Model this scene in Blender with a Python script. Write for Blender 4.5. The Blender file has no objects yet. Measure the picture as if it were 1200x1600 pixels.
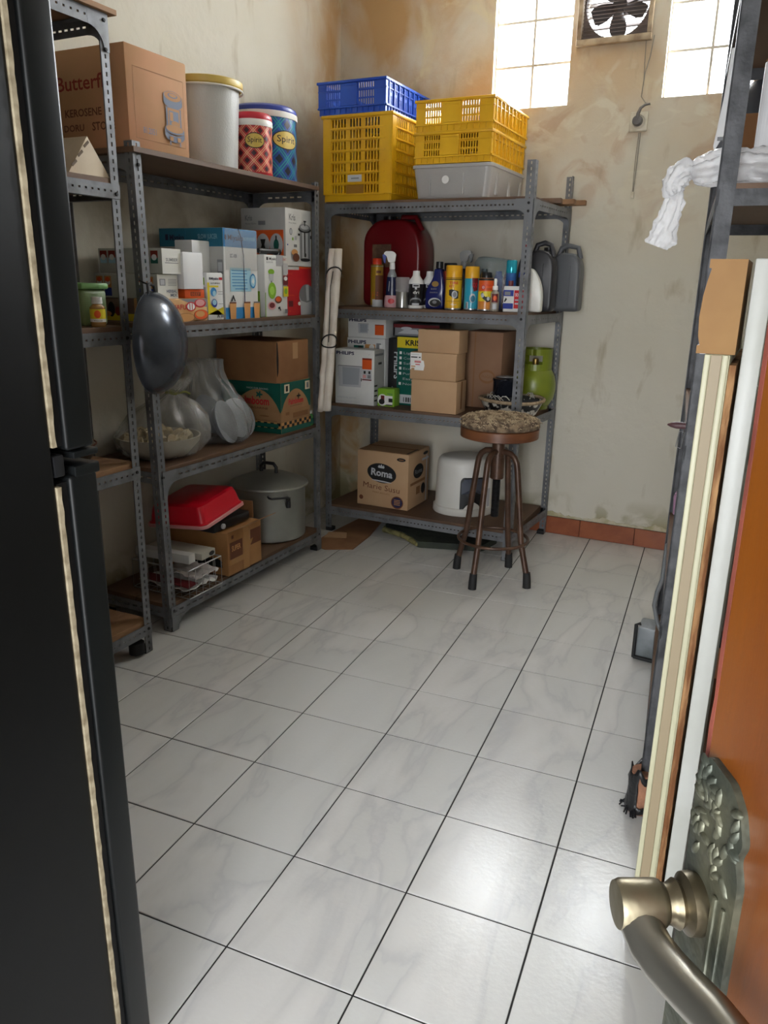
import bpy, bmesh, math, random
from mathutils import Vector, Matrix
random.seed(7)
PI = math.pi
S = bpy.context.scene
COL = S.collection

# ------------------------------------------------------------------ camera, sky, lamps, exposure
cam_d = bpy.data.cameras.new('camera'); cam = bpy.data.objects.new('camera', cam_d); COL.objects.link(cam)
cam.matrix_world = Matrix(((0.896260, -0.142121, 0.420143, 0.874719),
                           (0.443151, 0.247823, -0.861511, -1.058905),
                           (0.018318, 0.958324, 0.285095, 1.380997),
                           (0, 0, 0, 1)))
cam_d.sensor_fit = 'VERTICAL'; cam_d.sensor_height = 36.0; cam_d.lens = 27.269
cam_d.clip_start = 0.01; cam_d.clip_end = 100
S.camera = cam
W = bpy.data.worlds.new('sky'); S.world = W; W.use_nodes = True
bg = W.node_tree.nodes['Background']
bg.inputs['Color'].default_value = (0.93, 0.97, 1.0, 1); bg.inputs['Strength'].default_value = 5.0

def area(name, loc, aim, sx, sy, power, color=(1, 1, 1), portal=False):
    d = bpy.data.lights.new(name, 'AREA'); d.shape = 'RECTANGLE'; d.size = sx; d.size_y = sy; d.energy = power; d.color = color
    o = bpy.data.objects.new(name, d); COL.objects.link(o); o.location = loc
    o.rotation_euler = (Vector(aim) - Vector(loc)).to_track_quat('-Z', 'Y').to_euler()
    if portal: d.cycles.is_portal = True
    return o
# daylight falling in through the two glass windows and the open doorway
area('window_daylight', (-0.43, 3.47, 2.66), (-0.43, 0, 2.2), 0.40, 0.80, 62, (0.93, 0.97, 1.0))
area('window_daylight', (0.42, 3.47, 2.66), (0.42, 0, 2.2), 0.40, 0.80, 62, (0.93, 0.97, 1.0))
area('hall_daylight', (0.85, -4.6, 1.7), (0.2, 0.6, 1.0), 2.4, 2.2, 190, (0.97, 0.98, 1.0))
S.view_settings.view_transform = 'Standard'; S.view_settings.look = 'None'
S.view_settings.gamma = 1.0; S.view_settings.use_curve_mapping = False
S.view_settings.exposure = 0.42

# ------------------------------------------------------------------ materials
def lin(c):
    return tuple(((v / 255) / 12.92 if v / 255 <= 0.04045 else ((v / 255 + 0.055) / 1.055) ** 2.4) for v in c)
def M(name, rgb, rough=0.6, metal=0.0, rgb2=None, scale=8.0, lo=0.4, hi=0.65, bump=0.0, bscale=60.0, stretch=None, spec=0.5, detail=4.0):
    m = bpy.data.materials.new(name); m.use_nodes = True
    nt = m.node_tree; b = nt.nodes['Principled BSDF']
    b.inputs['Roughness'].default_value = rough; b.inputs['Metallic'].default_value = metal
    b.inputs['Specular IOR Level'].default_value = spec
    c = lin(rgb) + (1,); b.inputs['Base Color'].default_value = c
    tc = nt.nodes.new('ShaderNodeTexCoord'); src = tc.outputs['Object']
    if stretch:
        mp = nt.nodes.new('ShaderNodeMapping'); mp.inputs['Scale'].default_value = stretch
        nt.links.new(src, mp.inputs['Vector']); src = mp.outputs['Vector']
    if rgb2:
        n = nt.nodes.new('ShaderNodeTexNoise'); n.inputs['Scale'].default_value = scale; n.inputs['Detail'].default_value = detail
        r = nt.nodes.new('ShaderNodeValToRGB'); r.color_ramp.elements[0].position = lo; r.color_ramp.elements[1].position = hi
        r.color_ramp.elements[0].color = c; r.color_ramp.elements[1].color = lin(rgb2) + (1,)
        nt.links.new(src, n.inputs['Vector']); nt.links.new(n.outputs['Fac'], r.inputs['Fac']); nt.links.new(r.outputs['Color'], b.inputs['Base Color'])
    if bump:
        n2 = nt.nodes.new('ShaderNodeTexNoise'); n2.inputs['Scale'].default_value = bscale; n2.inputs['Detail'].default_value = 3
        bp = nt.nodes.new('ShaderNodeBump'); bp.inputs['Strength'].default_value = bump; bp.inputs['Distance'].default_value = 0.01
        nt.links.new(src, n2.inputs['Vector']); nt.links.new(n2.outputs['Fac'], bp.inputs['Height']); nt.links.new(bp.outputs['Normal'], b.inputs['Normal'])
    return m
def film(name, rgb, opaque, rough=0.15, translucent=0.3, gloss=0.7):
    """thin plastic film: transparent, with some gloss and some milky diffuse"""
    m = bpy.data.materials.new(name); m.use_nodes = True; nt = m.node_tree
    for n in list(nt.nodes): nt.nodes.remove(n)
    out = nt.nodes.new('ShaderNodeOutputMaterial'); tr = nt.nodes.new('ShaderNodeBsdfTransparent')
    tr.inputs['Color'].default_value = (0.96, 0.96, 0.96, 1)
    pb = nt.nodes.new('ShaderNodeBsdfPrincipled'); pb.inputs['Base Color'].default_value = lin(rgb) + (1,); pb.inputs['Roughness'].default_value = rough
    pb.inputs['Specular IOR Level'].default_value = 0.3
    tl = nt.nodes.new('ShaderNodeBsdfTranslucent'); tl.inputs['Color'].default_value = lin(rgb) + (1,)
    m1 = nt.nodes.new('ShaderNodeMixShader'); m1.inputs[0].default_value = translucent
    fr = nt.nodes.new('ShaderNodeLayerWeight'); fr.inputs['Blend'].default_value = 0.35
    mr = nt.nodes.new('ShaderNodeMapRange'); mr.inputs['To Min'].default_value = opaque; mr.inputs['To Max'].default_value = min(1, opaque + 0.35)
    m2 = nt.nodes.new('ShaderNodeMixShader')
    nz = nt.nodes.new('ShaderNodeTexNoise'); nz.inputs['Scale'].default_value = 45; bp = nt.nodes.new('ShaderNodeBump'); bp.inputs['Strength'].default_value = 0.25; bp.inputs['Distance'].default_value = 0.01
    nt.links.new(nz.outputs['Fac'], bp.inputs['Height']); nt.links.new(bp.outputs['Normal'], pb.inputs['Normal'])
    L = nt.links.new
    L(pb.outputs[0], m1.inputs[1]); L(tl.outputs[0], m1.inputs[2]); L(fr.outputs['Facing'], mr.inputs['Value']); L(mr.outputs[0], m2.inputs[0])
    gl = nt.nodes.new('ShaderNodeBsdfGlossy'); gl.inputs['Roughness'].default_value = rough; L(bp.outputs['Normal'], gl.inputs['Normal'])
    lw = nt.nodes.new('ShaderNodeLayerWeight'); lw.inputs['Blend'].default_value = 0.5; L(bp.outputs['Normal'], lw.inputs['Normal']); pw = nt.nodes.new('ShaderNodeMath'); pw.operation = 'POWER'; pw.inputs[1].default_value = 4.0
    fz = nt.nodes.new('ShaderNodeMath'); fz.operation = 'MULTIPLY_ADD'; fz.inputs[1].default_value = gloss; fz.inputs[2].default_value = 0.045 * gloss / 0.7; L(lw.outputs['Facing'], pw.inputs[0]); L(pw.outputs[0], fz.inputs[0]); m3 = nt.nodes.new('ShaderNodeMixShader')
    L(tr.outputs[0], m2.inputs[1]); L(m1.outputs[0], m2.inputs[2]); L(fz.outputs[0], m3.inputs[0]); L(m2.outputs[0], m3.inputs[1]); L(gl.outputs[0], m3.inputs[2]); L(m3.outputs[0], out.inputs['Surface'])
    return m
def wall_mat():
    m = bpy.data.materials.new('stained_plaster'); m.use_nodes = True; nt = m.node_tree; b = nt.nodes['Principled BSDF']
    b.inputs['Roughness'].default_value = 0.85; b.inputs['Specular IOR Level'].default_value = 0.2
    L = nt.links.new; tc = nt.nodes.new('ShaderNodeTexCoord')
    def noise(scale, detail, lo, hi, dist=0.0, st=(1, 1, 1)):
        mp = nt.nodes.new('ShaderNodeMapping'); mp.inputs['Scale'].default_value = st; L(tc.outputs['Object'], mp.inputs['Vector'])
        n = nt.nodes.new('ShaderNodeTexNoise'); n.inputs['Scale'].default_value = scale; n.inputs['Detail'].default_value = detail; n.inputs['Distortion'].default_value = dist
        r = nt.nodes.new('ShaderNodeMapRange'); r.inputs['From Min'].default_value = lo; r.inputs['From Max'].default_value = hi
        L(mp.outputs[0], n.inputs['Vector']); L(n.outputs['Fac'], r.inputs['Value']); return r.outputs[0]
    def mix(f, a, c):
        x = nt.nodes.new('ShaderNodeMix'); x.data_type = 'RGBA'; L(f, x.inputs[0])
        if isinstance(a, tuple): x.inputs[6].default_value = lin(a) + (1,)
        else: L(a, x.inputs[6])
        if isinstance(c, tuple): x.inputs[7].default_value = lin(c) + (1,)
        else: L(c, x.inputs[7])
        return x.outputs[2]
    def math2(op, a, v):
        x = nt.nodes.new('ShaderNodeMath'); x.operation = op; x.use_clamp = True; L(a, x.inputs[0])
        if isinstance(v, float): x.inputs[1].default_value = v
        else: L(v, x.inputs[1])
        return x.outputs[0]
    sep = nt.nodes.new('ShaderNodeSeparateXYZ'); L(tc.outputs['Object'], sep.inputs[0])
    def rng(o, a, c):
        r = nt.nodes.new('ShaderNodeMapRange'); r.inputs['From Min'].default_value = a; r.inputs['From Max'].default_value = c; L(o, r.inputs['Value']); return r.outputs[0]
    # damp comes through the back wall (high up and in its left corner); the left wall is only faintly marked
    back = rng(sep.outputs['Y'], 2.55, 3.15)
    high = rng(sep.outputs['Z'], 1.45, 2.5)
    corner = rng(sep.outputs['X'], -0.75, -1.35)
    toward = rng(sep.outputs['X'], 0.35, -0.75)
    zone = math2('ADD', math2('MULTIPLY', high, math2('ADD', math2('MULTIPLY', toward, 0.35), 0.56)), corner)
    zone = math2('MULTIPLY', zone, back)
    # and there is an old damp patch on the left wall, half-way up
    lw = math2('MULTIPLY', rng(sep.outputs['X'], -1.42, -1.50), math2('MULTIPLY', rng(sep.outputs['Z'], 1.15, 1.5), math2('MULTIPLY', rng(sep.outputs['Z'], 1.95, 1.62), rng(sep.outputs['Y'], 0.9, 1.6))))
    damp = math2('MULTIPLY', noise(2.6, 6, 0.36, 0.6, 0.6, (1, 1, 0.7)), zone)
    col = mix(noise(1.3, 3, 0.3, 0.75), (206, 202, 190), (196, 191, 176))
    col = mix(damp, col, (186, 152, 108))
    col = mix(math2('MULTIPLY', noise(3.0, 6, 0.42, 0.62, 0.5), math2('MULTIPLY', lw, 0.75)), col, (120, 100, 70))
    peel = math2('MULTIPLY', noise(4.2, 7, 0.56, 0.66, 0.8), zone)
    col = mix(peel, col, (206, 196, 168))
    mid = math2('MULTIPLY', math2('MULTIPLY', rng(sep.outputs['Z'], 1.55, 1.95), rng(sep.outputs['Z'], 2.6, 2.25)), back)
    col = mix(math2('MULTIPLY', math2('MULTIPLY', noise(5.5, 7, 0.50, 0.60, 0.7), mid), 0.6), col, (176, 148, 124))
    col = mix(math2('MULTIPLY', math2('MULTIPLY', noise(4.0, 6, 0.55, 0.62, 1.0, (1, 1, 1.6)), mid), 0.8), col, (206, 200, 182))
    col = mix(math2('MULTIPLY', noise(9, 8, 0.60, 0.74, 0.3, (1, 1, 0.35)), 0.55), col, (150, 134, 106))
    low = math2('MULTIPLY', rng(sep.outputs['Z'], 0.26, 0.10), noise(7, 5, 0.42, 0.55, 0.5))
    col = mix(low, col, (150, 142, 110))
    L(col, b.inputs['Base Color'])
    n2 = nt.nodes.new('ShaderNodeTexNoise'); n2.inputs['Scale'].default_value = 14; n2.inputs['Detail'].default_value = 8
    bp = nt.nodes.new('ShaderNodeBump'); bp.inputs['Strength'].default_value = 0.22; bp.inputs['Distance'].default_value = 0.02
    L(tc.outputs['Object'], n2.inputs['Vector']); L(n2.outputs['Fac'], bp.inputs['Height']); L(bp.outputs['Normal'], b.inputs['Normal'])
    return m
def tile_mat():
    m = bpy.data.materials.new('marbled_tile'); m.use_nodes = True; nt = m.node_tree; b = nt.nodes['Principled BSDF']; L = nt.links.new
    geo = nt.nodes.new('ShaderNodeNewGeometry'); mp = nt.nodes.new('ShaderNodeMapping'); mp.inputs['Rotation'].default_value = (0, 0, 0.55); mp.inputs['Scale'].default_value = (1.6, 0.55, 1)
    L(geo.outputs['Position'], mp.inputs['Vector'])
    n = nt.nodes.new('ShaderNodeTexNoise'); n.inputs['Scale'].default_value = 2.6; n.inputs['Detail'].default_value = 5; n.inputs['Distortion'].default_value = 0.5
    L(mp.outputs[0], n.inputs['Vector'])
    r = nt.nodes.new('ShaderNodeValToRGB'); e = r.color_ramp.elements
    e[0].position = 0.40; e[0].color = lin((212, 211, 209)) + (1,); e[1].position = 0.60; e[1].color = lin((206, 206, 204)) + (1,)
    k = e.new(0.50); k.color = lin((194, 194, 194)) + (1,); k = e.new(0.462); k.color = lin((206, 205, 203)) + (1,); k = e.new(0.515); k.color = lin((202, 202, 200)) + (1,)
    L(n.outputs['Fac'], r.inputs['Fac']); L(r.outputs['Color'], b.inputs['Base Color'])
    b.inputs['Roughness'].default_value = 0.23; b.inputs['Specular IOR Level'].default_value = 0.36
    n2 = nt.nodes.new('ShaderNodeTexNoise'); n2.inputs['Scale'].default_value = 75; n2.inputs['Detail'].default_value = 3
    bp = nt.nodes.new('ShaderNodeBump'); bp.inputs['Strength'].default_value = 0.07; bp.inputs['Distance'].default_value = 0.006
    L(geo.outputs['Position'], n2.inputs['Vector']); L(n2.outputs['Fac'], bp.inputs['Height']); L(bp.outputs['Normal'], b.inputs['Normal'])
    return m
def tartan(name, base, a, b_, c):
    """woven argyle: two families of crossing diagonals round a cylinder (u = angle, v = height)"""
    m = bpy.data.materials.new(name); m.use_nodes = True; nt = m.node_tree; bs = nt.nodes['Principled BSDF']; L = nt.links.new
    bs.inputs['Roughness'].default_value = 0.28
    uv = nt.nodes.new('ShaderNodeUVMap'); sp = nt.nodes.new('ShaderNodeSeparateXYZ'); L(uv.outputs[0], sp.inputs[0])
    def mth(op, x, y):
        n = nt.nodes.new('ShaderNodeMath'); n.operation = op
        for i, q in enumerate((x, y)):
            if q is None: continue
            if isinstance(q, (int, float)): n.inputs[i].default_value = q
            else: L(q, n.inputs[i])
        return n.outputs[0]
    p = mth('FRACT', mth('ADD', sp.outputs['X'], sp.outputs['Y']), None); q = mth('FRACT', mth('SUBTRACT', sp.outputs['X'], sp.outputs['Y']), None)
    dark = mth('MULTIPLY', mth('LESS_THAN', p, 0.42), mth('LESS_THAN', q, 0.42))
    mid = mth('MULTIPLY', mth('MAXIMUM', mth('LESS_THAN', p, 0.42), mth('LESS_THAN', q, 0.42)), 0.55)
    def near(x, t): return mth('LESS_THAN', mth('ABSOLUTE', mth('SUBTRACT', x, t), None), 0.035)
    line = mth('MAXIMUM', mth('MAXIMUM', near(p, 0.62), near(p, 0.78)), mth('MAXIMUM', near(q, 0.62), near(q, 0.78)))
    def mix(f, x, y):
        n = nt.nodes.new('ShaderNodeMix'); n.data_type = 'RGBA'; L(f, n.inputs[0])
        if isinstance(x, tuple): n.inputs[6].default_value = lin(x) + (1,)
        else: L(x, n.inputs[6])
        n.inputs[7].default_value = lin(y) + (1,); return n.outputs[2]
    L(mix(dark, mix(line, mix(mid, base, a), c), b_), bs.inputs['Base Color'])
    return m

WALL = wall_mat(); TILE = tile_mat()
GROUT = M('dark_grout', (36, 35, 35), 0.9)
CEIL = M('ceiling_paint', (214, 210, 200), 0.9, rgb2=(200, 194, 180), scale=2)
TERRA = M('terracotta_tile', (150, 84, 52), 0.35, rgb2=(128, 66, 40), scale=9, bump=0.1)
STEEL = M('grey_painted_steel', (120, 122, 126), 0.5, 0.35, (92, 93, 95), 14, 0.45, 0.7, bump=0.06)
STEEL_D = M('old_dark_steel', (84, 85, 88), 0.55, 0.35, (54, 55, 58), 18, 0.4, 0.65, bump=0.12, bscale=90)
BOARD = M('brown_shelf_board', (112, 84, 62), 0.6, 0, (76, 54, 40), 5, 0.35, 0.7, stretch=(1, 0.12, 1), bump=0.1)
BOARD_L = M('bare_plank', (158, 120, 84), 0.7, 0, (104, 70, 44), 6, 0.35, 0.7, stretch=(1, 0.12, 1), bump=0.15)
BLACKRUB = M('black_rubber', (24, 24, 25), 0.7)
BLACK = M('black_plastic', (26, 27, 30), 0.35)
KRAFT = M('kraft_card', (172, 132, 92), 0.8, 0, (160, 120, 82), 5)
KRAFT_D = M('aged_kraft_card', (178, 134, 92), 0.8, 0, (196, 140, 104), 4, 0.4, 0.7)
KRAFT_B = M('brown_card', (150, 106, 68), 0.8, 0, (134, 92, 58), 5)
KRAFT_IN = M('card_shadowed_lining', (96, 66, 42), 0.9)
WHITECARD = M('white_card', (226, 226, 224), 0.5, 0, (214, 214, 212), 6)
GREYCARD = M('greyish_card', (190, 190, 188), 0.55, 0, (178, 178, 176), 6)
TAPE = M('brown_parcel_tape', (176, 130, 80), 0.25)
CREAM = M('cream_card', (222, 206, 182), 0.7, 0, (206, 188, 162), 6)
P_BLACK = M('black_print', (22, 22, 24), 0.55); P_NAVY = M('navy_print', (26, 30, 70), 0.5); P_WHITE = M('white_print', (236, 236, 234), 0.5)
P_RED = M('red_print', (196, 30, 40), 0.45); P_ORANGE = M('orange_print', (226, 92, 32), 0.5); P_BLUE = M('blue_print', (44, 128, 186), 0.45)
P_DBLUE = M('deep_blue_print', (36, 58, 146), 0.45); P_LBLUE = M('pale_blue_print', (164, 208, 226), 0.5); P_GREEN = M('leaf_green_print', (128, 178, 42), 0.5)
P_DGREEN = M('dark_green_print', (8, 92, 80), 0.5); P_YELLOW = M('yellow_print', (226, 204, 40), 0.45); P_GREY = M('grey_print', (128, 130, 134), 0.5)
P_LGREY = M('pale_grey_print', (190, 192, 196), 0.5); P_BROWN = M('brown_print', (108, 60, 36), 0.6); P_TAN = M('tan_print', (206, 150, 90), 0.55)
P_DKRED = M('faded_red_print', (136, 40, 26), 0.7); P_FBLUE = M('faded_blue_print', (112, 120, 140), 0.7); P_PINK = M('pink_print', (222, 160, 160), 0.5)
P_TEAL = M('teal_print', (30, 110, 140), 0.5); P_MAROON = M('maroon_print', (106, 24, 30), 0.5); P_SHADE = M('mid_brown_print', (140, 98, 62), 0.8)

# ------------------------------------------------------------------ mesh builder
class MB:
    def __init__(s): s.v = []; s.f = []; s.mi = []; s.uv = {}; s.m = 0; s.X = None
    def vert(s, p):
        p = Vector(p)
        if s.X is not None: p = s.X @ p
        s.v.append(p); return len(s.v) - 1
    def face(s, idx, m=None): s.f.append(tuple(idx)); s.mi.append(s.m if m is None else m)
    def bm(s, b, m=None):
        o = len(s.v); b.verts.ensure_lookup_table()
        for w in b.verts: s.vert(w.co)
        for f in b.faces: s.face([o + w.index for w in f.verts], m)
        b.free()
    def box(s, x0, x1, y0, y1, z0, z1, bev=0.0, seg=2, m=None):
        b = bmesh.new(); bmesh.ops.create_cube(b, size=1)
        for w in b.verts: w.co = Vector(((x0 + x1) / 2 + w.co.x * (x1 - x0), (y0 + y1) / 2 + w.co.y * (y1 - y0), (z0 + z1) / 2 + w.co.z * (z1 - z0)))
        if bev > 0: bmesh.ops.bevel(b, geom=b.edges[:], offset=bev, segments=seg, affect='EDGES', profile=0.5)
        b.verts.index_update(); s.bm(b, m)
    def lathe(s, prof, seg=28, cx=0, cy=0, m=None, sx=1.0, sy=1.0, cap0=True, cap1=True, a0=0.0, a1=2 * PI, uvk=None):
        full = abs(a1 - a0 - 2 * PI) < 1e-6; n = seg if full else seg + 1; rings = []
        for (r, z) in prof:
            rings.append([s.vert((cx + r * sx * math.cos(a0 + (a1 - a0) * k / seg), cy + r * sy * math.sin(a0 + (a1 - a0) * k / seg), z)) for k in range(n)])
        for i in range(len(rings) - 1):
            for k in range(seg):
                k2 = (k + 1) % n
                if uvk:
                    s.uv[len(s.f)] = [(uvk[0] * k / seg, uvk[1] * prof[i][1]), (uvk[0] * (k + 1) / seg, uvk[1] * prof[i][1]), (uvk[0] * (k + 1) / seg, uvk[1] * prof[i + 1][1]), (uvk[0] * k / seg, uvk[1] * prof[i + 1][1])]
                s.face((rings[i][k], rings[i][k2], rings[i + 1][k2], rings[i + 1][k]), m)
        if full and cap0 and prof[0][0] > 1e-5: s.face(rings[0][::-1], m)
        if full and cap1 and prof[-1][0] > 1e-5: s.face(rings[-1], m)
    def tube(s, pts, r, seg=8, m=None, closed=False, rs=None, cap=True):
        P = [Vector(p) for p in pts]; n = len(P); rings = []; up = None
        for i in range(n):
            a = P[i - 1] if (i > 0 or closed) else P[i]; c = P[(i + 1) % n] if (i < n - 1 or closed) else P[i]
            t = (c - a).normalized()
            if up is None: up = Vector((0, 0, 1)) if abs(t.z) < 0.9 else Vector((1, 0, 0))
            side = t.cross(up).normalized(); up = side.cross(t).normalized(); q = rs[i] if rs else r
            rings.append([s.vert(P[i] + side * (q * math.cos(2 * PI * k / seg)) + up * (q * math.sin(2 * PI * k / seg))) for k in range(seg)])
        for i in range(n if closed else n - 1):
            A = rings[i]; B = rings[(i + 1) % n]
            for k in range(seg): s.face((A[k], A[(k + 1) % seg], B[(k + 1) % seg], B[k]), m)
        if cap and not closed: s.face(rings[0][::-1], m); s.face(rings[-1], m)
    def prism(s, poly, z0, z1, m=None, fn=None):
        """extrude a 2-D polygon; fn maps (x, y, z) to space"""
        fn = fn or (lambda x, y, z: (x, y, z)); n = len(poly)
        a = [s.vert(fn(x, y, z0)) for x, y in poly]; b = [s.vert(fn(x, y, z1)) for x, y in poly]
        s.face(a[::-1], m); s.face(b, m)
        for i in range(n): j = (i + 1) % n; s.face((a[i], a[j], b[j], b[i]), m)
    def perf(s, O, A, B, W_, H_, cols, rows, fw, fh, t, solid=None, m=None):
        """plate with a grid of rectangular through holes; O corner, A and B unit axes"""
        O = Vector(O); A = Vector(A); B = Vector(B); N = A.cross(B)
        cw = W_ / cols; ch = H_ / rows
        for k, off in ((0, 0.0), (1, t)):
            for c in range(cols):
                for r in range(rows):
                    p = lambda u, v, o=off: s.vert(O + A * ((c + u) * cw) + B * ((r + v) * ch) + N * o)
                    o4 = [p(0, 0), p(1, 0), p(1, 1), p(0, 1)]
                    if solid and solid(c, r):
                        s.face(o4[::-1] if k == 0 else o4, m); continue
                    a, b = (1 - fw) / 2, (1 - fh) / 2
                    i4 = [p(a, b), p(1 - a, b), p(1 - a, 1 - b), p(a, 1 - b)]
                    for q in range(4):
                        w = (o4[q], o4[(q + 1) % 4], i4[(q + 1) % 4], i4[q]); s.face(w[::-1] if k == 0 else w, m)
                    if k == 0:
                        j4 = [s.vert(s.v[x] if s.X is None else s.X.inverted() @ s.v[x]) for x in ()]
                        pt = lambda u, v: s.vert(O + A * ((c + u) * cw) + B * ((r + v) * ch) + N * t)
                        j4 = [pt(a, b), pt(1 - a, b), pt(1 - a, 1 - b), pt(a, 1 - b)]
                        for q in range(4): s.face((i4[q], i4[(q + 1) % 4], j4[(q + 1) % 4], j4[q]), m)
        c4 = [O, O + A * W_, O + A * W_ + B * H_, O + B * H_]
        lo = [s.vert(x) for x in c4]; hi = [s.vert(x + N * t) for x in c4]
        for q in range(4): s.face((lo[q], lo[(q + 1) % 4], hi[(q + 1) % 4], hi[q]), m)
    def mesh(s, name, mats, smooth=None):
        me = bpy.data.meshes.new(name); me.from_pydata([tuple(p) for p in s.v], [], s.f)
        for m in (mats if isinstance(mats, (list, tuple)) else [mats]): me.materials.append(m)
        me.polygons.foreach_set('material_index', s.mi)
        if s.uv:
            lay = me.uv_layers.new(name='UVMap')
            for fi, uvs in s.uv.items():
                for li, u in zip(me.polygons[fi].loop_indices, uvs): lay.data[li].uv = u
        b = bmesh.new(); b.from_mesh(me); bmesh.ops.remove_doubles(b, verts=b.verts, dist=1e-6); bmesh.ops.recalc_face_normals(b, faces=b.faces); b.to_mesh(me); b.free()
        if smooth is not None:
            me.shade_smooth()
            if smooth < 180: me.set_sharp_from_angle(angle=math.radians(smooth))
        me.update(); return me
    def obj(s, name, mats, parent=None, smooth=None, loc=None):
        o = bpy.data.objects.new(name, s.mesh(name, mats, smooth)); COL.objects.link(o)
        if parent is not None: o.parent = parent
        if loc: o.location = loc
        return o
    def each(s, name, mats, parent, smooth=None):
        """every loose piece becomes a part of its own"""
        par = list(range(len(s.v)))
        def root(i):
            while par[i] != i: par[i] = par[par[i]]; i = par[i]
            return i
        for f in s.f:
            for q in f[1:]: par[root(q)] = root(f[0])
        groups = {}
        for f, mi in zip(s.f, s.mi): groups.setdefault(root(f[0]), []).append((f, mi))
        out = []
        for fs in groups.values():
            g = MB(); mp = {}
            for f, mi in fs:
                for q in f:
                    if q not in mp: mp[q] = g.vert(s.v[q])
                g.face([mp[q] for q in f], mi)
            out.append(g.obj(name, mats, parent, smooth))
        return out
    def ribbon(s, rows, m=None):
        """closed strip through a list of equal rings of points"""
        R_ = [[s.vert(p) for p in r] for r in rows]; n = len(R_[0])
        for i in range(len(R_) - 1):
            for k in range(n): s.face((R_[i][k], R_[i][(k + 1) % n], R_[i + 1][(k + 1) % n], R_[i + 1][k]), m)
        s.face(R_[0][::-1], m); s.face(R_[-1], m)
def thing(name, label, cat, loc=(0, 0, 0), rz=0.0, group=None, kind=None):
    o = bpy.data.objects.new(name, None); COL.objects.link(o); o.empty_display_size = 0.05
    o.location = loc; o.rotation_euler = (0, 0, rz)
    return tag(o, label, cat, group, kind)
def tag(o, label=None, cat=None, group=None, kind=None):
    if label: o['label'] = label
    if cat: o['category'] = cat
    if group: o['group'] = group
    if kind: o['kind'] = kind
    return o
def copy_tree(o, parent=None):
    c = o.copy(); COL.objects.link(c)
    if parent is not None: c.parent = parent
    for ch in list(o.children): copy_tree(ch, c)
    return c
def place(name, mesh, parent=None, loc=(0, 0, 0), rot=(0, 0, 0)):
    o = bpy.data.objects.new(name, mesh); COL.objects.link(o); o.parent = parent; o.location = loc; o.rotation_euler = rot; return o

_tc = {}
def text_geo(st, bold=0.0):
    """flat glyph outlines of a string as verts and faces, height of a capital = 1, from x = 0"""
    if (st, bold) in _tc: return _tc[(st, bold)]
    cu = bpy.data.curves.new('t', 'FONT'); cu.body = st; cu.size = 1.0; cu.offset = bold; cu.resolution_u = 2
    o = bpy.data.objects.new('t', cu); COL.objects.link(o)
    me = bpy.data.meshes.new_from_object(o.evaluated_get(bpy.context.evaluated_depsgraph_get()))
    k = 1 / 0.69
    vs = [(w.co.x * k, w.co.y * k) for w in me.vertices]; fs = [tuple(p.vertices) for p in me.polygons]
    x0 = min(v[0] for v in vs); vs = [(x - x0, y) for x, y in vs]; wd = max(v[0] for v in vs)
    bpy.data.objects.remove(o); bpy.data.curves.remove(cu); bpy.data.meshes.remove(me)
    _tc[(st, bold)] = (vs, fs, wd); return _tc[(st, bold)]

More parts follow.
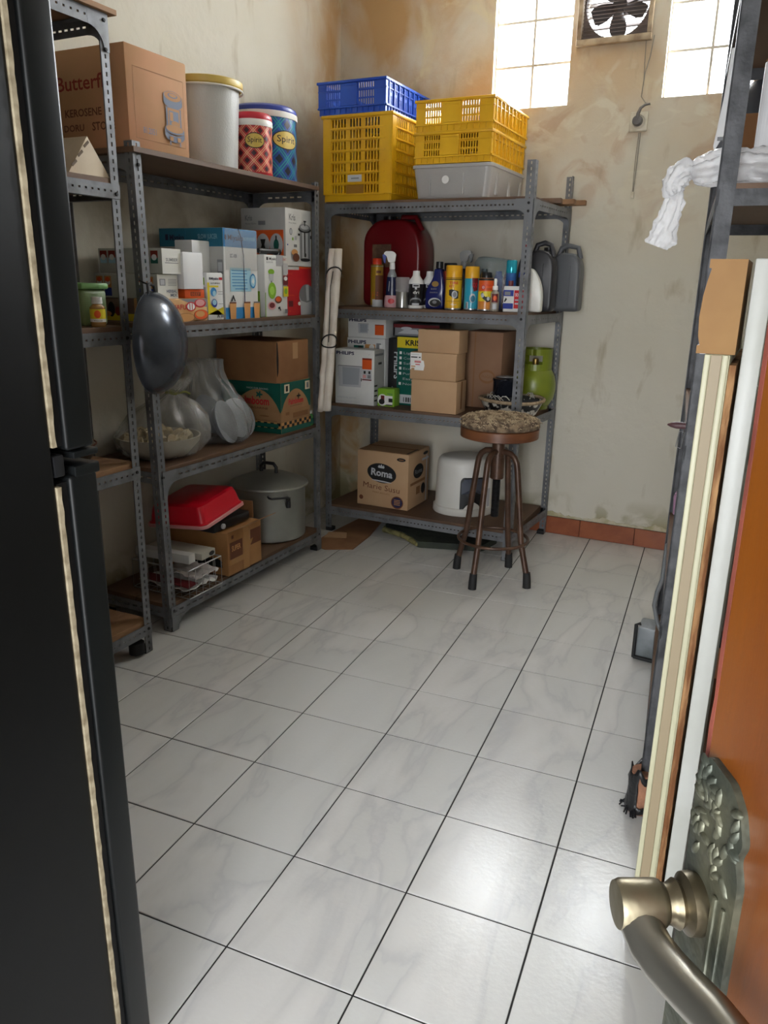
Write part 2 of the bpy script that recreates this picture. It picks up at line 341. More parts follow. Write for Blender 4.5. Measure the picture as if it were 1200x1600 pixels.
class Print:
    """flat ink on a face: fn(u, v, off) gives a point, W and H are metres; u and v run 0..1"""
    def __init__(s, fn, W_, H_, nu=1): s.fn = fn; s.W = W_; s.H = H_; s.mb = MB(); s.mats = []; s.k = 1; s.nu = nu
    def _m(s, m):
        if m not in s.mats: s.mats.append(m)
        s.k += 1; return s.mats.index(m), 0.0003 * s.k
    def rect(s, u0, v0, u1, v1, m):
        i, o = s._m(m); n = s.nu; a = [s.mb.vert(s.fn(u0 + (u1 - u0) * k / n, v0, o)) for k in range(n + 1)]; b = [s.mb.vert(s.fn(u0 + (u1 - u0) * k / n, v1, o)) for k in range(n + 1)]
        for k in range(n): s.mb.face((a[k], a[k + 1], b[k + 1], b[k]), i)
        return s
    def poly(s, pts, m):
        i, o = s._m(m)
        if s.nu > 1: return s._strips(pts, i, o)
        s.mb.face([s.mb.vert(s.fn(u, v, o)) for u, v in pts], i); return s
    def _strips(s, pts, i, o):
        """lay a shape on a curved face: cut it into narrow upright strips"""
        u0, u1 = min(p[0] for p in pts), max(p[0] for p in pts); n = max(2, int((u1 - u0) * s.nu * 1.6))
        for k in range(n):
            q = list(pts)
            for val, sg in ((u0 + (u1 - u0) * k / n, 1), (u0 + (u1 - u0) * (k + 1) / n, -1)):
                out = []
                for j in range(len(q)):
                    a, b = q[j], q[(j + 1) % len(q)]; ia, ib = (a[0] - val) * sg >= -1e-9, (b[0] - val) * sg >= -1e-9
                    if ia: out.append(a)
                    if ia != ib: t = (val - a[0]) / (b[0] - a[0]); out.append((val, a[1] + (b[1] - a[1]) * t))
                q = out
                if len(q) < 3: break
            if len(q) > 2: s.mb.face([s.mb.vert(s.fn(u, v, o)) for u, v in q], i)
        return s
    def ell(s, cu, cv, ru, rv, m, seg=22, rot=0.0):
        if s.nu > 1: return s.poly([(cu + ru * math.cos(2 * PI * k / seg), cv + rv * math.sin(2 * PI * k / seg)) for k in range(seg)], m)
        i, o = s._m(m); c = s.mb.vert(s.fn(cu, cv, o)); q = []
        for k in range(seg):
            a = 2 * PI * k / seg; x, y = ru * math.cos(a) * s.W, rv * math.sin(a) * s.H
            q.append(s.mb.vert(s.fn(cu + (x * math.cos(rot) - y * math.sin(rot)) / s.W, cv + (x * math.sin(rot) + y * math.cos(rot)) / s.H, o)))
        for k in range(seg): s.mb.face((c, q[k], q[(k + 1) % seg]), i)
        return s
    def text(s, st, u, v, h, m, width=None, align='L', bold=0.0, rot=0.0):
        """baseline at (u, v); h = cap height as a share of the face height; width = share of the face width to fit"""
        vs, fs, wd = text_geo(st, bold); i, o = s._m(m); hh = h * s.H; kx = hh
        if width: kx = width * s.W / wd
        sh = {'L': 0, 'C': -wd * kx / 2, 'R': -wd * kx}[align]; c, n_ = math.cos(rot), math.sin(rot)
        idx = []
        for x, y in vs:
            X_, Y_ = x * kx + sh, y * hh
            idx.append(s.mb.vert(s.fn(u + (X_ * c - Y_ * n_) / s.W, v + (X_ * n_ + Y_ * c) / s.H, o)))
        for f in fs: s.mb.face([idx[q] for q in f], i)
        return s
    def done(s, name, parent):
        me = bpy.data.meshes.new(name); me.from_pydata([tuple(p) for p in s.mb.v], [], s.mb.f)
        for m in s.mats: me.materials.append(m)
        me.polygons.foreach_set('material_index', s.mb.mi); me.update()
        o = bpy.data.objects.new(name, me); COL.objects.link(o); o.parent = parent; return o
def wrap(r, h, phi, z0=0.0, arc=PI, sx=1.0, sy=1.0):
    """printing surface round a cylinder, u from 0 to 1 across 'arc' centred on angle phi, seen from outside"""
    def fn(u, v, o):
        a = phi + (u - 0.5) * arc
        return ((r * sx + o) * math.cos(a), (r * sy + o) * math.sin(a), z0 + v * h)
    return Print(fn, r * arc, h, nu=18)

class Carton:
    """box with folded flaps; local x across, y deep (front = -y), z up from the base"""
    def __init__(s, name, label, x0, x1, y0, y1, z0, z1, mat, cat='box', rz=0.0, group=None, bev=0.003, flaps=True, topm=None):
        s.w, s.d, s.h = x1 - x0, y1 - y0, z1 - z0
        s.o = thing(name, label, cat, ((x0 + x1) / 2, (y0 + y1) / 2, z0), rz, group)
        mb = MB(); mb.box(-s.w / 2, s.w / 2, -s.d / 2, s.d / 2, 0, s.h, bev)
        mb.obj('body', mat, s.o, 40)
        if flaps:
            f = MB(); g = 0.0012; t = 0.0016
            f.box(-s.w / 2 + bev, s.w / 2 - bev, -s.d / 2 + bev, -g, s.h - 0.0002, s.h + t); f.box(-s.w / 2 + bev, s.w / 2 - bev, g, s.d / 2 - bev, s.h - 0.0002, s.h + t)
            f.each('top_flap', topm or mat, s.o)
    def face(s, side):
        w, d, h = s.w, s.d, s.h
        if side == 'front': return Print(lambda u, v, o: (-w / 2 + u * w, -d / 2 - o, v * h), w, h)
        if side == 'right': return Print(lambda u, v, o: (w / 2 + o, -d / 2 + u * d, v * h), d, h)
        if side == 'top': return Print(lambda u, v, o: (-w / 2 + u * w, -d / 2 + v * d, h + 0.0016 + o), w, d)

# ------------------------------------------------------------------ the room
XL, XR, YF, YB, ZC = -1.54, 1.26, -1.42, 3.23, 3.16
TH = math.radians(3.7)
# floor: dark grout bed with one object per tile
mb = MB(); mb.box(XL - 0.12, XR + 0.12, YF - 0.12, YB + 0.15, -0.06, -0.0025)
floor = tag(mb.obj('floor', GROUT), 'white marbled ceramic floor tiles laid in dark grout', None, None, 'structure')
def clip(poly, ax, val, keep):
    out = []
    for i in range(len(poly)):
        a, b = poly[i], poly[(i + 1) % len(poly)]
        ia, ib = (a[ax] - val) * keep >= 0, (b[ax] - val) * keep >= 0
        if ia: out.append(a)
        if ia != ib:
            t = (val - a[ax]) / (b[ax] - a[ax]); out.append((a[0] + (b[0] - a[0]) * t, a[1] + (b[1] - a[1]) * t))
    return out
TS, GAP = 0.30, 0.0042
def tile_mesh(poly):
    m_ = MB(); n = len(poly); cx = sum(p[0] for p in poly) / n; cy = sum(p[1] for p in poly) / n
    ins = [(p[0] + (cx - p[0]) * 0.008, p[1] + (cy - p[1]) * 0.008) for p in poly]
    a = [m_.vert((x, y, -0.006)) for x, y in poly]; b = [m_.vert((x, y, -0.0009)) for x, y in poly]; c = [m_.vert((x, y, 0)) for x, y in ins]
    for i in range(n): j = (i + 1) % n; m_.face((a[i], a[j], b[j], b[i])); m_.face((b[i], b[j], c[j], c[i]))
    m_.face(c); return m_.mesh('tile', TILE)
full = None
for i in range(-8, 7):
    for j in range(-7, 13):
        c0 = [(i * TS + GAP / 2, j * TS + GAP / 2), ((i + 1) * TS - GAP / 2, j * TS + GAP / 2), ((i + 1) * TS - GAP / 2, (j + 1) * TS - GAP / 2), (i * TS + GAP / 2, (j + 1) * TS - GAP / 2)]
        w = [(x * math.cos(TH) - y * math.sin(TH), x * math.sin(TH) + y * math.cos(TH)) for x, y in c0]
        q = w
        for ax, val, k in ((0, XL, 1), (0, XR, -1), (1, YF, 1), (1, YB, -1)):
            if q: q = clip(q, ax, val, k)
        if len(q) < 3: continue
        if max(p[0] for p in q) - min(p[0] for p in q) < 0.01 or max(p[1] for p in q) - min(p[1] for p in q) < 0.01: continue
        ctr = (sum(p[0] for p in w) / 4, sum(p[1] for p in w) / 4)
        if q == w or len(q) == 4 and all(abs(a[0] - b[0]) < 1e-9 and abs(a[1] - b[1]) < 1e-9 for a, b in zip(q, w)):
            if full is None: full = tile_mesh([(x - ctr[0], y - ctr[1]) for x, y in w])
            place('tile', full, floor, (ctr[0], ctr[1], 0))
        else: place('tile', tile_mesh(q), floor)

def wall_with_holes(name, label, axis, at, thick, a0, a1, z0, z1, holes, mat):
    """upright slab with rectangular holes (a0, a1, z0, z1); axis 'x' runs along x"""
    m_ = MB(); xs = sorted({a0, a1, *[h[0] for h in holes], *[h[1] for h in holes]}); zs = sorted({z0, z1, *[h[2] for h in holes], *[h[3] for h in holes]})
    for i in range(len(xs) - 1):
        for j in range(len(zs) - 1):
            cx, cz = (xs[i] + xs[i + 1]) / 2, (zs[j] + zs[j + 1]) / 2
            if any(h[0] < cx < h[1] and h[2] < cz < h[3] for h in holes): continue
            if axis == 'x': m_.box(xs[i], xs[i + 1], at, at + thick, zs[j], zs[j + 1])
            else: m_.box(at, at + thick, xs[i], xs[i + 1], zs[j], zs[j + 1])
    return tag(m_.obj(name, mat), label, None, None, 'structure')
WZ0, WZ1 = 2.25, 3.06
FX0, FX1, FZ0, FZ1 = -0.205, 0.150, 2.50, 2.86
wall_with_holes('wall_back', 'damp stained cream plaster wall with two small windows', 'x', YB, 0.14, XL - 0.12, XR + 0.12, 0, ZC,
                [(-0.635, -0.235, WZ0, WZ1), (0.222, 0.622, WZ0, WZ1), (FX0 + 0.02, FX1 - 0.02, FZ0 + 0.02, FZ1 - 0.02)], WALL)
wall_with_holes('wall_left', 'cream plaster wall behind the long shelves', 'y', XL - 0.12, 0.12, YF, YB, 0, ZC, [], WALL)
wall_with_holes('wall_right', 'cream plaster wall behind the dark steel shelf', 'y', XR, 0.12, YF, YB, 0, ZC, [], WALL)
wall_with_holes('wall_front', 'unseen plaster wall with the doorway, darkened to bounce less light', 'x', YF - 0.12, 0.12, XL - 0.12, XR + 0.12, 0, ZC, [(0.34, 1.24, 0, 2.06)], M('front_wall_low_bounce', (150, 138, 116), 0.85, 0, (140, 128, 106), 3))  # unseen wall, coloured darker so less light bounces onto the shelves
mb = MB(); mb.box(XL - 0.12, XR + 0.12, YF - 0.12, YB + 0.14, ZC, ZC + 0.1)
tag(mb.obj('ceiling', CEIL), 'plain pale ceiling', None, None, 'structure')
# terracotta skirting along the foot of the back wall, one piece per tile
bb = MB(); bb.box(-0.27, XR, YB - 0.010, YB, 0, 0.100); bb = tag(bb.obj('baseboard_back', GROUT), 'terracotta tile skirting at the foot of the back wall', None, None, 'structure')
m_ = MB(); m_.box(-0.149, 0.149, -0.006, 0.004, 0.001, 0.099, 0.002, 1); sk = m_.mesh('tile', TERRA)
for k in range(5): place('tile', sk, bb, (-0.27 + 0.15 + 0.3006 * k, YB - 0.012, 0))
# crumbling plaster lip above the skirting
lip = MB(); rr = random.Random(3); top = []
N_ = 60
for k in range(N_ + 1):
    x = -0.2 + 0.95 * k / N_; h = 0.105 + 0.012 * rr.random() + 0.018 * max(0, math.sin(k * 0.35)); top.append((x, h))
poly = [(-0.2, 0.1001)] + top + [(0.75, 0.1001)]
lip.prism(poly, 0, 0.006, fn=lambda x, z, t: (x, YB - t, z))
tag(lip.obj('trim_1', M('crumbled_plaster', (198, 190, 168), 0.9, 0, (168, 160, 124), 20, bump=0.4)), 'flaking plaster edge above the terracotta skirting', None, None, 'structure')

# windows: two columns of clear glass panes set in mortar, recessed in the wall
GLASS = film('window_glass', (240, 244, 248), 0.22, 0.08, 0.6, 0.1)
MORTAR = M('window_mortar', (205, 198, 186), 0.85, 0, (180, 172, 160), 20)
pm = MB(); pm.box(-0.0945, 0.0945, -0.006, 0.006, -0.0945, 0.0945, 0.002, 1); pane = pm.mesh('glass_pane', GLASS)
for n, x0 in ((1, -0.635), (2, 0.222)):
    f = MB(); y0, y1 = YB + 0.035, YB + 0.065; s_ = 0.012
    for k in range(3):
        xx = x0 + 0.2 * k
        f.box(max(x0, xx - s_ / 2), min(x0 + 0.4, xx + s_ / 2), y0, y1, WZ0, WZ1)
    for k in range(5):
        zz = WZ0 + 0.2025 * k
        f.box(x0, x0 + 0.4, y0 + 0.001, y1 - 0.001, max(WZ0, zz - s_ / 2), min(WZ1, zz + s_ / 2))
    wf = tag(f.obj(f'window_{n}', MORTAR), 'tall window of square glass panes ' + ('above the yellow crates' if n == 1 else 'beside the steel shelf'), None, None, 'structure')
    for c in range(2):
        for r in range(4): place('glass_pane', pane, wf, (x0 + 0.1 + 0.2 * c, YB + 0.05, WZ0 + 0.10125 + 0.2025 * r))

# ------------------------------------------------------------------ exhaust fan in the back wall
FANC = M('grimy_fan_plastic', (176, 158, 132), 0.5, 0, (120, 96, 70), 12, 0.4, 0.65)
FANG = M('grimy_fan_grille', (110, 96, 92), 0.55, 0, (84, 70, 62), 14)
FAND = M('dark_fan_blade', (58, 50, 50), 0.5)
fan = thing('exhaust_fan', 'grimy square exhaust fan set high between the two windows', 'fan', ((FX0 + FX1) / 2, YB, (FZ0 + FZ1) / 2))
hw, hh = (FX1 - FX0) / 2, (FZ1 - FZ0) / 2
f = MB()
for a in ((-hw, hw, -hh, -hh + 0.028), (-hw, hw, hh - 0.028, hh), (-hw, -hw + 0.022, -hh + 0.028, hh - 0.028), (hw - 0.022, hw, -hh + 0.028, hh - 0.028)): f.box(a[0], a[1], -0.034, -0.001, a[2], a[3], 0.004)
f.obj('frame', FANC, fan, 40)
# shroud plate with a round opening
f = MB(); n = 48; R_ = 0.128
R_ = 0.150
ring = [(R_ * math.cos(2 * PI * k / n), R_ * math.sin(2 * PI * k / n)) for k in range(n)]
def sq(a):
    c, s_ = math.cos(a), math.sin(a); q = (hw - 0.02) / max(abs(c), abs(s_)); return (q * c, q * s_)
out = [sq(2 * PI * k / n) for k in range(n)]
for yy in (0.012, 0.020):
    A = [f.vert((x, yy, z)) for x, z in ring]; B = [f.vert((x, yy, z)) for x, z in out]
    for k in range(n): f.face((A[k], A[(k + 1) % n], B[(k + 1) % n], B[k]))
A = [f.vert((x, 0.012, z)) for x, z in ring]; B = [f.vert((x, 0.05, z)) for x, z in ring]
for k in range(n): f.face((A[k], A[(k + 1) % n], B[(k + 1) % n], B[k]))
f.obj('shroud', FANG, fan, 40)
sl = MB(); sl.box(-hw + 0.023, hw - 0.023, -0.002, 0.002, -0.0012, 0.0012); sl.X = None
slat = sl.mesh('slat', FANG)
for k in range(19): place('slat', slat, fan, (0, -0.012, -hh + 0.036 + k * (2 * hh - 0.072) / 18), (0.0, 0, 0))
lv = MB(); lv.box(-hw + 0.024, hw - 0.024, -0.018, 0.018, -0.001, 0.001); louv = lv.mesh('louver', FANG)
for k in range(6): place('louver', louv, fan, (0, 0.10, -hh + 0.05 + k * 0.052), (0.62, 0, 0))
bl = MB(); rows = []
for q in range(7):
    r = 0.026 + 0.106 * q / 6; wv = 0.015 + 0.022 * math.sin(PI * min(1, q / 5.2) * 0.62)
    rows.append([bl.vert((r, 0.0 + (t - 0.5) * 0.034 - side * 0.002, (t - 0.5) * 2 * wv * (0.75 if q == 6 else 1))) for side in (0, 1) for t in (0, 0.33, 0.66, 1)])
for q in range(6):
    for k in range(3):
        bl.face((rows[q][k], rows[q][k + 1], rows[q + 1][k + 1], rows[q + 1][k])); bl.face((rows[q][4 + k], rows[q + 1][4 + k], rows[q + 1][5 + k], rows[q][5 + k]))
    bl.face((rows[q][0], rows[q + 1][0], rows[q + 1][4], rows[q][4])); bl.face((rows[q][3], rows[q][7], rows[q + 1][7], rows[q + 1][3]))
bl.face((rows[6][0], rows[6][1], rows[6][2], rows[6][3], rows[6][7], rows[6][6], rows[6][5], rows[6][4]))
blade = bl.mesh('blade', FAND, 60)
for k in range(5): place('blade', blade, fan, (0, 0.055, 0), (0, 2 * PI * k / 5 + 0.30, 0))
h = MB(); h.X = Matrix.Rotation(PI / 2, 4, 'X'); h.lathe([(0.0, -0.022), (0.026, -0.02), (0.034, -0.008), (0.034, 0.0), (0.0, 0.02)][::-1]); hb = h.obj('hub', FAND, fan, 40, (0, 0.055, 0))
g = MB()
for a in (0.3, 0.3 + 2.1, 0.3 + 4.2): g.tube([(0, 0.085, 0), (0.13 * math.cos(a), 0.085, 0.13 * math.sin(a))], 0.005, 6)
g.each('motor_bracket', FAND, fan)
h = MB(); h.X = Matrix.Rotation(PI / 2, 4, 'X'); h.lathe([(0, -0.12), (0.034, -0.118), (0.036, -0.075), (0, -0.07)]); h.obj('motor', FAND, fan, 40)

# wall socket with plug, its cable, and the pull cord
PLATE = M('yellowed_socket', (208, 202, 186), 0.4, 0, (186, 178, 158), 20)
so = thing('wall_socket', 'square white wall socket with a grey plug in it', 'socket', (0.128, YB, 2.150))
f = MB(); f.box(-0.043, 0.043, -0.010, 0, -0.045, 0.045, 0.006, 3); f.obj('plate', PLATE, so, 50)
f = MB(); f.X = Matrix.Rotation(PI / 2, 4, 'X'); f.lathe([(0.034, 0.008), (0.034, 0.014), (0.030, 0.0145), (0.028, 0.011)], 24, cap0=False); f.obj('socket_ring', PLATE, so, 40)
pl = thing('power_plug', 'dark grey plug pushed into the wall socket below the fan', 'plug', (0.124, YB - 0.011, 2.152))
PLUGM = M('grey_plug', (104, 100, 98), 0.5)
f = MB(); f.X = Matrix.Rotation(PI / 2, 4, 'X'); f.lathe([(0.0245, 0.0), (0.0245, 0.016), (0.02, 0.03), (0.0, 0.033)], 20); f.obj('body', PLUGM, pl, 40)
f = MB(); f.tube([(0, -0.028, 0.006), (0.004, -0.030, 0.03), (0.012, -0.026, 0.052), (0.030, -0.02, 0.066), (0.052, -0.014, 0.070)], 0.0062, 8, rs=[0.010, 0.0085, 0.007, 0.006, 0.005]); f.obj('cord_sleeve', PLUGM, pl, 60)
CORD = M('grey_cord', (140, 134, 124), 0.6)
f = MB()
f.tube([(0.176, YB - 0.012, 2.220), (0.150, YB - 0.006, 2.232), (0.128, YB - 0.004, 2.26), (0.134, YB - 0.004, 2.36), (0.150, YB - 0.004, 2.43), (0.160, YB - 0.004, 2.52)], 0.0022, 6)
ca = thing('fan_cable', 'thin grey cable running from the exhaust fan down to the plug', 'cable', (0, 0, 0)); f.obj('cable_run', CORD, ca, 60); f = MB()
f.tube([(0.133, YB - 0.004, 2.31), (0.128, YB - 0.004, 2.40), (0.124, YB - 0.004, 2.51)], 0.0018, 6)
f.obj('cable_branch', CORD, ca, 60)
pc = thing('pull_cord', 'pale pull cord hanging below the wall socket with a small toggle', 'cord', (0.14, YB - 0.006, 2.10))
f = MB(); f.tube([(0.002, 0, 0), (0.000, 0, -0.12), (-0.004, 0, -0.268)], 0.0024, 6); f.tube([(-0.006, 0.002, 0.0), (-0.010, 0.001, -0.13), (-0.008, 0, -0.268)], 0.0018, 6); f.each('cord', CORD, pc, 60)
f = MB(); f.box(-0.014, 0.002, -0.006, 0.005, -0.298, -0.268, 0.003); f.obj('toggle', PLATE, pc, 40)

# ------------------------------------------------------------------ slotted angle shelving
T = 0.0022
def slotted(mb_, O, A, B, length, width, pitch, slot, sw):
    """one leaf of a slotted angle: length along A, width along B"""
    n = max(1, round(length / pitch))
    mb_.perf(O, A, B, length, width, n, 1, slot / (length / n), sw / width, T)
def post(parent, x, y, z1, dx, dy, w=0.036, slots=True, shear=(0, 0), steel=None):
    """L-section upright with its corner at (x, y); leaves run towards dx (along x) and dy (along y)"""
    f = MB()
    if slots:
        slotted(f, (x, y, 0.004), (0, 0, 1), (dx, 0, 0), z1, w, 0.025, 0.0125, 0.0062)
        slotted(f, (x, y, 0.004), (0, 0, 1), (0, dy, 0), z1, w, 0.025, 0.0125, 0.0062)
    else:
        f.box(min(x, x + dx * w), max(x, x + dx * w), min(y, y + dy * T * 1.6), max(y, y + dy * T * 1.6), 0.004, z1); f.box(min(x, x + dx * T * 1.6), max(x, x + dx * T * 1.6), min(y, y + dy * w), max(y, y + dy * w), 0.004, z1)
    for v in f.v:
        v.x += shear[0] * v.z; v.y += shear[1] * v.z
    f.obj('post', steel or STEEL, parent)
    c = MB(); c.box(min(x - dx * 0.002, x + dx * (w + 0.004)), max(x - dx * 0.002, x + dx * (w + 0.004)), min(y - dy * 0.002, y + dy * (w + 0.004)), max(y - dy * 0.002, y + dy * (w + 0.004)), 0.0, 0.022, 0.003)
    c.obj('foot_cap', BLACKRUB, parent, 40)
def beam(parent, p0, p1, z, inward, h=0.044, lip=0.024, low=False, pitch=0.040, slot=0.023, down=True, gus=True, steel=None, gd=1):
    """horizontal angle from p0 to p1 whose upright leaf hangs below z; curved gusset plates at both ends"""
    P0, P1 = Vector((p0[0], p0[1], z)), Vector((p1[0], p1[1], z)); A = (P1 - P0); L_ = A.length; A.normalize(); I = Vector((inward[0], inward[1], 0))
    f = MB(); slotted(f, P0 - Vector((0, 0, h)), A, (0, 0, 1), L_, h, pitch, slot, 0.0062)
    q = [P0, P0 + A * L_, P0 + A * L_ + I * lip, P0 + I * lip]
    dz = Vector((0, 0, h - T if low else 0)); a = [f.vert(v - Vector((0, 0, T)) - dz) for v in q]; b = [f.vert(v - dz) for v in q]; f.face(a); f.face(b[::-1])
    for k in range(4): f.face((a[k], a[(k + 1) % 4], b[(k + 1) % 4], b[k]))
    f.obj('beam', steel or STEEL, parent)
    if gus:
        g = MB(); n = 7; R_ = 0.062
        for e, sgn in ((P0, 1), (P1, -1)):
            prof = [(0, 0.002)]
            prof += [(R_ + 0.02, 0.002)]
            prof += [(0.020 + R_ - R_ * math.sin(t * PI / 2 / n), -h - R_ + R_ * math.cos(t * PI / 2 / n)) for t in range(n + 1)]
            prof += [(0, -h - R_)]
            off = A.cross(Vector((0, 0, 1))) * (-1); side = 1 if off.dot(I) < 0 else -1
            g.prism(prof, 0.0006, 0.0026, fn=lambda u, v, t, e=e, sgn=sgn: e + A * (u * sgn) + Vector((0, 0, v)) - I * t)
        g.each('gusset_plate', steel or STEEL, parent)
def bolts(parent, pts, nrm):
    f = MB(); N = Vector(nrm)
    for p in pts:
        a = Vector(p); f.tube([a - N * 0.004, a + N * 0.003, a + N * 0.0065], 0.006, 6, rs=[0.0065, 0.0065, 0.005])
    f.each('bolt', BLACKRUB, parent, 50)
def board(parent, x0, x1, y0, y1, z0, z1, mat, n=1, along='y'):
    """shelf made of n boards laid side by side"""
    for k in range(n):
        f = MB(); g = 0.002 if n > 1 else 0
        if along == 'y': a = x0 + (x1 - x0) * k / n; b = x0 + (x1 - x0) * (k + 1) / n; f.box(a + g, b - g, y0, y1, z0, z1 - (0.002 if k % 2 else 0), 0.001, 1)
        else: a = y0 + (y1 - y0) * k / n; b = y0 + (y1 - y0) * (k + 1) / n; f.box(x0, x1, a + g, b - g, z0, z1 - (0.002 if k % 2 else 0), 0.001, 1)
        f.obj('shelf_board', mat, parent)

# long shelf against the left wall
LX0, LX1, LY0, LY1 = -1.525, -1.15, 1.150, 2.322
SL = thing('slotted_angle_shelf', 'grey slotted-angle shelf with the hanging wok and rows of printed boxes', 'shelf')
post(SL, LX1, LY0, 1.815, -1, 1, shear=(0, -0.020)); post(SL, LX1, LY1, 1.815, -1, -1); post(SL, LX0, LY0, 1.79, 1, 1); post(SL, LX0, LY1, 1.79, 1, -1)
# top tier: board lies on the rear rail and the end rails
board(SL, LX0 + 0.004, LX1 + 0.012, LY0 - 0.045, LY1 - 0.012, 1.782, 1.800, BOARD)
beam(SL, (LX0, LY0), (LX0, LY1), 1.780, (1, 0)); beam(SL, (LX0, LY1), (LX1, LY1), 1.780, (0, -1)); beam(SL, (LX0, LY0 - 0.022), (LX1, LY0 - 0.022), 1.780, (0, 1))
for zt, nb in ((1.205, 1), (0.664, 3), (0.106, 2)):
    beam(SL, (LX1 + 0.003, LY0 + 0.0), (LX1 + 0.003, LY1), zt, (-1, 0), gus=zt != 0.106, low=True); beam(SL, (LX0, LY0), (LX0, LY1), zt, (1, 0), gus=False, low=True)
    beam(SL, (LX0, LY1), (LX1, LY1), zt - 0.004, (0, -1), gus=False, low=True); beam(SL, (LX0, LY0), (LX1, LY0), zt - 0.004, (0, 1), gus=False, low=True)
    board(SL, LX0 + 0.004, LX1 - 0.003, LY0 + 0.003, LY1 - 0.004, zt - 0.026, zt + 0.0125, BOARD, nb)
g = MB()
for (yy, sg) in ((LY0, 1), (LY1, -1)):
    pr_ = [(0.0, 0.0), (0.13, 0.0)] + [(0.036 + 0.094 * (1 - math.sin(t * PI / 12)), -0.09 * (1 - math.cos(t * PI / 12))) for t in range(7)] + [(0.036, -0.098), (0, -0.098)]
    g.prism(pr_[:2] + pr_[2:], 0.0, 0.002, fn=lambda u, v, t, yy=yy, sg=sg: (LX1 + 0.0058 + t, yy + sg * u, 0.064 + v * 0.62))
g.each('gusset_plate', STEEL, SL)
bolts(SL, [(LX1, LY0 + 0.018 - 0.02 * z, z) for z in (1.745, 1.185, 0.645, 0.09)] + [(LX1, LY1 - 0.018, z) for z in (1.76, 1.185, 0.645, 0.09)], (1, 0, 0))

# taller neighbour, mostly hidden by the refrigerator
NX0, NX1, NY0, NY1 = -1.50, -1.108, -0.05, 0.992
SN = thing('slotted_angle_shelf', 'tall slotted-angle shelf partly hidden behind the black refrigerator', 'shelf')
post(SN, NX1, NY1, 2.165, -1, -1, 0.034); post(SN, NX1, NY0, 2.165, -1, 1, 0.034); post(SN, NX0, NY1, 2.165, 1, -1, 0.034); post(SN, NX0, NY0, 2.165, 1, 1, 0.034)
for zt, bm_, nb in ((2.150, BOARD_L, 1), (1.665, BOARD, 1), (1.203, BOARD, 1), (0.728, BOARD_L, 3), (0.118, BOARD_L, 3)):
    pit = 0.026; sl_ = 0.008
    beam(SN, (NX1 + 0.003, NY0), (NX1 + 0.003, NY1), zt, (-1, 0), pitch=pit, slot=sl_, gus=zt in (2.150,), low=zt < 2); beam(SN, (NX0, NY0), (NX0, NY1), zt, (1, 0), pitch=pit, slot=0.013, gus=False, low=zt < 2)
    beam(SN, (NX0, NY1), (NX1, NY1), zt - 0.004, (0, -1), pitch=pit, slot=0.014, gus=zt in (2.150,), low=zt < 2)
    board(SN, NX0 + 0.004, NX1 + (0.02 if zt > 2 else -0.002), NY0 + 0.003, NY1 - 0.004 + (0.03 if zt > 2 else 0), zt + 0.0005 - (0.026 if zt < 2 else 0), zt + 0.016, bm_, nb)
bolts(SN, [(NX1 + 0.003, NY1 - 0.017, z) for z in (2.13, 2.05, 1.635, 1.18, 0.71, 0.10)], (1, 0, 0))
g = MB(); g.tube([(NX1 - 0.02, NY1 - 0.06, 0.012), (NX1 - 0.02, NY1 - 0.06, 0.055)], 0.03, 12); g.obj('foot_pad', BLACKRUB, SN, 40)

# shelf against the back wall
BX0, BX1, BY0, BY1 = -1.29, -0.196, 2.622, 3.200
SB = thing('slotted_angle_shelf', 'grey slotted-angle shelf at the back wall carrying the yellow crates', 'shelf')
post(SB, BX1, BY0, 1.912, -1, 1, 0.040); post(SB, BX1 + 0.035, BY1, 1.905, -1, -1, 0.036); post(SB, BX0, BY0, 1.750, 1, 1); post(SB, BX0, BY1, 1.750, 1, -1)
for k, zt in enumerate((1.752, 1.237, 0.722, 0.150)):
    beam(SB, (BX0, BY0 - 0.003), (BX1, BY0 - 0.003), zt, (0, 1), pitch=0.021, slot=0.009, h=0.046, gus=k < 3, low=k > 0); beam(SB, (BX0, BY1), (BX1 + 0.035, BY1), zt, (0, -1), pitch=0.03, slot=0.016, gus=k == 0, low=k > 0)
    beam(SB, (BX1 + 0.002, BY0), (BX1 + 0.036, BY1), zt, (-1, 0), pitch=0.035, slot=0.012, gus=k < 3, low=k > 0); beam(SB, (BX0, BY0), (BX0, BY1), zt, (1, 0), pitch=0.03, slot=0.016, gus=k == 0, low=k > 0)
    board(SB, BX0 + 0.004, BX1 - 0.001, BY0 + 0.002, BY1 - 0.004, zt + 0.0005 - (0.026 if k else 0), zt + 0.0125, BOARD, 1 if k in (1, 2) else 2, 'x')
bolts(SB, [(BX1 - 0.02, BY0 - 0.006, z) for z in (1.735, 1.70, 1.22, 0.70)], (0, -1, 0))

# dark shelf on the right
SR = thing('steel_shelf', 'dark grey steel shelf with smooth posts behind the folded table', 'shelf', (0.715, 0.890, 0), math.radians(5.8))
for (x, y, dx, dy) in ((0, 0, 1, 1), (0, 1.08, 1, -1), (0.42, 0, -1, 1), (0.42, 1.08, -1, -1)): post(SR, x, y, 2.35, dx, dy, 0.038, False, steel=STEEL_D)
for zt in (2.06, 1.588, 1.02, 0.55, 0.13):
    f = MB(); f.box(0.004, 0.416, 0.004, 1.076, zt - 0.002, zt + 0.010); f.obj('shelf_board', BOARD, SR)
    for yy in (0.003, 1.073):
        f = MB(); f.box(0.0, 0.42, yy, yy + 0.004, zt - 0.036, zt - 0.001); f.obj('beam', STEEL_D, SR)
    for xx in (0.003, 0.413):
        f = MB(); f.box(xx, xx + 0.004, 0.0, 1.08, zt - 0.036, zt - 0.001); f.obj('beam', STEEL_D, SR)

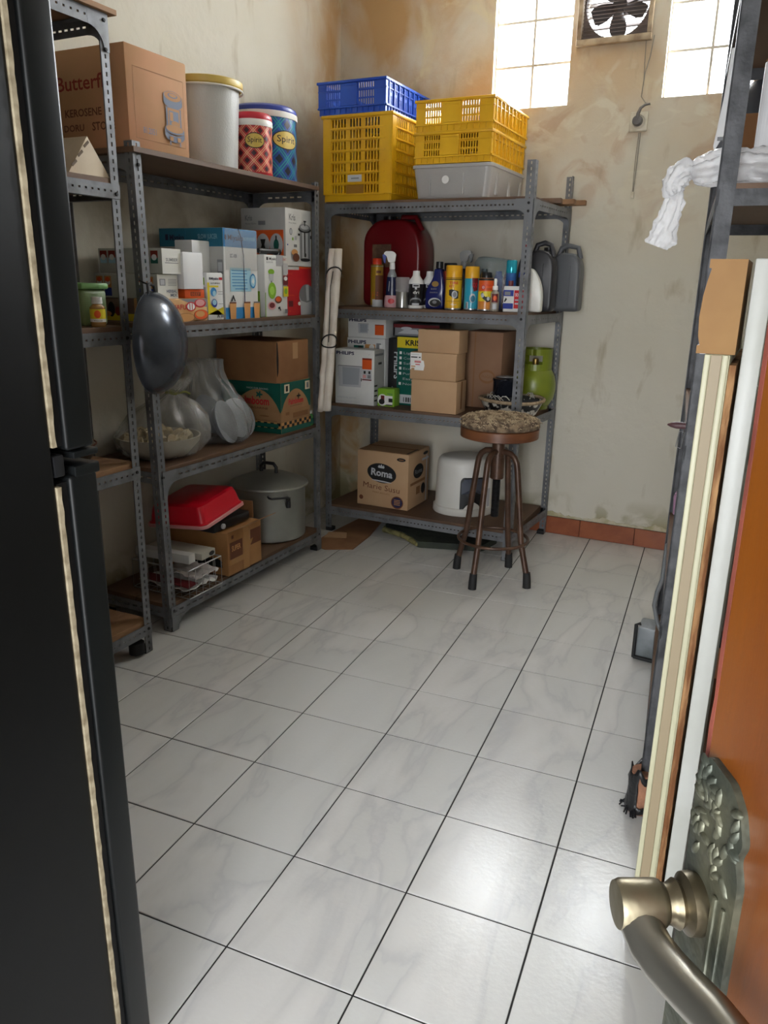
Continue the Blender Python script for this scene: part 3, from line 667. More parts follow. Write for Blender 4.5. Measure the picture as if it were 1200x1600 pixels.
# ------------------------------------------------------------------ on the long shelf: top tier (z 1.80)
Z1, Z2, Z3, Z4 = 1.8005, 1.218, 0.677, 0.119
c = Carton('stove_carton', 'large aged cardboard carton with a faded blue stove drawing, on top of the long shelf', -1.475, -1.160, 1.115, 1.418, Z1, 2.112, KRAFT_D, 'carton')
p = c.face('right')
for a in ((0.10, 0.10, 0.93, 0.106), (0.10, 0.80, 0.93, 0.806), (0.10, 0.10, 0.106, 0.80), (0.925, 0.10, 0.93, 0.80)): p.rect(*a, P_SHADE)
p.ell(0.735, 0.61, 0.16, 0.062, P_FBLUE).ell(0.735, 0.618, 0.145, 0.05, KRAFT_D).ell(0.735, 0.625, 0.085, 0.026, P_FBLUE).ell(0.735, 0.628, 0.065, 0.018, KRAFT_D)
p.poly([(0.575, 0.60), (0.60, 0.575), (0.66, 0.555), (0.735, 0.548), (0.81, 0.555), (0.87, 0.575), (0.895, 0.60), (0.895, 0.54), (0.87, 0.515), (0.81, 0.497), (0.735, 0.49), (0.66, 0.497), (0.60, 0.515), (0.575, 0.54)], P_FBLUE)
p.rect(0.605, 0.28, 0.865, 0.50, P_FBLUE).rect(0.630, 0.29, 0.840, 0.492, KRAFT_D).rect(0.652, 0.31, 0.818, 0.465, P_FBLUE).rect(0.665, 0.36, 0.72, 0.45, KRAFT_D).ell(0.755, 0.335, 0.07, 0.03, KRAFT_D)
p.poly([(0.565, 0.27), (0.60, 0.235), (0.66, 0.215), (0.735, 0.207), (0.81, 0.215), (0.87, 0.235), (0.905, 0.27), (0.905, 0.20), (0.87, 0.165), (0.81, 0.145), (0.735, 0.137), (0.66, 0.145), (0.60, 0.165), (0.565, 0.20)], P_FBLUE)
p.ell(0.735, 0.272, 0.168, 0.05, P_FBLUE).ell(0.735, 0.280, 0.150, 0.040, KRAFT_D)
p.rect(0.64, 0.105, 0.66, 0.15, P_FBLUE).rect(0.81, 0.105, 0.83, 0.15, P_FBLUE).rect(0.64, 0.15, 0.70, 0.195, KRAFT_D).rect(0.77, 0.15, 0.83, 0.195, KRAFT_D)
p.text('81.2051', 0.20, 0.165, 0.06, P_FBLUE, 0.21, bold=0.01).done('printed_side', c.o)
p = c.face('front')
p.text('Butterfly', 0.0, 0.60, 0.14, P_DKRED, 0.80, bold=0.012).text('KEROSENE', 0.09, 0.335, 0.075, P_BROWN, 0.54, bold=0.02).text('DORU', 0.06, 0.19, 0.065, P_BROWN, 0.30, bold=0.02).text('STOVE', 0.48, 0.185, 0.08, P_BROWN, 0.33, bold=0.02).done('printed_end', c.o)
f = MB(); f.box(0.02, 0.12, -0.06, 0.02, c.h, c.h + 0.012, 0.004); f.obj('lifted_flap', KRAFT_D, c.o)

TUBW = film('milky_plastic', (226, 228, 226), 0.93, 0.3, 0.35)
t = thing('plastic_bucket', 'tall milky white plastic bucket with a yellow lid beside the stove carton', 'bucket', (-1.325, 1.735, Z1))
f = MB(); f.lathe([(0.116, 0), (0.120, 0.004), (0.134, 0.30), (0.137, 0.312), (0.131, 0.312), (0.117, 0.008), (0, 0.008)], 36); f.obj('body', TUBW, t, 40)
f = MB(); f.lathe([(0.148, 0.308), (0.150, 0.314), (0.150, 0.330), (0.142, 0.334), (0.139, 0.328), (0, 0.328)], 36); f.lathe([(0.140, 0.300), (0.149, 0.309)], 36, cap0=False, cap1=False); f.obj('lid', M('dull_yellow_plastic', (206, 178, 92), 0.4), t, 40)
f = MB(); f.tube([(0.149 * math.cos(a), 0.149 * math.sin(a), 0.300 - 0.0 * a) for a in [2 * PI * k / 30 for k in range(30)]], 0.004, 6, closed=True); f.obj('rim', M('milky_rim', (222, 220, 212), 0.4), t, 50)

def canister(name, label, x, y, r, h, base, lidmat, mat, text_h, phi, kx):
    t = thing(name, label, 'canister', (x, y, Z1))
    f = MB(); f.lathe([(r * 0.97, 0), (r * 1.01, 0.004), (r * 1.01, 0.014)], 36); f.obj('base', base, t, 40)
    f = MB(); f.lathe([(r, 0.012), (r, h - 0.045)], 48, uvk=(kx, kx / (2 * PI * r))); f.obj('body', mat, t, 40)
    f = MB(); f.lathe([(r * 1.025, h - 0.052), (r * 1.035, h - 0.046), (r * 1.035, h - 0.030), (r * 1.0, h - 0.026)], 40); f.obj('rim', M('white_rim', (226, 224, 218), 0.4), t, 40)
    f = MB(); f.lathe([(r * 1.01, h - 0.027), (r * 1.02, h - 0.022), (r * 1.0, h - 0.010), (r * 0.90, h), (0, h)], 40); f.obj('lid', lidmat, t, 40)
    q = wrap(r + 0.0006, h, phi, 0, 1.7)
    q.ell(0.5, 0.55, 0.30, 0.125, P_BLACK, 28).ell(0.5, 0.55, 0.28, 0.110, M('gold_label', (206, 178, 86), 0.4), 28).text('Spirit', 0.5, 0.52, 0.085, P_BLACK, 0.42, 'C', bold=0.004).done('printed_badge', t)
    return t
canister('tartan_canister', 'smaller red tartan canister with a red lid on top of the long shelf', -1.245, 1.938, 0.083, 0.245, M('red_plastic', (186, 30, 44), 0.3),
         M('red_lid', (190, 34, 52), 0.35), tartan('red_tartan', (198, 62, 62), (150, 30, 40), (62, 20, 34), (232, 176, 140)), 0.08, math.radians(-48), 9)
canister('tartan_canister', 'large blue tartan canister with a blue lid at the end of the long shelf', -1.345, 2.165, 0.150, 0.315, M('blue_plastic', (36, 62, 140), 0.3),
         M('blue_lid', (44, 62, 150), 0.35), tartan('blue_tartan', (34, 84, 168), (24, 52, 110), (16, 20, 44), (36, 150, 150)), 0.08, math.radians(-12), 10)

# ------------------------------------------------------------------ second tier (z 1.205)
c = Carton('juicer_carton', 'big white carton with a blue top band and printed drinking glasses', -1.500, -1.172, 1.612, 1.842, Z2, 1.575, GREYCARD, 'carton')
p = c.face('right'); p.rect(0, 0, 1, 1, WHITECARD).rect(0, 0.80, 1, 1.0, P_BLUE).rect(0, 0, 1, 0.13, P_BLUE)
p.text('Miyako', 0.13, 0.875, 0.06, P_NAVY, 0.46, bold=0.015).rect(0.04, 0.875, 0.09, 0.93, P_NAVY).text('SLOW JUICER', 0.58, 0.885, 0.035, P_LBLUE, 0.36).text('SC-100', 0.17, 0.685, 0.040, P_NAVY, 0.20, bold=0.02)
p.rect(0.16, 0.31, 0.78, 0.575, P_LBLUE)
for k in range(7): p.rect(0.20 + (0.08 if k == 6 else 0), 0.54 - k * 0.034, 0.66 - (0.06 if k % 3 == 2 else 0), 0.548 - k * 0.034, P_BLUE)
p.ell(0.83, 0.43, 0.095, 0.085, P_BLUE).ell(0.83, 0.43, 0.075, 0.066, P_LBLUE).poly([(0.79, 0.42), (0.83, 0.47), (0.87, 0.43), (0.84, 0.39)], P_WHITE)
p.poly([(0.14, 0.20), (0.20, 0.27), (0.22, 0.27), (0.28, 0.20), (0.24, 0.20), (0.21, 0.235), (0.18, 0.20)], P_BLACK)
for u in (0.10, 0.53, 0.83): p.poly([(u + 0.01, 0.0), (u + 0.17, 0.0), (u + 0.19, 0.19), (u - 0.01, 0.19)], P_TAN); p.rect(u - 0.008, 0.175, u + 0.188, 0.192, P_BROWN if u < 0.8 else P_GREY)
p.done('printed_front', c.o)
p = c.face('front'); p.rect(0, 0.80, 1, 1, P_TEAL).rect(0.42, 0.80, 0.425, 1, P_BLUE).text('Miyako', 0.17, 0.87, 0.06, P_NAVY, 0.23, bold=0.025).rect(0.10, 0.87, 0.145, 0.935, P_NAVY).text('SLOW JUICER', 0.62, 0.885, 0.05, P_LBLUE, 0.30)  # this side's shade is put into colour: teal band, greyer card
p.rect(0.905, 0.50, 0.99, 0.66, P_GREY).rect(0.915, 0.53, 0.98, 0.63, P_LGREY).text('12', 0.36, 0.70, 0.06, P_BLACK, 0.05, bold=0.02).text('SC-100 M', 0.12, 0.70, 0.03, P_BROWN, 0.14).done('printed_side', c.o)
f = MB(); f.tube([(c.w / 2 + 0.004, -0.018, c.h + 0.004), (c.w / 2 + 0.004, 0.000, c.h - 0.03), (c.w / 2 + 0.004, 0.015, c.h * 0.72), (c.w / 2 + 0.004, 0.016, 0.01)], 0.0018, 6); f.obj('string', P_NAVY, c.o)
# gift wrap film of the juicer carton is glossy
f = MB(); f.box(c.w / 2 + 0.006, c.w / 2 + 0.0066, -c.d / 2 + 0.004, c.d / 2 - 0.004, c.h * 0.55, c.h - 0.003); f.obj('clear_wrap', film('clear_wrap', (250, 250, 250), 0.02, 0.08, 0.2, 0.4), c.o)

c = Carton('blender_carton', 'white carton showing a lime green blender, beside the big blue banded carton', -1.262, -1.172, 1.898, 2.078, Z2, 1.482, WHITECARD, 'carton')
p = c.face('right')
p.rect(0, 0.0, 0.03, 0.4, P_GREEN).text('Miyako', 0.20, 0.925, 0.04, P_BLACK, 0.32, bold=0.02).rect(0.08, 0.92, 0.15, 0.97, P_BLACK).text('BLENDER', 0.08, 0.875, 0.025, P_GREY, 0.28).text('3 in 1', 0.78, 0.925, 0.045, P_RED, 0.16, bold=0.02)
p.ell(0.27, 0.735, 0.135, 0.045, P_GREEN).poly([(0.17, 0.70), (0.37, 0.70), (0.35, 0.585), (0.19, 0.585)], P_LGREY).rect(0.235, 0.56, 0.30, 0.59, P_GREY)
p.ell(0.29, 0.43, 0.175, 0.135, P_GREEN).ell(0.29, 0.43, 0.10, 0.07, M('light_lime', (160, 206, 84), 0.5)).ell(0.55, 0.28, 0.155, 0.06, P_BROWN).ell(0.55, 0.29, 0.12, 0.042, P_ORANGE)
p.ell(0.26, 0.185, 0.175, 0.068, P_PINK).ell(0.26, 0.19, 0.12, 0.045, P_MAROON).poly([(0.52, 0.15), (0.60, 0.17), (0.66, 0.10), (0.63, 0.09), (0.58, 0.13), (0.53, 0.12)], P_BLACK)
p.rect(0.77, 0.70, 0.99, 0.88, P_LGREY).rect(0.77, 0.52, 0.99, 0.68, P_MAROON).ell(0.88, 0.63, 0.08, 0.035, P_WHITE).rect(0.77, 0.33, 0.99, 0.50, P_YELLOW).ell(0.88, 0.42, 0.07, 0.05, P_GREEN).rect(0.82, 0.05, 0.95, 0.12, P_GREY)
p.done('printed_front', c.o)
p = c.face('front'); p.rect(0, 0, 0.7, 0.42, P_GREEN).done('printed_side', c.o)
f = MB()
f.box(c.w / 2 + 0.001, c.w / 2 + 0.0018, 0.00, 0.055, c.h - 0.045, c.h + 0.002); f.obj('clear_tape', film('clear_tape_side', (235, 235, 240), 0.35, 0.1, 0.2), c.o); f = MB(); f.box(c.w / 2 - 0.03, c.w / 2 + 0.0018, 0.00, 0.055, c.h + 0.002, c.h + 0.0028); f.obj('clear_tape', film('clear_tape', (235, 235, 240), 0.35, 0.1, 0.2), c.o)

c = Carton('pot_carton', 'red carton showing a steel stockpot, at the far end of the second tier', -1.480, -1.192, 2.092, 2.318, Z2, 1.440, GREYCARD, 'carton')
p = c.face('right'); p.rect(0, 0, 1, 0.93, P_RED).rect(0.52, 0.93, 1, 1, P_ORANGE).rect(0.52, 0.925, 1, 0.965, P_RED)
p.text('STOCK POT', 0.06, 0.83, 0.035, P_ORANGE, 0.20).text('Stainless', 0.10, 0.40, 0.035, P_ORANGE, 0.22).rect(0.10, 0.18, 0.27, 0.30, P_MAROON)
p.rect(0.57, 0, 1, 0.34, P_LGREY).ell(0.80, 0.40, 0.30, 0.24, P_GREY).poly([(0.50, 0.40), (0.58, 0.30), (0.80, 0.255), (1.0, 0.29), (1.0, 0.0), (0.56, 0.0), (0.545, 0.30)], P_LGREY).poly([(0.76, 0.62), (0.88, 0.63), (0.90, 0.30), (0.80, 0.29)], P_LGREY).ell(0.50, 0.24, 0.05, 0.04, P_WHITE)
p.text('24', 0.10, 0.07, 0.04, P_ORANGE).done('printed_front', c.o)
c = Carton('urn_carton', 'white and orange carton showing a steel urn, standing on the red pot carton', -1.435, -1.190, 2.096, 2.316, 1.4425, 1.692, GREYCARD, 'carton')
p = c.face('right'); p.rect(0, 0, 1, 1, WHITECARD).text('Kris', 0.14, 0.80, 0.105, P_GREY, 0.24, bold=0.02).text('Water Boiler', 0.12, 0.74, 0.025, P_GREY, 0.3)
p.ell(0.20, 0.60, 0.055, 0.062, P_GREY).ell(0.20, 0.60, 0.04, 0.045, P_LGREY).rect(0.24, 0.45, 0.29, 0.50, P_GREEN).rect(0.34, 0.46, 0.42, 0.53, P_LGREY).rect(0.30, 0.33, 0.42, 0.38, P_GREY).rect(0.04, 0.355, 0.08, 0.38, P_DBLUE)
p.rect(0.51, 0.12, 0.93, 0.66, P_LGREY).rect(0.54, 0.12, 0.62, 0.66, P_GREY).rect(0.70, 0.17, 0.75, 0.62, P_BLACK).rect(0.86, 0.12, 0.93, 0.66, P_GREY).ell(0.72, 0.655, 0.255, 0.055, P_BLACK).ell(0.72, 0.69, 0.22, 0.065, P_GREY).ell(0.72, 0.70, 0.17, 0.04, P_LGREY).rect(0.70, 0.72, 0.74, 0.80, P_BLACK).rect(0.67, 0.79, 0.77, 0.815, P_BLACK)
p.rect(0.44, 0.54, 0.52, 0.58, P_BLACK).rect(0.93, 0.50, 0.98, 0.56, P_BLACK).ell(0.725, 0.115, 0.20, 0.03, P_BLACK).ell(0.725, 0.20, 0.035, 0.04, P_BLACK)
p.ell(0.30, 0.24, 0.12, 0.055, P_TAN).ell(0.35, 0.15, 0.13, 0.075, P_BROWN).done('printed_front', c.o)
p = c.face('front'); p.text('Kris', 0.10, 0.79, 0.09, P_GREY, 0.16, bold=0.02).text('Water Boiler', 0.10, 0.72, 0.03, P_GREY, 0.26).rect(0.40, 0.71, 0.56, 0.78, P_GREY)
p.rect(0.10, 0.10, 0.96, 0.62, P_ORANGE).ell(0.50, 0.36, 0.15, 0.20, P_LGREY).poly([(0.44, 0.46), (0.56, 0.46), (0.53, 0.36), (0.56, 0.28), (0.44, 0.28), (0.47, 0.36)], P_BLACK).ell(0.80, 0.36, 0.15, 0.20, P_LGREY).ell(0.80, 0.36, 0.06, 0.10, P_DGREEN).rect(0.785, 0.44, 0.815, 0.52, P_BLACK).done('printed_side', c.o)
t = thing('torch', 'black torch lying on top of the lime green blender carton', 'torch', (-1.205, 1.99, 1.4995))
f = MB(); f.X = Matrix.Rotation(-PI / 2, 4, 'X'); f.lathe([(0.009, -0.09), (0.0115, -0.085), (0.0115, 0.03), (0.0145, 0.045), (0.0145, 0.072), (0.011, 0.074), (0, 0.074)], 16); f.obj('body', BLACK, t, 40)
f = MB(); f.X = Matrix.Rotation(-PI / 2, 4, 'X'); f.lathe([(0.0155, 0.048), (0.0155, 0.054)], 16); f.obj('chrome_ring', M('chrome_ring', (190, 190, 196), 0.2, 1.0), t, 40)

c = Carton('slim_box', 'slim white and yellow box with two blue round pictures, beside the orange box', -1.235, -1.172, 1.500, 1.600, Z2, 1.400, WHITECARD, 'box')
p = c.face('right'); p.poly([(0, 0.30), (0.12, 0.36), (1, 0.10), (1, 0.28), (0.2, 0.12), (0, 0.12)], P_YELLOW).rect(0, 0.3, 0.13, 0.8, P_YELLOW).rect(0.02, 0.70, 0.7, 0.735, P_YELLOW)
p.text('Miyako', 0.22, 0.86, 0.05, P_NAVY, 0.50, bold=0.03).rect(0.12, 0.86, 0.19, 0.91, P_NAVY).rect(0.74, 0.855, 0.95, 0.91, P_RED).text('VACUUM BAG', 0.18, 0.77, 0.03, P_BLACK, 0.6, bold=0.03)
p.ell(0.36, 0.60, 0.19, 0.095, P_BLUE).ell(0.40, 0.57, 0.11, 0.06, P_LBLUE).ell(0.38, 0.36, 0.18, 0.09, P_DBLUE).ell(0.38, 0.38, 0.13, 0.06, P_LBLUE).rect(0.62, 0.60, 0.92, 0.61, P_GREY).rect(0.62, 0.55, 0.92, 0.56, P_GREY).rect(0.62, 0.34, 0.92, 0.35, P_GREY)
p.poly([(0.50, 0.05), (0.56, 0.12), (0.60, 0.12), (0.67, 0.05), (0.62, 0.05), (0.585, 0.09), (0.55, 0.05)], P_BLACK).rect(0.73, 0.05, 0.92, 0.11, P_GREY).done('printed_front', c.o)
p = c.face('front'); p.rect(0.3, 0.75, 0.8, 0.9, P_GREEN).rect(0.2, 0.3, 0.9, 0.7, P_LGREY).done('printed_side', c.o)

c = Carton('biscuit_box', 'tan biscuit box with a red printed name, lying behind the hanging wok', -1.30, -1.170, 1.225, 1.492, Z2, 1.302, M('pastry_print', (206, 152, 92), 0.5, 0, (226, 184, 132), 9), 'box')
p = c.face('right'); p.poly([(0.40, 1), (1, 1), (1, 0.62), (0.72, 0.70)], P_GREY).ell(0.84, 0.80, 0.13, 0.2, P_RED).ell(0.84, 0.82, 0.10, 0.15, P_PINK).ell(0.63, 0.66, 0.11, 0.21, P_RED).ell(0.63, 0.66, 0.085, 0.16, P_WHITE).rect(0.595, 0.52, 0.61, 0.8, P_RED).rect(0.645, 0.52, 0.66, 0.8, P_RED)
p.text('WAFU', 0.18, 0.54, 0.22, P_RED, 0.34, bold=0.01).ell(0.50, 0.16, 0.20, 0.22, P_SHADE).ell(0.50, 0.18, 0.19, 0.18, P_TAN).ell(0.84, 0.26, 0.17, 0.26, P_SHADE).ell(0.84, 0.29, 0.15, 0.22, P_ORANGE).ell(0.82, 0.32, 0.10, 0.14, P_TAN).done('printed_front', c.o)
c = Carton('orange_box', 'flat orange box with dark lettering, lying on the tan biscuit box', -1.27, -1.178, 1.372, 1.490, 1.3045, 1.336, P_ORANGE, 'box')
p = c.face('right'); p.rect(0.28, 0.25, 0.78, 0.72, P_BROWN).text('BEEF', 0.32, 0.32, 0.34, P_ORANGE, 0.42, bold=0.02).done('printed_front', c.o)
c = Carton('blank_box', 'blank white box standing upright on the flat orange box', -1.225, -1.165, 1.355, 1.470, 1.3385, 1.472, M('bright_white_card', (238, 239, 242), 0.5), 'box', bev=0.002)
c = Carton('blank_box', 'taller blank white box standing behind the orange box and beside the banded carton', -1.325, -1.238, 1.500, 1.608, 1.3375, 1.522, M('white_box_card', (234, 235, 236), 0.45), 'box', bev=0.002)
c2 = Carton('grey_box', 'short grey box hidden under the taller blank white box', -1.325, -1.242, 1.500, 1.598, Z2, 1.3365, GREYCARD, 'box')
MED = M('pale_print_card', (196, 198, 190), 0.55, 0, (182, 184, 176), 7)
for zz, top, lab, k in ((1.302, 1.390, 'long white packet with blue and orange pictures, lower of two behind the wok', 0), (1.3925, 1.482, 'long white packet with red and green pictures, upper of two behind the wok', 1)):
    dx = 0.012 * k
    c = Carton('medicine_packet', lab, -1.500 + dx, -1.188 + dx, 1.235 + 0.018 * k, 1.345 + 0.012 * k, zz, top, MED, 'packet', flaps=False)
    p = c.face('front')
    for u in (0.03, 0.17, 0.70, 0.84):
        a, b = (P_ORANGE, P_DBLUE) if k == 0 else (P_DKRED, P_DBLUE if u < 0.5 else P_DGREEN)
        p.rect(u, 0.40 if k else 0.08, u + 0.11, 0.90, P_TAN if k == 0 else a).rect(u, 0.40 if k else 0.08, u + 0.11, 0.62 if k else 0.42, b if k == 0 or u > 0.5 else P_LBLUE).ell(u + 0.055, 0.64, 0.04, 0.12, P_WHITE)
        if k == 0: p.ell(u + 0.055, 0.76, 0.04, 0.10, a)
    p.ell(0.74, 0.2, 0.012, 0.05, P_BLACK).done('printed_side', c.o)
    p = c.face('right'); p.rect(0.0, 0.0, 1, 1, M('white_end', (226, 226, 220), 0.5))
    if k: p.text('SUMBER', 0.2, 0.50, 0.12, P_GREY, 0.62, bold=0.02).rect(0.14, 0.42, 0.84, 0.45, P_GREY)
    else:
        p.rect(0.10, 0.55, 0.38, 0.82, P_GREY).rect(0.14, 0.58, 0.34, 0.79, P_LGREY).text('HERBAL', 0.42, 0.26, 0.12, P_FBLUE, 0.52, bold=0.02).text('MIX', 0.6, 0.10, 0.12, P_FBLUE, 0.34, bold=0.02)
        for q in range(5): p.rect(0.5, 0.55 + q * 0.06, 0.92, 0.57 + q * 0.06, P_GREY)
    p.done('printed_end', c.o)
    if k == 0: base_pk = c
c = Carton('snack_carton', 'dark picture-printed snack carton under the white packets at the near end of the tier', -1.505, -1.312, 1.240, 1.350, Z2, 1.3005, M('dim_print_card', (132, 110, 96), 0.6, 0, (110, 84, 70), 6), 'carton', flaps=False)
p = c.face('front'); p.rect(0, 0, 1, 0.32, P_YELLOW).ell(0.14, 0.44, 0.10, 0.22, P_MAROON).ell(0.40, 0.5, 0.09, 0.34, P_BLACK).ell(0.28, 0.30, 0.12, 0.12, P_TAN).ell(0.58, 0.42, 0.08, 0.2, P_DKRED).done('printed_side', c.o)

# third tier (z .664)
c = Carton('brown_carton', 'plain brown carton with a torn corner on top of the margarine carton', -1.500, -1.160, 1.955, 2.235, 0.918, 1.105, KRAFT_B, 'carton', rz=0.0)
f = MB(); f.prism([(0, 0.03), (0.007, 0.05), (0.009, 0.11), (0.004, 0.185), (0, 0.187), (-0.002, 0.1)], 0, 0.0012, fn=lambda u, v, t: (c.w / 2 + 0.0006 + t, -c.d / 2 + 0.006 + u * 1.4, v)); f.obj('torn_slit', M('dark_inside', (22, 16, 12), 0.9), c.o)
p = c.face('right'); p.rect(0.50, 0.55, 0.66, 0.95, M('pale_tape', (186, 146, 106), 0.4)).done('tape', c.o)
c = Carton('margarine_carton', 'kraft margarine carton with green top, red lettering and a chequered border, on the third tier', -1.500, -1.158, 1.985, 2.245, Z3, 0.915, KRAFT, 'carton')
for side, us in (('front', 1.0), ('right', 1.0)):
    p = c.face(side); p.rect(0, 0.74, 1, 1, P_DGREEN)
    n = 14
    if side == 'front': arch = [(0.985 - 0.87 * k / n, 0.42 + 0.44 * math.sin(PI * (k / n) ** 0.8)) for k in range(n + 1)]; p.poly([(1, 0.74), (1, 0.42)] + arch + [(0.0, 0.62), (0, 0.74)], P_DGREEN).poly([(a, b) for a, b in arch] , KRAFT)
    else: arch = [(0.02 + 0.93 * k / n, 0.45 + 0.40 * math.sin(PI * k / n) ** 0.7) for k in range(n + 1)]; p.poly([(0, 0.74), (0, 0.45), (1, 0.45), (1, 0.74)], P_DGREEN).poly(arch[::-1], KRAFT)
    p.rect(0, 0, 1, 0.10, P_DGREEN)
    N2 = 18 if side == 'front' else 12
    p.rect(0, 0.10, 1, 0.22, P_TAN)
    for a in range(N2):
        for b in range(2):
            if (a + b) % 2 == 0: p.rect(a / N2, 0.10 + b * 0.06, (a + 1) / N2, 0.16 + b * 0.06, P_BLACK)
    if side == 'front':
        p.text('Palmboom', 0.30, 0.56, 0.15, P_RED, 0.52, bold=0.03).text('MARGARINE', 0.42, 0.47, 0.04, P_BROWN, 0.38, bold=0.01).text('MADE FOR BAKING', 0.45, 0.86, 0.035, P_LGREY, 0.36).rect(0.56, 0.12, 0.97, 0.20, P_DGREEN)
        for a in range(5): w = a * 1.25; p.ell(0.66 + 0.025 * math.cos(w), 0.76 + 0.025 * math.sin(w), 0.035, 0.02, P_DGREEN, 10, w)
        p.ell(0.74, 0.34, 0.08, 0.015, P_SHADE).text('PALMBOOM', 0.60, 0.245, 0.02, P_BROWN, 0.34)
    else:
        p.text('Palmboom', 0.22, 0.56, 0.11, P_RED, 0.50, bold=0.03).text('MARGARINE', 0.26, 0.51, 0.02, P_BROWN, 0.42).rect(0.08, 0.80, 0.25, 0.97, CREAM).rect(0.13, 0.83, 0.20, 0.94, P_BLACK).rect(0.78, 0.80, 0.95, 0.97, CREAM).rect(0.83, 0.83, 0.90, 0.94, P_GREY)
        for a in range(4): w = a * 1.5; p.ell(0.55 + 0.03 * math.cos(w), 0.70 + 0.018 * math.sin(w), 0.045, 0.018, P_BLACK, 10, w)
        p.rect(0.10, 0.36, 0.22, 0.42, P_SHADE).rect(0.34, 0.28, 0.86, 0.38, P_SHADE)
    p.done('printed_' + side, c.o)

BAG = film('clear_bag', (240, 240, 238), 0.10, 0.12, 0.25)
BAGG = film('greyish_bag', (214, 218, 222), 0.14, 0.10, 0.2)
def noisy(v, k, amp):
    from mathutils import noise
    return v + noise.noise_vector(v * k) * amp
def bag(parent, mat, prof, seg=40, pleat=0.0, npl=9, cx=0, cy=0, sx=1, sy=1, amp=0.008, k=14, lean=(0, 0), name='film'):
    """soft bag turned from a profile, gathered into pleats where the profile narrows"""
    f = MB(); rings = []; rm = max(r for r, z in prof)
    for (r, z) in prof:
        row = []
        for q in range(seg):
            a = 2 * PI * q / seg; w = r * (1 + pleat * (1.15 - r / rm) * math.cos(npl * a + z * 9))
            v = Vector((cx + w * sx * math.cos(a) + lean[0] * z, cy + w * sy * math.sin(a) + lean[1] * z, z))
            row.append(f.vert(noisy(v, k, amp * (0.25 if z < 0.01 else 1))))
        rings.append(row)
    for i in range(len(rings) - 1):
        for q in range(seg): f.face((rings[i][q], rings[i][(q + 1) % seg], rings[i + 1][(q + 1) % seg], rings[i + 1][q]))
    f.face(rings[0][::-1])
    zmin = min(v.z for v in f.v)
    for v in f.v: v.z = max(v.z, 0.0005)
    return f.obj(name, mat, parent, 180)
t = thing('bagged_basin', 'clear plastic bag tied round a basin of pale crackers, on the third tier', 'bag', (-1.335, 1.346, Z3))
f = MB(); f.lathe([(0.10, 0.004), (0.115, 0.006), (0.165, 0.06), (0.172, 0.085), (0.166, 0.086), (0.158, 0.062), (0.11, 0.012), (0, 0.012)], 32); f.obj('basin', M('grey_basin', (160, 150, 130), 0.5), t, 40)
CRK = M('cracker_heap', (204, 186, 146), 0.8, 0, (176, 152, 108), 18, bump=0.3)
f = MB(); rc = random.Random(5)
for k in range(70):
    a, r = rc.random() * 2 * PI, 0.135 * math.sqrt(rc.random()); z = 0.055 + 0.055 * (1 - r / 0.15) * rc.random() + 0.01
    f.X = Matrix.Translation((r * math.cos(a), r * math.sin(a), z)) @ Matrix.Rotation(rc.random() * 3, 4, 'X') @ Matrix.Rotation(rc.random() * 3, 4, 'Y'); f.lathe([(0.0, -0.004), (0.020, -0.002), (0.026, 0.003), (0.014, 0.006), (0, 0.006)], 9)
tag(f.obj('crackers', CRK, t, 50), kind='stuff')
bag(t, BAG, [(0.11, 0.001), (0.165, 0.03), (0.185, 0.075), (0.180, 0.12), (0.150, 0.17), (0.095, 0.215), (0.040, 0.245), (0.022, 0.26), (0.034, 0.275), (0.055, 0.30), (0.06, 0.315)], pleat=0.28, npl=11, amp=0.012, lean=(0.25, 0.12))
f = MB(); f.tube([(0.063 + 0.026 * math.cos(a), 0.031 + 0.026 * math.sin(a), 0.26 + 0.004 * math.sin(3 * a)) for a in [2 * PI * k / 14 for k in range(14)]], 0.006, 6, closed=True); f.tube([(0.088, 0.03, 0.258), (0.105, 0.06, 0.262), (0.10, 0.09, 0.25)], 0.005, 6); f.each('tie', M('green_tie', (112, 112, 48), 0.7), t, 60)
t = thing('bag_of_bowls', 'grey plastic bag of wrapped bowls slumped beside the margarine carton', 'bag', (-1.315, 1.728, Z3))
LID = M('grey_enamel', (150, 154, 160), 0.35, 0.0, (128, 132, 138), 8)
for (x, y, z, rx, ry, r) in ((0.075, -0.055, 0.098, 0.25, 1.25, 0.095), (0.045, 0.075, 0.094, -0.2, 1.15, 0.092), (-0.045, 0.0, 0.110, 0.1, 1.0, 0.10)):
    f = MB(); f.X = Matrix.Translation((x, y, z)) @ Matrix.Rotation(rx, 4, 'Z') @ Matrix.Rotation(ry, 4, 'Y'); f.lathe([(r * 0.5, -0.04), (r * 0.8, -0.025), (r, 0.0), (r * 1.02, 0.004), (r * 0.95, 0.006), (0, 0.016)], 30); f.obj('bowl', LID, t, 40)
bag(t, BAGG, [(0.10, 0.001), (0.138, 0.03), (0.152, 0.09), (0.148, 0.15), (0.134, 0.19), (0.108, 0.235), (0.085, 0.275), (0.070, 0.305), (0.066, 0.335), (0.075, 0.355), (0.05, 0.362)], pleat=0.30, npl=9, amp=0.020, k=15, seg=64, sx=1.0, sy=1.0, lean=(-0.1, -0.16))
t = thing('glass_jar', 'small green jar with a white lid beside the margarine carton', 'jar', (-1.185, 2.270, Z3))
f = MB(); f.lathe([(0.022, 0), (0.025, 0.004), (0.025, 0.05), (0.018, 0.058), (0, 0.058)], 18); f.obj('body', M('green_jar', (84, 150, 84), 0.2), t, 40)
f = MB(); f.lathe([(0.02, 0.0585), (0.021, 0.062), (0.021, 0.073), (0, 0.075)], 18); f.obj('lid', P_WHITE, t, 40)
f = MB(); f.box(-0.0, 0.026, -0.012, 0.012, 0.008, 0.035, 0.002); f.obj('label', P_DGREEN, t)

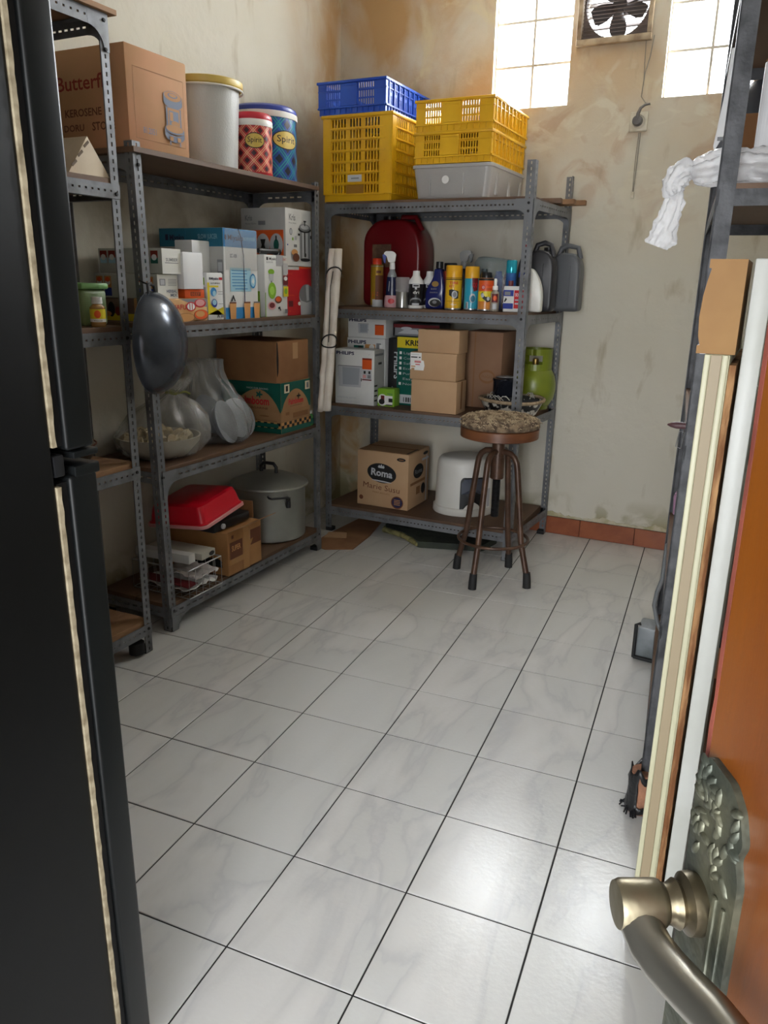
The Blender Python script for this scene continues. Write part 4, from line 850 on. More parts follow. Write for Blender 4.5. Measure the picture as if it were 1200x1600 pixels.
# long wrapped roll tied to the far upright
t = thing('wrapped_roll', 'long white plastic-wrapped roll tied upright to the corner post with black cord', 'roll', (-1.103, 2.292, 0.752))
f = MB(); n = 26
for q in range(2):
    rows = []
    for k in range(n + 1):
        z = 0.775 * k / n; rows.append([])
        for a in range(14):
            an = 2 * PI * a / 14; v = Vector(((0.026 if q == 0 else 0.014) * math.cos(an) + (0.004 if q == 0 else -0.012) + 0.018 * (z / 0.775), (0.017 if q == 0 else 0.013) * math.sin(an) + (0.010 if q == 0 else -0.022) + 0.085 * (z / 0.775), z))
            rows[-1].append(f.vert(noisy(v, 22, 0.0035)))
    for k in range(n):
        for a in range(14): f.face((rows[k][a], rows[k][(a + 1) % 14], rows[k + 1][(a + 1) % 14], rows[k + 1][a]))
    f.face(rows[0][::-1]); f.face(rows[n])
f.obj('sleeve', M('white_wrapped_paper', (222, 214, 204), 0.28, 0, (204, 192, 180), 9, bump=0.25), t, 180)
f = MB()
for z, tilt in ((0.66, 0.03), (0.325, -0.012), (0.345, 0.03)):
    cx, cy = 0.0 + 0.018 * z / 0.775, -0.004 + 0.085 * z / 0.775
    f.tube([(cx + 0.034 * math.cos(a), cy + 0.040 * math.sin(a), z + tilt * math.cos(a + 0.8)) for a in [2 * PI * k / 18 for k in range(18)]], 0.0035, 6, closed=True)
f.tube([(0.036, -0.02, 0.34), (0.03, 0.0, 0.45), (0.024, 0.02, 0.60), (0.024, 0.045, 0.67)][::-1], 0.002, 5)
f.each('cord', BLACKRUB, t, 60)

# bottom tier (z .106)
ALU = M('dull_aluminium', (176, 178, 172), 0.42, 0.75, (160, 162, 156), 5, bump=0.03)
t = thing('stock_pot', 'large lidded aluminium stock pot at the far end of the bottom tier', 'pot', (-1.328, 2.118, Z4))
f = MB(); f.lathe([(0.168, 0), (0.180, 0.008), (0.182, 0.03), (0.182, 0.262), (0.187, 0.268), (0.178, 0.268), (0.176, 0.03), (0, 0.02)], 48); f.obj('body', ALU, t, 40)
f = MB(); f.lathe([(0.196, 0.266), (0.199, 0.272), (0.196, 0.279), (0.184, 0.284), (0.150, 0.298), (0.10, 0.316), (0.05, 0.326), (0, 0.328)], 48); f.obj('lid', ALU, t, 40)
f = MB(); f.tube([(-0.045, 0, 0.326), (-0.045, 0, 0.355), (-0.03, 0, 0.372), (0.03, 0, 0.372), (0.045, 0, 0.355), (0.045, 0, 0.326)], 0.009, 8); f.obj('lid_handle', BLACK, t, 60)
f = MB()
a0 = math.radians(-42); c_, s_ = math.cos(a0), math.sin(a0)
P3 = lambda r, tt, z: (r * c_ - tt * s_, r * s_ + tt * c_, z)
f.tube([P3(0.180, -0.05, 0.245), P3(0.206, -0.05, 0.245), P3(0.214, -0.04, 0.243), P3(0.214, 0.04, 0.243), P3(0.206, 0.05, 0.238), P3(0.186, 0.05, 0.205)], 0.0055, 8)
f.tube([P3(0.186, 0.05, 0.235), P3(0.187, 0.05, 0.185)], 0.012, 8); f.each('side_handle', BLACK, t, 60)

c = Carton('open_carton', 'open brown carton patched with tape under the red tray on the bottom tier', -1.460, -1.135, 1.515, 1.765, Z4, 0.318, M('worn_brown_card', (176, 128, 78), 0.8, 0, (150, 104, 60), 5), 'carton', flaps=False)
f = MB()
f.prism([(-0.125, 0.0), (0.125, 0.0), (0.14, 0.085), (-0.115, 0.075)], 0, 0.004, fn=lambda u, v, w: (c.w / 2 + v * 0.86 + w * 0.4, u, c.h + 0.001 + v * 0.42 + w)); f.obj('front_flap', KRAFT, c.o)
f = MB(); f.prism([(-0.15, 0), (0.12, 0), (0.10, 0.07), (-0.12, 0.06)], 0, 0.004, fn=lambda u, v, w: (u, c.d / 2 + v * 0.35 + w, c.h + 0.002 + v)); f.obj('rear_flap', KRAFT_B, c.o)
p = c.face('right'); p.rect(0.05, 0.36, 0.42, 0.76, P_BROWN).rect(0.66, 0.50, 0.98, 0.86, P_BROWN).rect(0.44, 0.0, 0.62, 1.0, TAPE).poly([(0.60, 0.62), (0.74, 0.66), (0.68, 0.54), (0.60, 0.50)], TAPE).rect(0.03, 0.24, 0.5, 0.37, TAPE).text('SUPER', 0.10, 0.55, 0.12, P_TAN, 0.26, bold=0.02).rect(0.1, 0.84, 0.16, 0.92, P_BROWN).done('printed_side', c.o)
p = c.face('front'); p.ell(0.42, 0.36, 0.12, 0.16, P_BLACK).ell(0.60, 0.32, 0.09, 0.14, P_BLACK).ell(0.78, 0.3, 0.12, 0.08, P_BLACK).rect(0.28, 0.18, 0.9, 0.26, P_BLACK).done('printed_end', c.o)
t = thing('red_tray', 'upturned red plastic tray with a pink rim on the open brown carton', 'tray', (-1.300, 1.520, 0.386), math.radians(4))
t.rotation_euler = (math.radians(5), math.radians(-4), math.radians(6))
def tray(mb_, w, d, h, r, ins, z0):
    n = 6; rows = []
    for (k, z) in ((0, 0.0), (0, 0.010), (0.006, 0.014), (ins * 0.7, h * 0.72), (ins, h * 0.93), (ins + 0.012, h), ):
        pts = []
        for (sx, sy, a0) in ((1, 1, 0), (-1, 1, PI / 2), (-1, -1, PI), (1, -1, 1.5 * PI)):
            for q in range(n + 1): a = a0 + PI / 2 * q / n; pts.append((sx * (w / 2 - k - r) + r * math.cos(a), sy * (d / 2 - k - r) + r * math.sin(a)))
        rows.append([mb_.vert((x, y, z0 + z)) for x, y in pts])
    m_ = len(rows[0])
    for i in range(len(rows) - 1):
        for q in range(m_): mb_.face((rows[i][q], rows[i][(q + 1) % m_], rows[i + 1][(q + 1) % m_], rows[i + 1][q]))
    mb_.face(rows[-1]); mb_.face(rows[0][::-1])
f = MB(); tray(f, 0.290, 0.330, 0.088, 0.03, 0.022, 0.0); f.obj('body', M('red_tray_plastic', (206, 14, 38), 0.32), t, 35)
f = MB(); f.X = None; tray(f, 0.302, 0.342, 0.010, 0.034, 0.002, -0.006); f.obj('rim', M('pink_rim', (214, 150, 150), 0.4), t, 35)
t = thing('black_tray', 'black tray sticking out between the red tray and the open carton', 'tray', (-1.29, 1.60, 0.3235))
f = MB(); f.box(-0.135, 0.120, -0.13, 0.13, 0.0, 0.042, 0.008); f.obj('body', BLACK, t, 40)
f = MB(); f.lathe([(0.012, 0), (0.012, 0.008), (0, 0.01)], 12); k_ = f.obj('knob', P_LGREY, t, 40); k_.rotation_euler = (0, PI / 2, 0); k_.location = (0.120, -0.07, 0.02)

WIRE = M('thin_steel_wire', (176, 176, 176), 0.35, 0.8)
t = thing('wire_basket', 'small silver wire basket of papers at the near end of the bottom tier', 'basket', (-1.265, 1.335, Z4))
w, d, h = 0.30, 0.21, 0.125
f = MB(); 
def loop(z, k=0): return [(-w / 2 + k, -d / 2 + k, z), (w / 2 - k, -d / 2 + k, z), (w / 2 - k, d / 2 - k, z), (-w / 2 + k, d / 2 - k, z)]
for z, r in ((0.003, 0.0022), (h, 0.003)):
    q = loop(z); 
    for a in range(4): f.tube([q[a], q[(a + 1) % 4]], r, 6)
f.each('rim_wire', WIRE, t, 60)
def wires(pts): g = MB(); g.tube(pts, 0.0014, 5); return g
for k in range(8):
    x = -w / 2 + w * k / 7; wires([(x, -d / 2, h), (x, -d / 2, 0.003), (x, d / 2, 0.003), (x, d / 2, h)]).obj('wire', WIRE, t, 60)
for k in range(1, 5):
    y = -d / 2 + d * k / 5; wires([(-w / 2, y, h), (-w / 2, y, 0.003), (w / 2, y, 0.003), (w / 2, y, h)]).obj('wire', WIRE, t, 60)
def sheet(name, label, x0, x1, y0, y1, z, amp, k, mat, cat, seed, thick=0.004, rot=(0, 0, 0), n=14):
    t_ = thing(name, label, cat, ((x0 + x1) / 2, (y0 + y1) / 2, z)); t_.rotation_euler = rot
    f = MB(); from mathutils import noise
    for side in (0, 1):
        g = [[None] * (n + 1) for _ in range(n + 1)]
        for i in range(n + 1):
            for j in range(n + 1):
                x = (x1 - x0) * (i / n - 0.5); y = (y1 - y0) * (j / n - 0.5); q = noise.noise(Vector((x * k + seed, y * k, seed))) + 0.5 * noise.noise(Vector((x * k * 2.3, y * k * 2.3 + seed, 1.7)))
                g[i][j] = f.vert((x, y, max(0, amp * (q + 0.9)) + thick * side))
        for i in range(n):
            for j in range(n):
                a = (g[i][j], g[i + 1][j], g[i + 1][j + 1], g[i][j + 1]); f.face(a if side else a[::-1])
        if side == 0: g0 = g
    ed = [(i, 0) for i in range(n)] + [(n, j) for j in range(n)] + [(i, n) for i in range(n, 0, -1)] + [(0, j) for j in range(n, 0, -1)]
    for a in range(len(ed)): p_, q_ = ed[a], ed[(a + 1) % len(ed)]; f.face((g0[p_[0]][p_[1]], g0[q_[0]][q_[1]], g[q_[0]][q_[1]], g[p_[0]][p_[1]]))
    f.obj('sheet', mat, t_, 40); return t_
sheet('crumpled_paper', 'crumpled white paper at the bottom of the wire basket', -1.395, -1.125, 1.245, 1.425, Z4 + 0.010, 0.022, 22, WHITECARD, 'paper', 2.0)
sheet('plastic_wrapper', 'crinkled pale plastic wrapper stuffed in the wire basket', -1.33, -1.122, 1.30, 1.430, Z4 + 0.048, 0.020, 26, M('pale_wrapper', (214, 208, 206), 0.25, bump=0.3), 'wrapper', 5.0)
sheet('red_folder', 'flat red folder in the wire basket', -1.390, -1.130, 1.242, 1.30, Z4 + 0.040, 0.004, 8, P_MAROON, 'folder', 3.0)
c = Carton('folded_leaflet', 'grey folded leaflet lying across the top of the wire basket', -1.42, -1.145, 1.262, 1.305, 0.253, 0.292, GREYCARD, 'leaflet', rz=0.06, flaps=False)
c = Carton('folded_leaflet', 'pale carton sleeve lying across the wire basket behind the grey leaflet', -1.41, -1.130, 1.325, 1.420, 0.253, 0.283, M('pale_sleeve', (176, 174, 162), 0.6), 'leaflet', rz=0.05, flaps=False)
f = MB(); f.lathe([(0.0135, 0), (0.0135, 0.002), (0, 0.002)], 12); e = f.obj('open_end', P_BLACK, c.o); e.rotation_euler = (0, PI / 2, 0); e.location = (c.w / 2, 0.02, 0.015); e.scale = (0.7, 1.3, 1)

# hanging wok
t = thing('hanging_wok', 'dark grey wok hung on the near upright of the long shelf, rounded side out', 'wok', (-1.080, 1.080, 1.157))
t.rotation_euler = (0, PI / 2, math.radians(20))
f = MB(); pr_ = [(0.0, 0.106)]
for k in range(1, 15): a = k / 14; pr_.append((0.176 * math.sin(a * PI / 2), 0.106 * math.cos(a * PI / 2) ** 1.05))
f.lathe(pr_[::-1] if False else pr_, 48); ins = [(r * 0.985, z - 0.003) for r, z in pr_]; f.lathe(ins, 48, cap1=False); f.lathe([(0.176, 0.0), (0.1775, -0.002), (0.1734, -0.003)], 48, cap0=False, cap1=False)
f.obj('bowl', M('seasoned_wok_steel', (70, 76, 86), 0.22, 0.35, (56, 60, 68), 7), t, 60)
f = MB(); f.tube([(-0.165, -0.03, 0.004), (-0.195, -0.025, 0.0), (-0.20, 0.0, -0.004), (-0.195, 0.025, 0.0), (-0.165, 0.03, 0.004)], 0.005, 8); f.tube([(-0.197, 0, -0.004), (-0.205, 0.012, -0.03), (-0.212, 0.03, -0.05)], 0.003, 6); f.each('handle', BLACKRUB, t, 60)

# ------------------------------------------------------------------ on the hidden shelf
t = thing('tent_box', 'folded white card standing like a tent on the tall shelf beside the refrigerator', 'card', (-1.222, 0.884, 1.6815))
f = MB(); a, b = 0.084, 0.112
f.prism([(-a, 0), (a, 0), (0, b)], -0.105, 0.105, fn=lambda u, v, w: (w, u, v)); f.obj('body', CREAM, t, 20)
f = MB()
for k in range(3): f.X = Matrix.Translation((0.1052, -0.070 + 0.027 * k, 0.020 + 0.030 * k)) @ Matrix.Rotation(-0.85, 4, 'X'); f.lathe([(0.0, 0.0), (0.016, 0.0008)], 14, sx=0.25, sy=1.0) if False else f.box(-0.0, 0.0015, -0.004, 0.004, 0.0, 0.026, 0.0006)
f.each('vent_slit', M('slit_shade', (120, 104, 90), 0.8), t)
t = thing('plastic_tub', 'pale green plastic tub with a green lid beside the refrigerator', 'tub', (-1.24, 0.930, 1.2195))
f = MB(); f.box(-0.06, 0.06, -0.062, 0.048, 0, 0.118, 0.014, 3); f.obj('body', film('green_tub', (150, 176, 120), 0.9, 0.3, 0.3), t, 40)
f = MB(); f.box(-0.065, 0.065, -0.066, 0.052, 0.1182, 0.138, 0.006); f.obj('lid', M('green_lid', (130, 176, 112), 0.35), t, 40)
t = thing('pill_bottle', 'small bottle with white cap and orange label in front of the green tub', 'bottle', (-1.135, 0.885, 1.2195))
f = MB(); f.lathe([(0.022, 0), (0.0245, 0.004), (0.0245, 0.062), (0.014, 0.073), (0, 0.073)], 20); f.obj('body', film('amber_bottle', (196, 150, 84), 0.85, 0.2, 0.3), t, 40)
f = MB(); f.lathe([(0.0165, 0.0735), (0.0175, 0.076), (0.0165, 0.095), (0, 0.096)], 20); f.obj('cap', P_WHITE, t, 40)
p = wrap(0.0248, 0.073, math.radians(-47), 0, 2.6); p.rect(0, 0.22, 1, 0.78, P_YELLOW).rect(0, 0.22, 1, 0.36, P_WHITE).ell(0.5, 0.56, 0.16, 0.17, P_ORANGE).text('Vitacid', 0.5, 0.25, 0.07, P_BLACK, 0.4, 'C').done('label', t)
t = thing('dark_sack', 'dark lumpy sack at the back of the tall shelf beside the bagged basin', 'sack', (-1.355, 0.885, 0.7455))
bag(t, M('brown_sack', (96, 82, 64), 0.85, 0, (70, 58, 44), 10, bump=0.2), [(0.085, 0.001), (0.105, 0.03), (0.110, 0.07), (0.095, 0.12), (0.06, 0.16), (0.02, 0.175)], amp=0.016, k=10, name='cloth', sx=1.1, sy=0.9)
f = MB(); f.tube([(0.112 * 1.1 * math.cos(a), 0.112 * 0.9 * math.sin(a), 0.06) for a in [2 * PI * k / 24 for k in range(24)]], 0.003, 6, closed=True); f.obj('seam', P_BROWN, t, 60)
t = thing('orange_lid', 'small round orange lid on the lowest board beside the refrigerator', 'pot', (-1.19, 0.72, 0.1345))  # a loose orange lid lying on the board
f = MB(); f.lathe([(0.03, 0), (0.031, 0.003), (0.029, 0.012), (0.012, 0.014), (0.01, 0.02), (0, 0.021)], 20); f.obj('cap', M('orange_lid_plastic', (226, 146, 50), 0.4), t, 40)

# ------------------------------------------------------------------ shelf at the back wall: crates on the top tier (z 1.752)
Y1, Y2, Y3, Y4 = 1.7655, 1.2505, 0.7355, 0.1635
CR_Y = M('yellow_crate_plastic', (226, 176, 28), 0.35, 0, (214, 160, 20), 5); CR_B = M('blue_crate_plastic', (34, 84, 190), 0.35, 0, (28, 70, 170), 5)
def crate_tall(name, label, x0, x1, y0, y1, z0, z1, mat, group):
    w, d, h = x1 - x0, y1 - y0, z1 - z0
    t = thing(name, label, 'crate', ((x0 + x1) / 2, (y0 + y1) / 2, z0), 0, group); th = 0.004
    for nm, O, A, L_, c in (('front_wall', (-w / 2, -d / 2, 0), (1, 0, 0), w, 16), ('right_wall', (w / 2, -d / 2, 0), (0, 1, 0), d, 20), ('back_wall', (w / 2, d / 2, 0), (-1, 0, 0), w, 16), ('left_wall', (-w / 2, d / 2, 0), (0, -1, 0), d, 20)):
        f = MB(); Ov = Vector(O); Av = Vector(A); B = Vector((0, 0, 1)); N = Av.cross(B)
        bot, top = 0.034, 0.014; H_ = h - bot - top; rows = 7; edge = 0.045
        f.perf(Ov + B * bot + Av * edge, A, (0, 0, 1), L_ - 2 * edge - 0.02, H_, c, rows, 0.55, 0.72, -th, solid=lambda q, r: (nm == 'front_wall' and 5 <= q <= 8 and r == 0) or q in (c // 3, 2 * c // 3))
        for r in range(rows + 1):
            a = Ov + B * (bot + H_ * r / rows - 0.003); 
            f.prism([(0.035, 0), (L_ - 0.035, 0), (L_ - 0.035, 0.006), (0.035, 0.006)], 0, 0.006, fn=lambda u, v, s_, a=a, Av=Av, N=N: a + Av * u + Vector((0, 0, v)) + N * s_)
        for (u0, u1, v0, v1, pr) in ((0.0, edge, bot, h - top, 0.004), (L_ - edge - 0.02, L_, bot, h - top, 0.004), (0.006, L_ - 0.006, 0.0, bot, -0.001)):
            f.prism([(u0, v0), (u1, v0), (u1, v1), (u0, v1)], -0.006, pr, fn=lambda u, v, s_, Ov=Ov, Av=Av, N=N: Ov + Av * u + Vector((0, 0, v)) + N * s_)
        f.obj(nm, mat, t, 30)
    f = MB(); f.box(-w / 2 + 0.006, w / 2 - 0.006, -d / 2 + 0.006, d / 2 - 0.006, 0.004, 0.010); f.obj('bottom', mat, t)
    f = MB()
    for a in ((-w / 2 - 0.010, w / 2 + 0.010, -d / 2 - 0.010, -d / 2 + 0.006), (-w / 2 - 0.010, w / 2 + 0.010, d / 2 - 0.006, d / 2 + 0.010), (-w / 2 - 0.010, -w / 2 + 0.006, -d / 2 + 0.006, d / 2 - 0.006), (w / 2 - 0.006, w / 2 + 0.010, -d / 2 + 0.006, d / 2 - 0.006)): f.box(*a, h - 0.016, h, 0.003)
    f.obj('rim', mat, t, 40)
    f = MB(); f.box(-0.055, 0.035, -d / 2 - 0.0055, -d / 2, 0.088, 0.128, 0.002); f.obj('label_holder', mat, t, 40)
    p = Print(lambda u, v, o: (-0.05 + 0.08 * u, -d / 2 - 0.0056 - o, 0.092 + 0.032 * v), 0.08, 0.032); p.rect(0, 0, 1, 1, P_LGREY).rect(0.25, 0.4, 0.8, 0.6, P_GREY).done('label', t)
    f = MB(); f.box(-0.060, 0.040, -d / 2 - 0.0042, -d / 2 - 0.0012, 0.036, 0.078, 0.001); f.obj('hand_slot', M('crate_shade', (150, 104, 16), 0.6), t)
    return t
def crate_low(name, label, x0, x1, y0, y1, z0, z1, mat, group):
    w, d, h = x1 - x0, y1 - y0, z1 - z0; t = thing(name, label, 'crate', ((x0 + x1) / 2, (y0 + y1) / 2, z0), 0, group)
    for nm, O, A, L_ in (('front_wall', (-w / 2, -d / 2, 0), (1, 0, 0), w), ('right_wall', (w / 2, -d / 2, 0), (0, 1, 0), d), ('back_wall', (w / 2, d / 2, 0), (-1, 0, 0), w), ('left_wall', (-w / 2, d / 2, 0), (0, -1, 0), d)):
        f = MB(); Ov = Vector(O); Av = Vector(A); N = Av.cross(Vector((0, 0, 1))); fn = lambda u, v, s_, Ov=Ov, Av=Av, N=N: Ov + Av * u + Vector((0, 0, v)) + N * s_
        R_ = lambda u0, u1, v0, v1, a, b: f.prism([(u0, v0), (u1, v0), (u1, v1), (u0, v1)], a, b, fn=fn)
        short = L_ < 0.45
        b0, b1 = 0.030, h - 0.012
        if short:
            cols = [(0.115, 0.335), (0.60, 0.84)]
            for a, c in cols:
                f.perf(fn(L_ * a, b0, 0), A, (0, 0, 1), L_ * (c - a), b1 - b0, 7, 3, 0.5, 0.78, -0.004)
            for a, c in ((0, 0.115), (0.335, 0.60), (0.84, 1.0)): R_(L_ * a, L_ * c, b0, b1, -0.004, 0.003 if a != 0.335 else 0.001)
            R_(L_ * 0.345, L_ * 0.59, b0 + 0.006, b1 - 0.012, 0.0, 0.007); R_(L_ * 0.345, L_ * 0.59, b1 - 0.014, b1 - 0.005, 0.0, 0.010)
        else:
            f.perf(fn(L_ * 0.06, b0, 0), A, (0, 0, 1), L_ * 0.88, b1 - b0, 32, 2, 0.5, 0.72, -0.004, solid=lambda q, r: q % 4 == 3)
            R_(0, L_ * 0.06, b0, b1, -0.004, 0.003); R_(L_ * 0.94, L_, b0, b1, -0.004, 0.003)
            for k in range(9): R_(L_ * (0.06 + 0.11 * k) - 0.003, L_ * (0.06 + 0.11 * k) + 0.004, b0, b1, 0.0, 0.008)
        R_(0.004, L_ - 0.004, 0.0, b0, -0.004, -0.001); R_(0, L_, b0 - 0.003, b0 + 0.004, 0, 0.008); R_(0, L_, (b0 + b1) / 2 + 0.02, (b0 + b1) / 2 + 0.025, 0, 0.005)
        nrib = int(L_ / 0.03)
        for k in range(1, nrib): R_(L_ * k / nrib - 0.0012, L_ * k / nrib + 0.0012, 0.004, b0, -0.001, 0.005)
        f.obj(nm, mat, t, 30)
    f = MB(); f.box(-w / 2 + 0.006, w / 2 - 0.006, -d / 2 + 0.006, d / 2 - 0.006, 0.003, 0.008); f.obj('bottom', mat, t)
    f = MB()
    for a in ((-w / 2 - 0.009, w / 2 + 0.009, -d / 2 - 0.009, -d / 2 + 0.003), (-w / 2 - 0.009, w / 2 + 0.009, d / 2 - 0.003, d / 2 + 0.009), (-w / 2 - 0.009, -w / 2 + 0.003, -d / 2 + 0.003, d / 2 - 0.003), (w / 2 - 0.003, w / 2 + 0.009, -d / 2 + 0.003, d / 2 - 0.003)): f.box(*a, h - 0.013, h, 0.003)
    f.obj('rim', mat, t, 40); return t
g_ = 'plastic crates on top of the back shelf'
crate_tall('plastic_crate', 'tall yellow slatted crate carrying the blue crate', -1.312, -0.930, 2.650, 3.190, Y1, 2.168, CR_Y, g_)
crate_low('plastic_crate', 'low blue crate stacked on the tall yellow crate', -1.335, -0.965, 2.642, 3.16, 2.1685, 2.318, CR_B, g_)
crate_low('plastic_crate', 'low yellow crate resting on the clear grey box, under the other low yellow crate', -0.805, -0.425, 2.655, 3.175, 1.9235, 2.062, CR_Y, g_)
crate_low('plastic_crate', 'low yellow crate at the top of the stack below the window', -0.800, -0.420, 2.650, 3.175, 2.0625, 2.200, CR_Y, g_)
t = thing('storage_box', 'translucent grey plastic box under the two low yellow crates', 'box', (-0.615, 2.912, Y1))
CLR = film('milky_grey_box', (206, 204, 202), 0.82, 0.18, 0.3)
f = MB(); w, d, h = 0.40, 0.53, 0.157; n = 5; rows = []
for (k, z) in ((0.022, 0.0), (0.016, 0.006), (0.0, h - 0.02), (-0.006, h - 0.018), (-0.006, h - 0.004), (0.004, h - 0.004), (0.020, 0.008)):
    pts = []
    for (sx, sy, a0) in ((1, 1, 0), (-1, 1, PI / 2), (-1, -1, PI), (1, -1, 1.5 * PI)):
        for q in range(n + 1): a = a0 + PI / 2 * q / n; pts.append((sx * (w / 2 - k - 0.03) + 0.03 * math.cos(a), sy * (d / 2 - k - 0.03) + 0.03 * math.sin(a)))
    rows.append([f.vert((x, y, z)) for x, y in pts])
for i in range(len(rows) - 1):
    for q in range(len(rows[0])): q2 = (q + 1) % len(rows[0]); f.face((rows[i][q], rows[i][q2], rows[i + 1][q2], rows[i + 1][q]))
f.face(rows[0][::-1]); f.face(rows[-1]); f.obj('body', CLR, t, 40)
f = MB()
for x in (-0.11, 0.06): f.box(x, x + 0.006, -d / 2 + 0.003, -d / 2 + 0.012, 0.02, h - 0.02)
for y in (-0.17, 0.02, 0.2): f.box(w / 2 - 0.012, w / 2 - 0.002, y, y + 0.03, 0.02, h - 0.02, 0.003)
f.each('rib', CLR, t)
p = Print(lambda u, v, o: (-0.05 + 0.05 * u, -d / 2 - 0.003 - o + 0.007 * 0, 0.06 + 0.05 * v), 0.05, 0.05); p.ell(0.5, 0.5, 0.36, 0.36, M('embossed_badge', (226, 224, 222), 0.3)).done('badge', t)
for (x0, x1, y0, y1, z0, rz, lab) in ((-0.37, -0.165, 2.98, 3.03, Y1, 0.10, 'dark offcut of wood on the end of the back shelf, nearest the clear box'), (-0.385, -0.115, 3.055, 3.10, Y1, -0.04, 'thin pale wooden batten between two others on the back shelf'), (-0.37, -0.075, 3.115, 3.155, Y1, 0.03, 'longest wooden batten jutting past the end of the back shelf')):
    o = thing('wood_batten', lab, 'batten', ((x0 + x1) / 2, (y0 + y1) / 2, z0), rz, 'wood offcuts on the back shelf'); f = MB(); f.box(-(x1 - x0) / 2, (x1 - x0) / 2, -(y1 - y0) / 2, (y1 - y0) / 2, 0, 0.024, 0.002); f.obj('body', BOARD_L if rz < 0.05 else BOARD, o, 30)

# second tier (z 1.237): sprays, bottles and cans
def lathe_bottle(name, label, cat, x, y, z, parts, prints=None, group=None, sx=1, sy=1, rz=0):
    t = thing(name, label, cat, (x, y, z), rz, group)
    for nm, prof, mat in parts:
        f = MB(); f.lathe(prof, 26, sx=sx, sy=sy); f.obj(nm, mat, t, 40)
    return t
def spray_can(label, x, y, r, h, body, cap, capm, band, bandm=None, dome=True, prints=None):
    hb = h - cap
    steel = M('can_rim', (176, 178, 182), 0.3, 0.8)
    t = thing('spray_can', label, 'can', (x, y, Y2), 0, 'cans and bottles on the back shelf')
    f = MB(); f.lathe([(r * 0.9, 0), (r, 0.003), (r, 0.008)], 28); f.obj('base_rim', steel, t, 40)
    f = MB(); f.lathe([(r * 0.985, 0.007), (r * 0.985, hb - 0.008), (r * 0.94, hb)], 28); f.obj('body', body, t, 40)
    f = MB(); f.lathe([(r * 0.96, hb - 0.004), (r * 0.97, hb), (r * 0.97, h - 0.004), (r * 0.90, h), (0, h)], 28) if not dome else f.lathe([(r * 0.72, hb - 0.002), (r * 0.74, hb + 0.003), (r * 0.70, h - 0.004), (r * 0.6, h), (0, h)], 24); f.obj('cap', capm, t, 40)
    if dome: f = MB(); f.lathe([(r * 1.0, hb - 0.010), (r * 0.98, hb - 0.006), (r * 0.76, hb + 0.001)], 28); f.obj('shoulder', steel, t, 40)
    if prints: q = wrap(r * 0.99, hb, math.radians(-70), 0, 2.6); prints(q); q.done('label', t)
    return t
# red jerry can
t = thing('jerry_can', 'large dark red jerry can behind the gold aerosol can', 'jerry can', (-1.080, 3.075, Y2))
REDC = M('dark_red_plastic', (116, 12, 22), 0.32)
f = MB(); w, d, h = 0.345, 0.20, 0.455
def slab(mb_, pts, d_, bev):
    """rounded slab: outline in x-z, thickness along y with soft edges"""
    cx = sum(p[0] for p in pts) / len(pts); cz = sum(p[1] for p in pts) / len(pts); rows = []
    for (k, y) in ((1 - 2.2 * bev, -d_ / 2), (1 - 0.7 * bev, -d_ / 2 + 0.25 * bev * 0.2), (1, -d_ / 2 + bev * 0.2), (1, d_ / 2 - bev * 0.2), (1 - 0.7 * bev, d_ / 2 - 0.25 * bev * 0.2), (1 - 2.2 * bev, d_ / 2)):
        rows.append([mb_.vert((cx + (x - cx) * k, y, cz + (z - cz) * k)) for x, z in pts])
    for i in range(len(rows) - 1):
        for q in range(len(pts)): q2 = (q + 1) % len(pts); mb_.face((rows[i][q], rows[i][q2], rows[i + 1][q2], rows[i + 1][q]))
    mb_.face(rows[0][::-1]); mb_.face(rows[-1])
def rounded(pts, r, n=5):
    """round the corners of a polygon"""
    out = []; N_ = len(pts)
    for i in range(N_):
        p0, p1, p2 = Vector(pts[i - 1]), Vector(pts[i]), Vector(pts[(i + 1) % N_]); rr = r[i] if isinstance(r, (list, tuple)) else r
        a = p1 + (p0 - p1).normalized() * min(rr, (p0 - p1).length * 0.49); b = p1 + (p2 - p1).normalized() * min(rr, (p2 - p1).length * 0.49)
        for k in range(n + 1): q = k / n; out.append(tuple(a * (1 - q) ** 2 + p1 * 2 * q * (1 - q) + b * q * q))
    return out
slab(f, rounded([(-w / 2, 0), (w / 2, 0), (w / 2, 0.36), (0.085, 0.452), (-0.095, 0.452), (-w / 2, 0.375)], [0.04, 0.04, 0.09, 0.04, 0.05, 0.05]), d, 0.05); f.obj('body', REDC, t, 50)
f = MB(); f.tube([(0.02, 0, 0.445), (0.02, 0, 0.470), (0.10, 0, 0.468), (0.14, 0, 0.40)], 0.014, 10); f.obj('handle', REDC, t, 60)
f = MB(); f.lathe([(0.03, 0.445), (0.034, 0.448), (0.034, 0.474), (0, 0.476)], 20, cx=-0.06); f.obj('cap', BLACK, t, 40)
f = MB(); f.box(-0.115, 0.0, -d / 2 - 0.002, -d / 2 + 0.002, 0.205, 0.325, 0.001); f.obj('sticker', M('worn_sticker', (96, 66, 50), 0.6, 0, (126, 96, 70), 26), t)

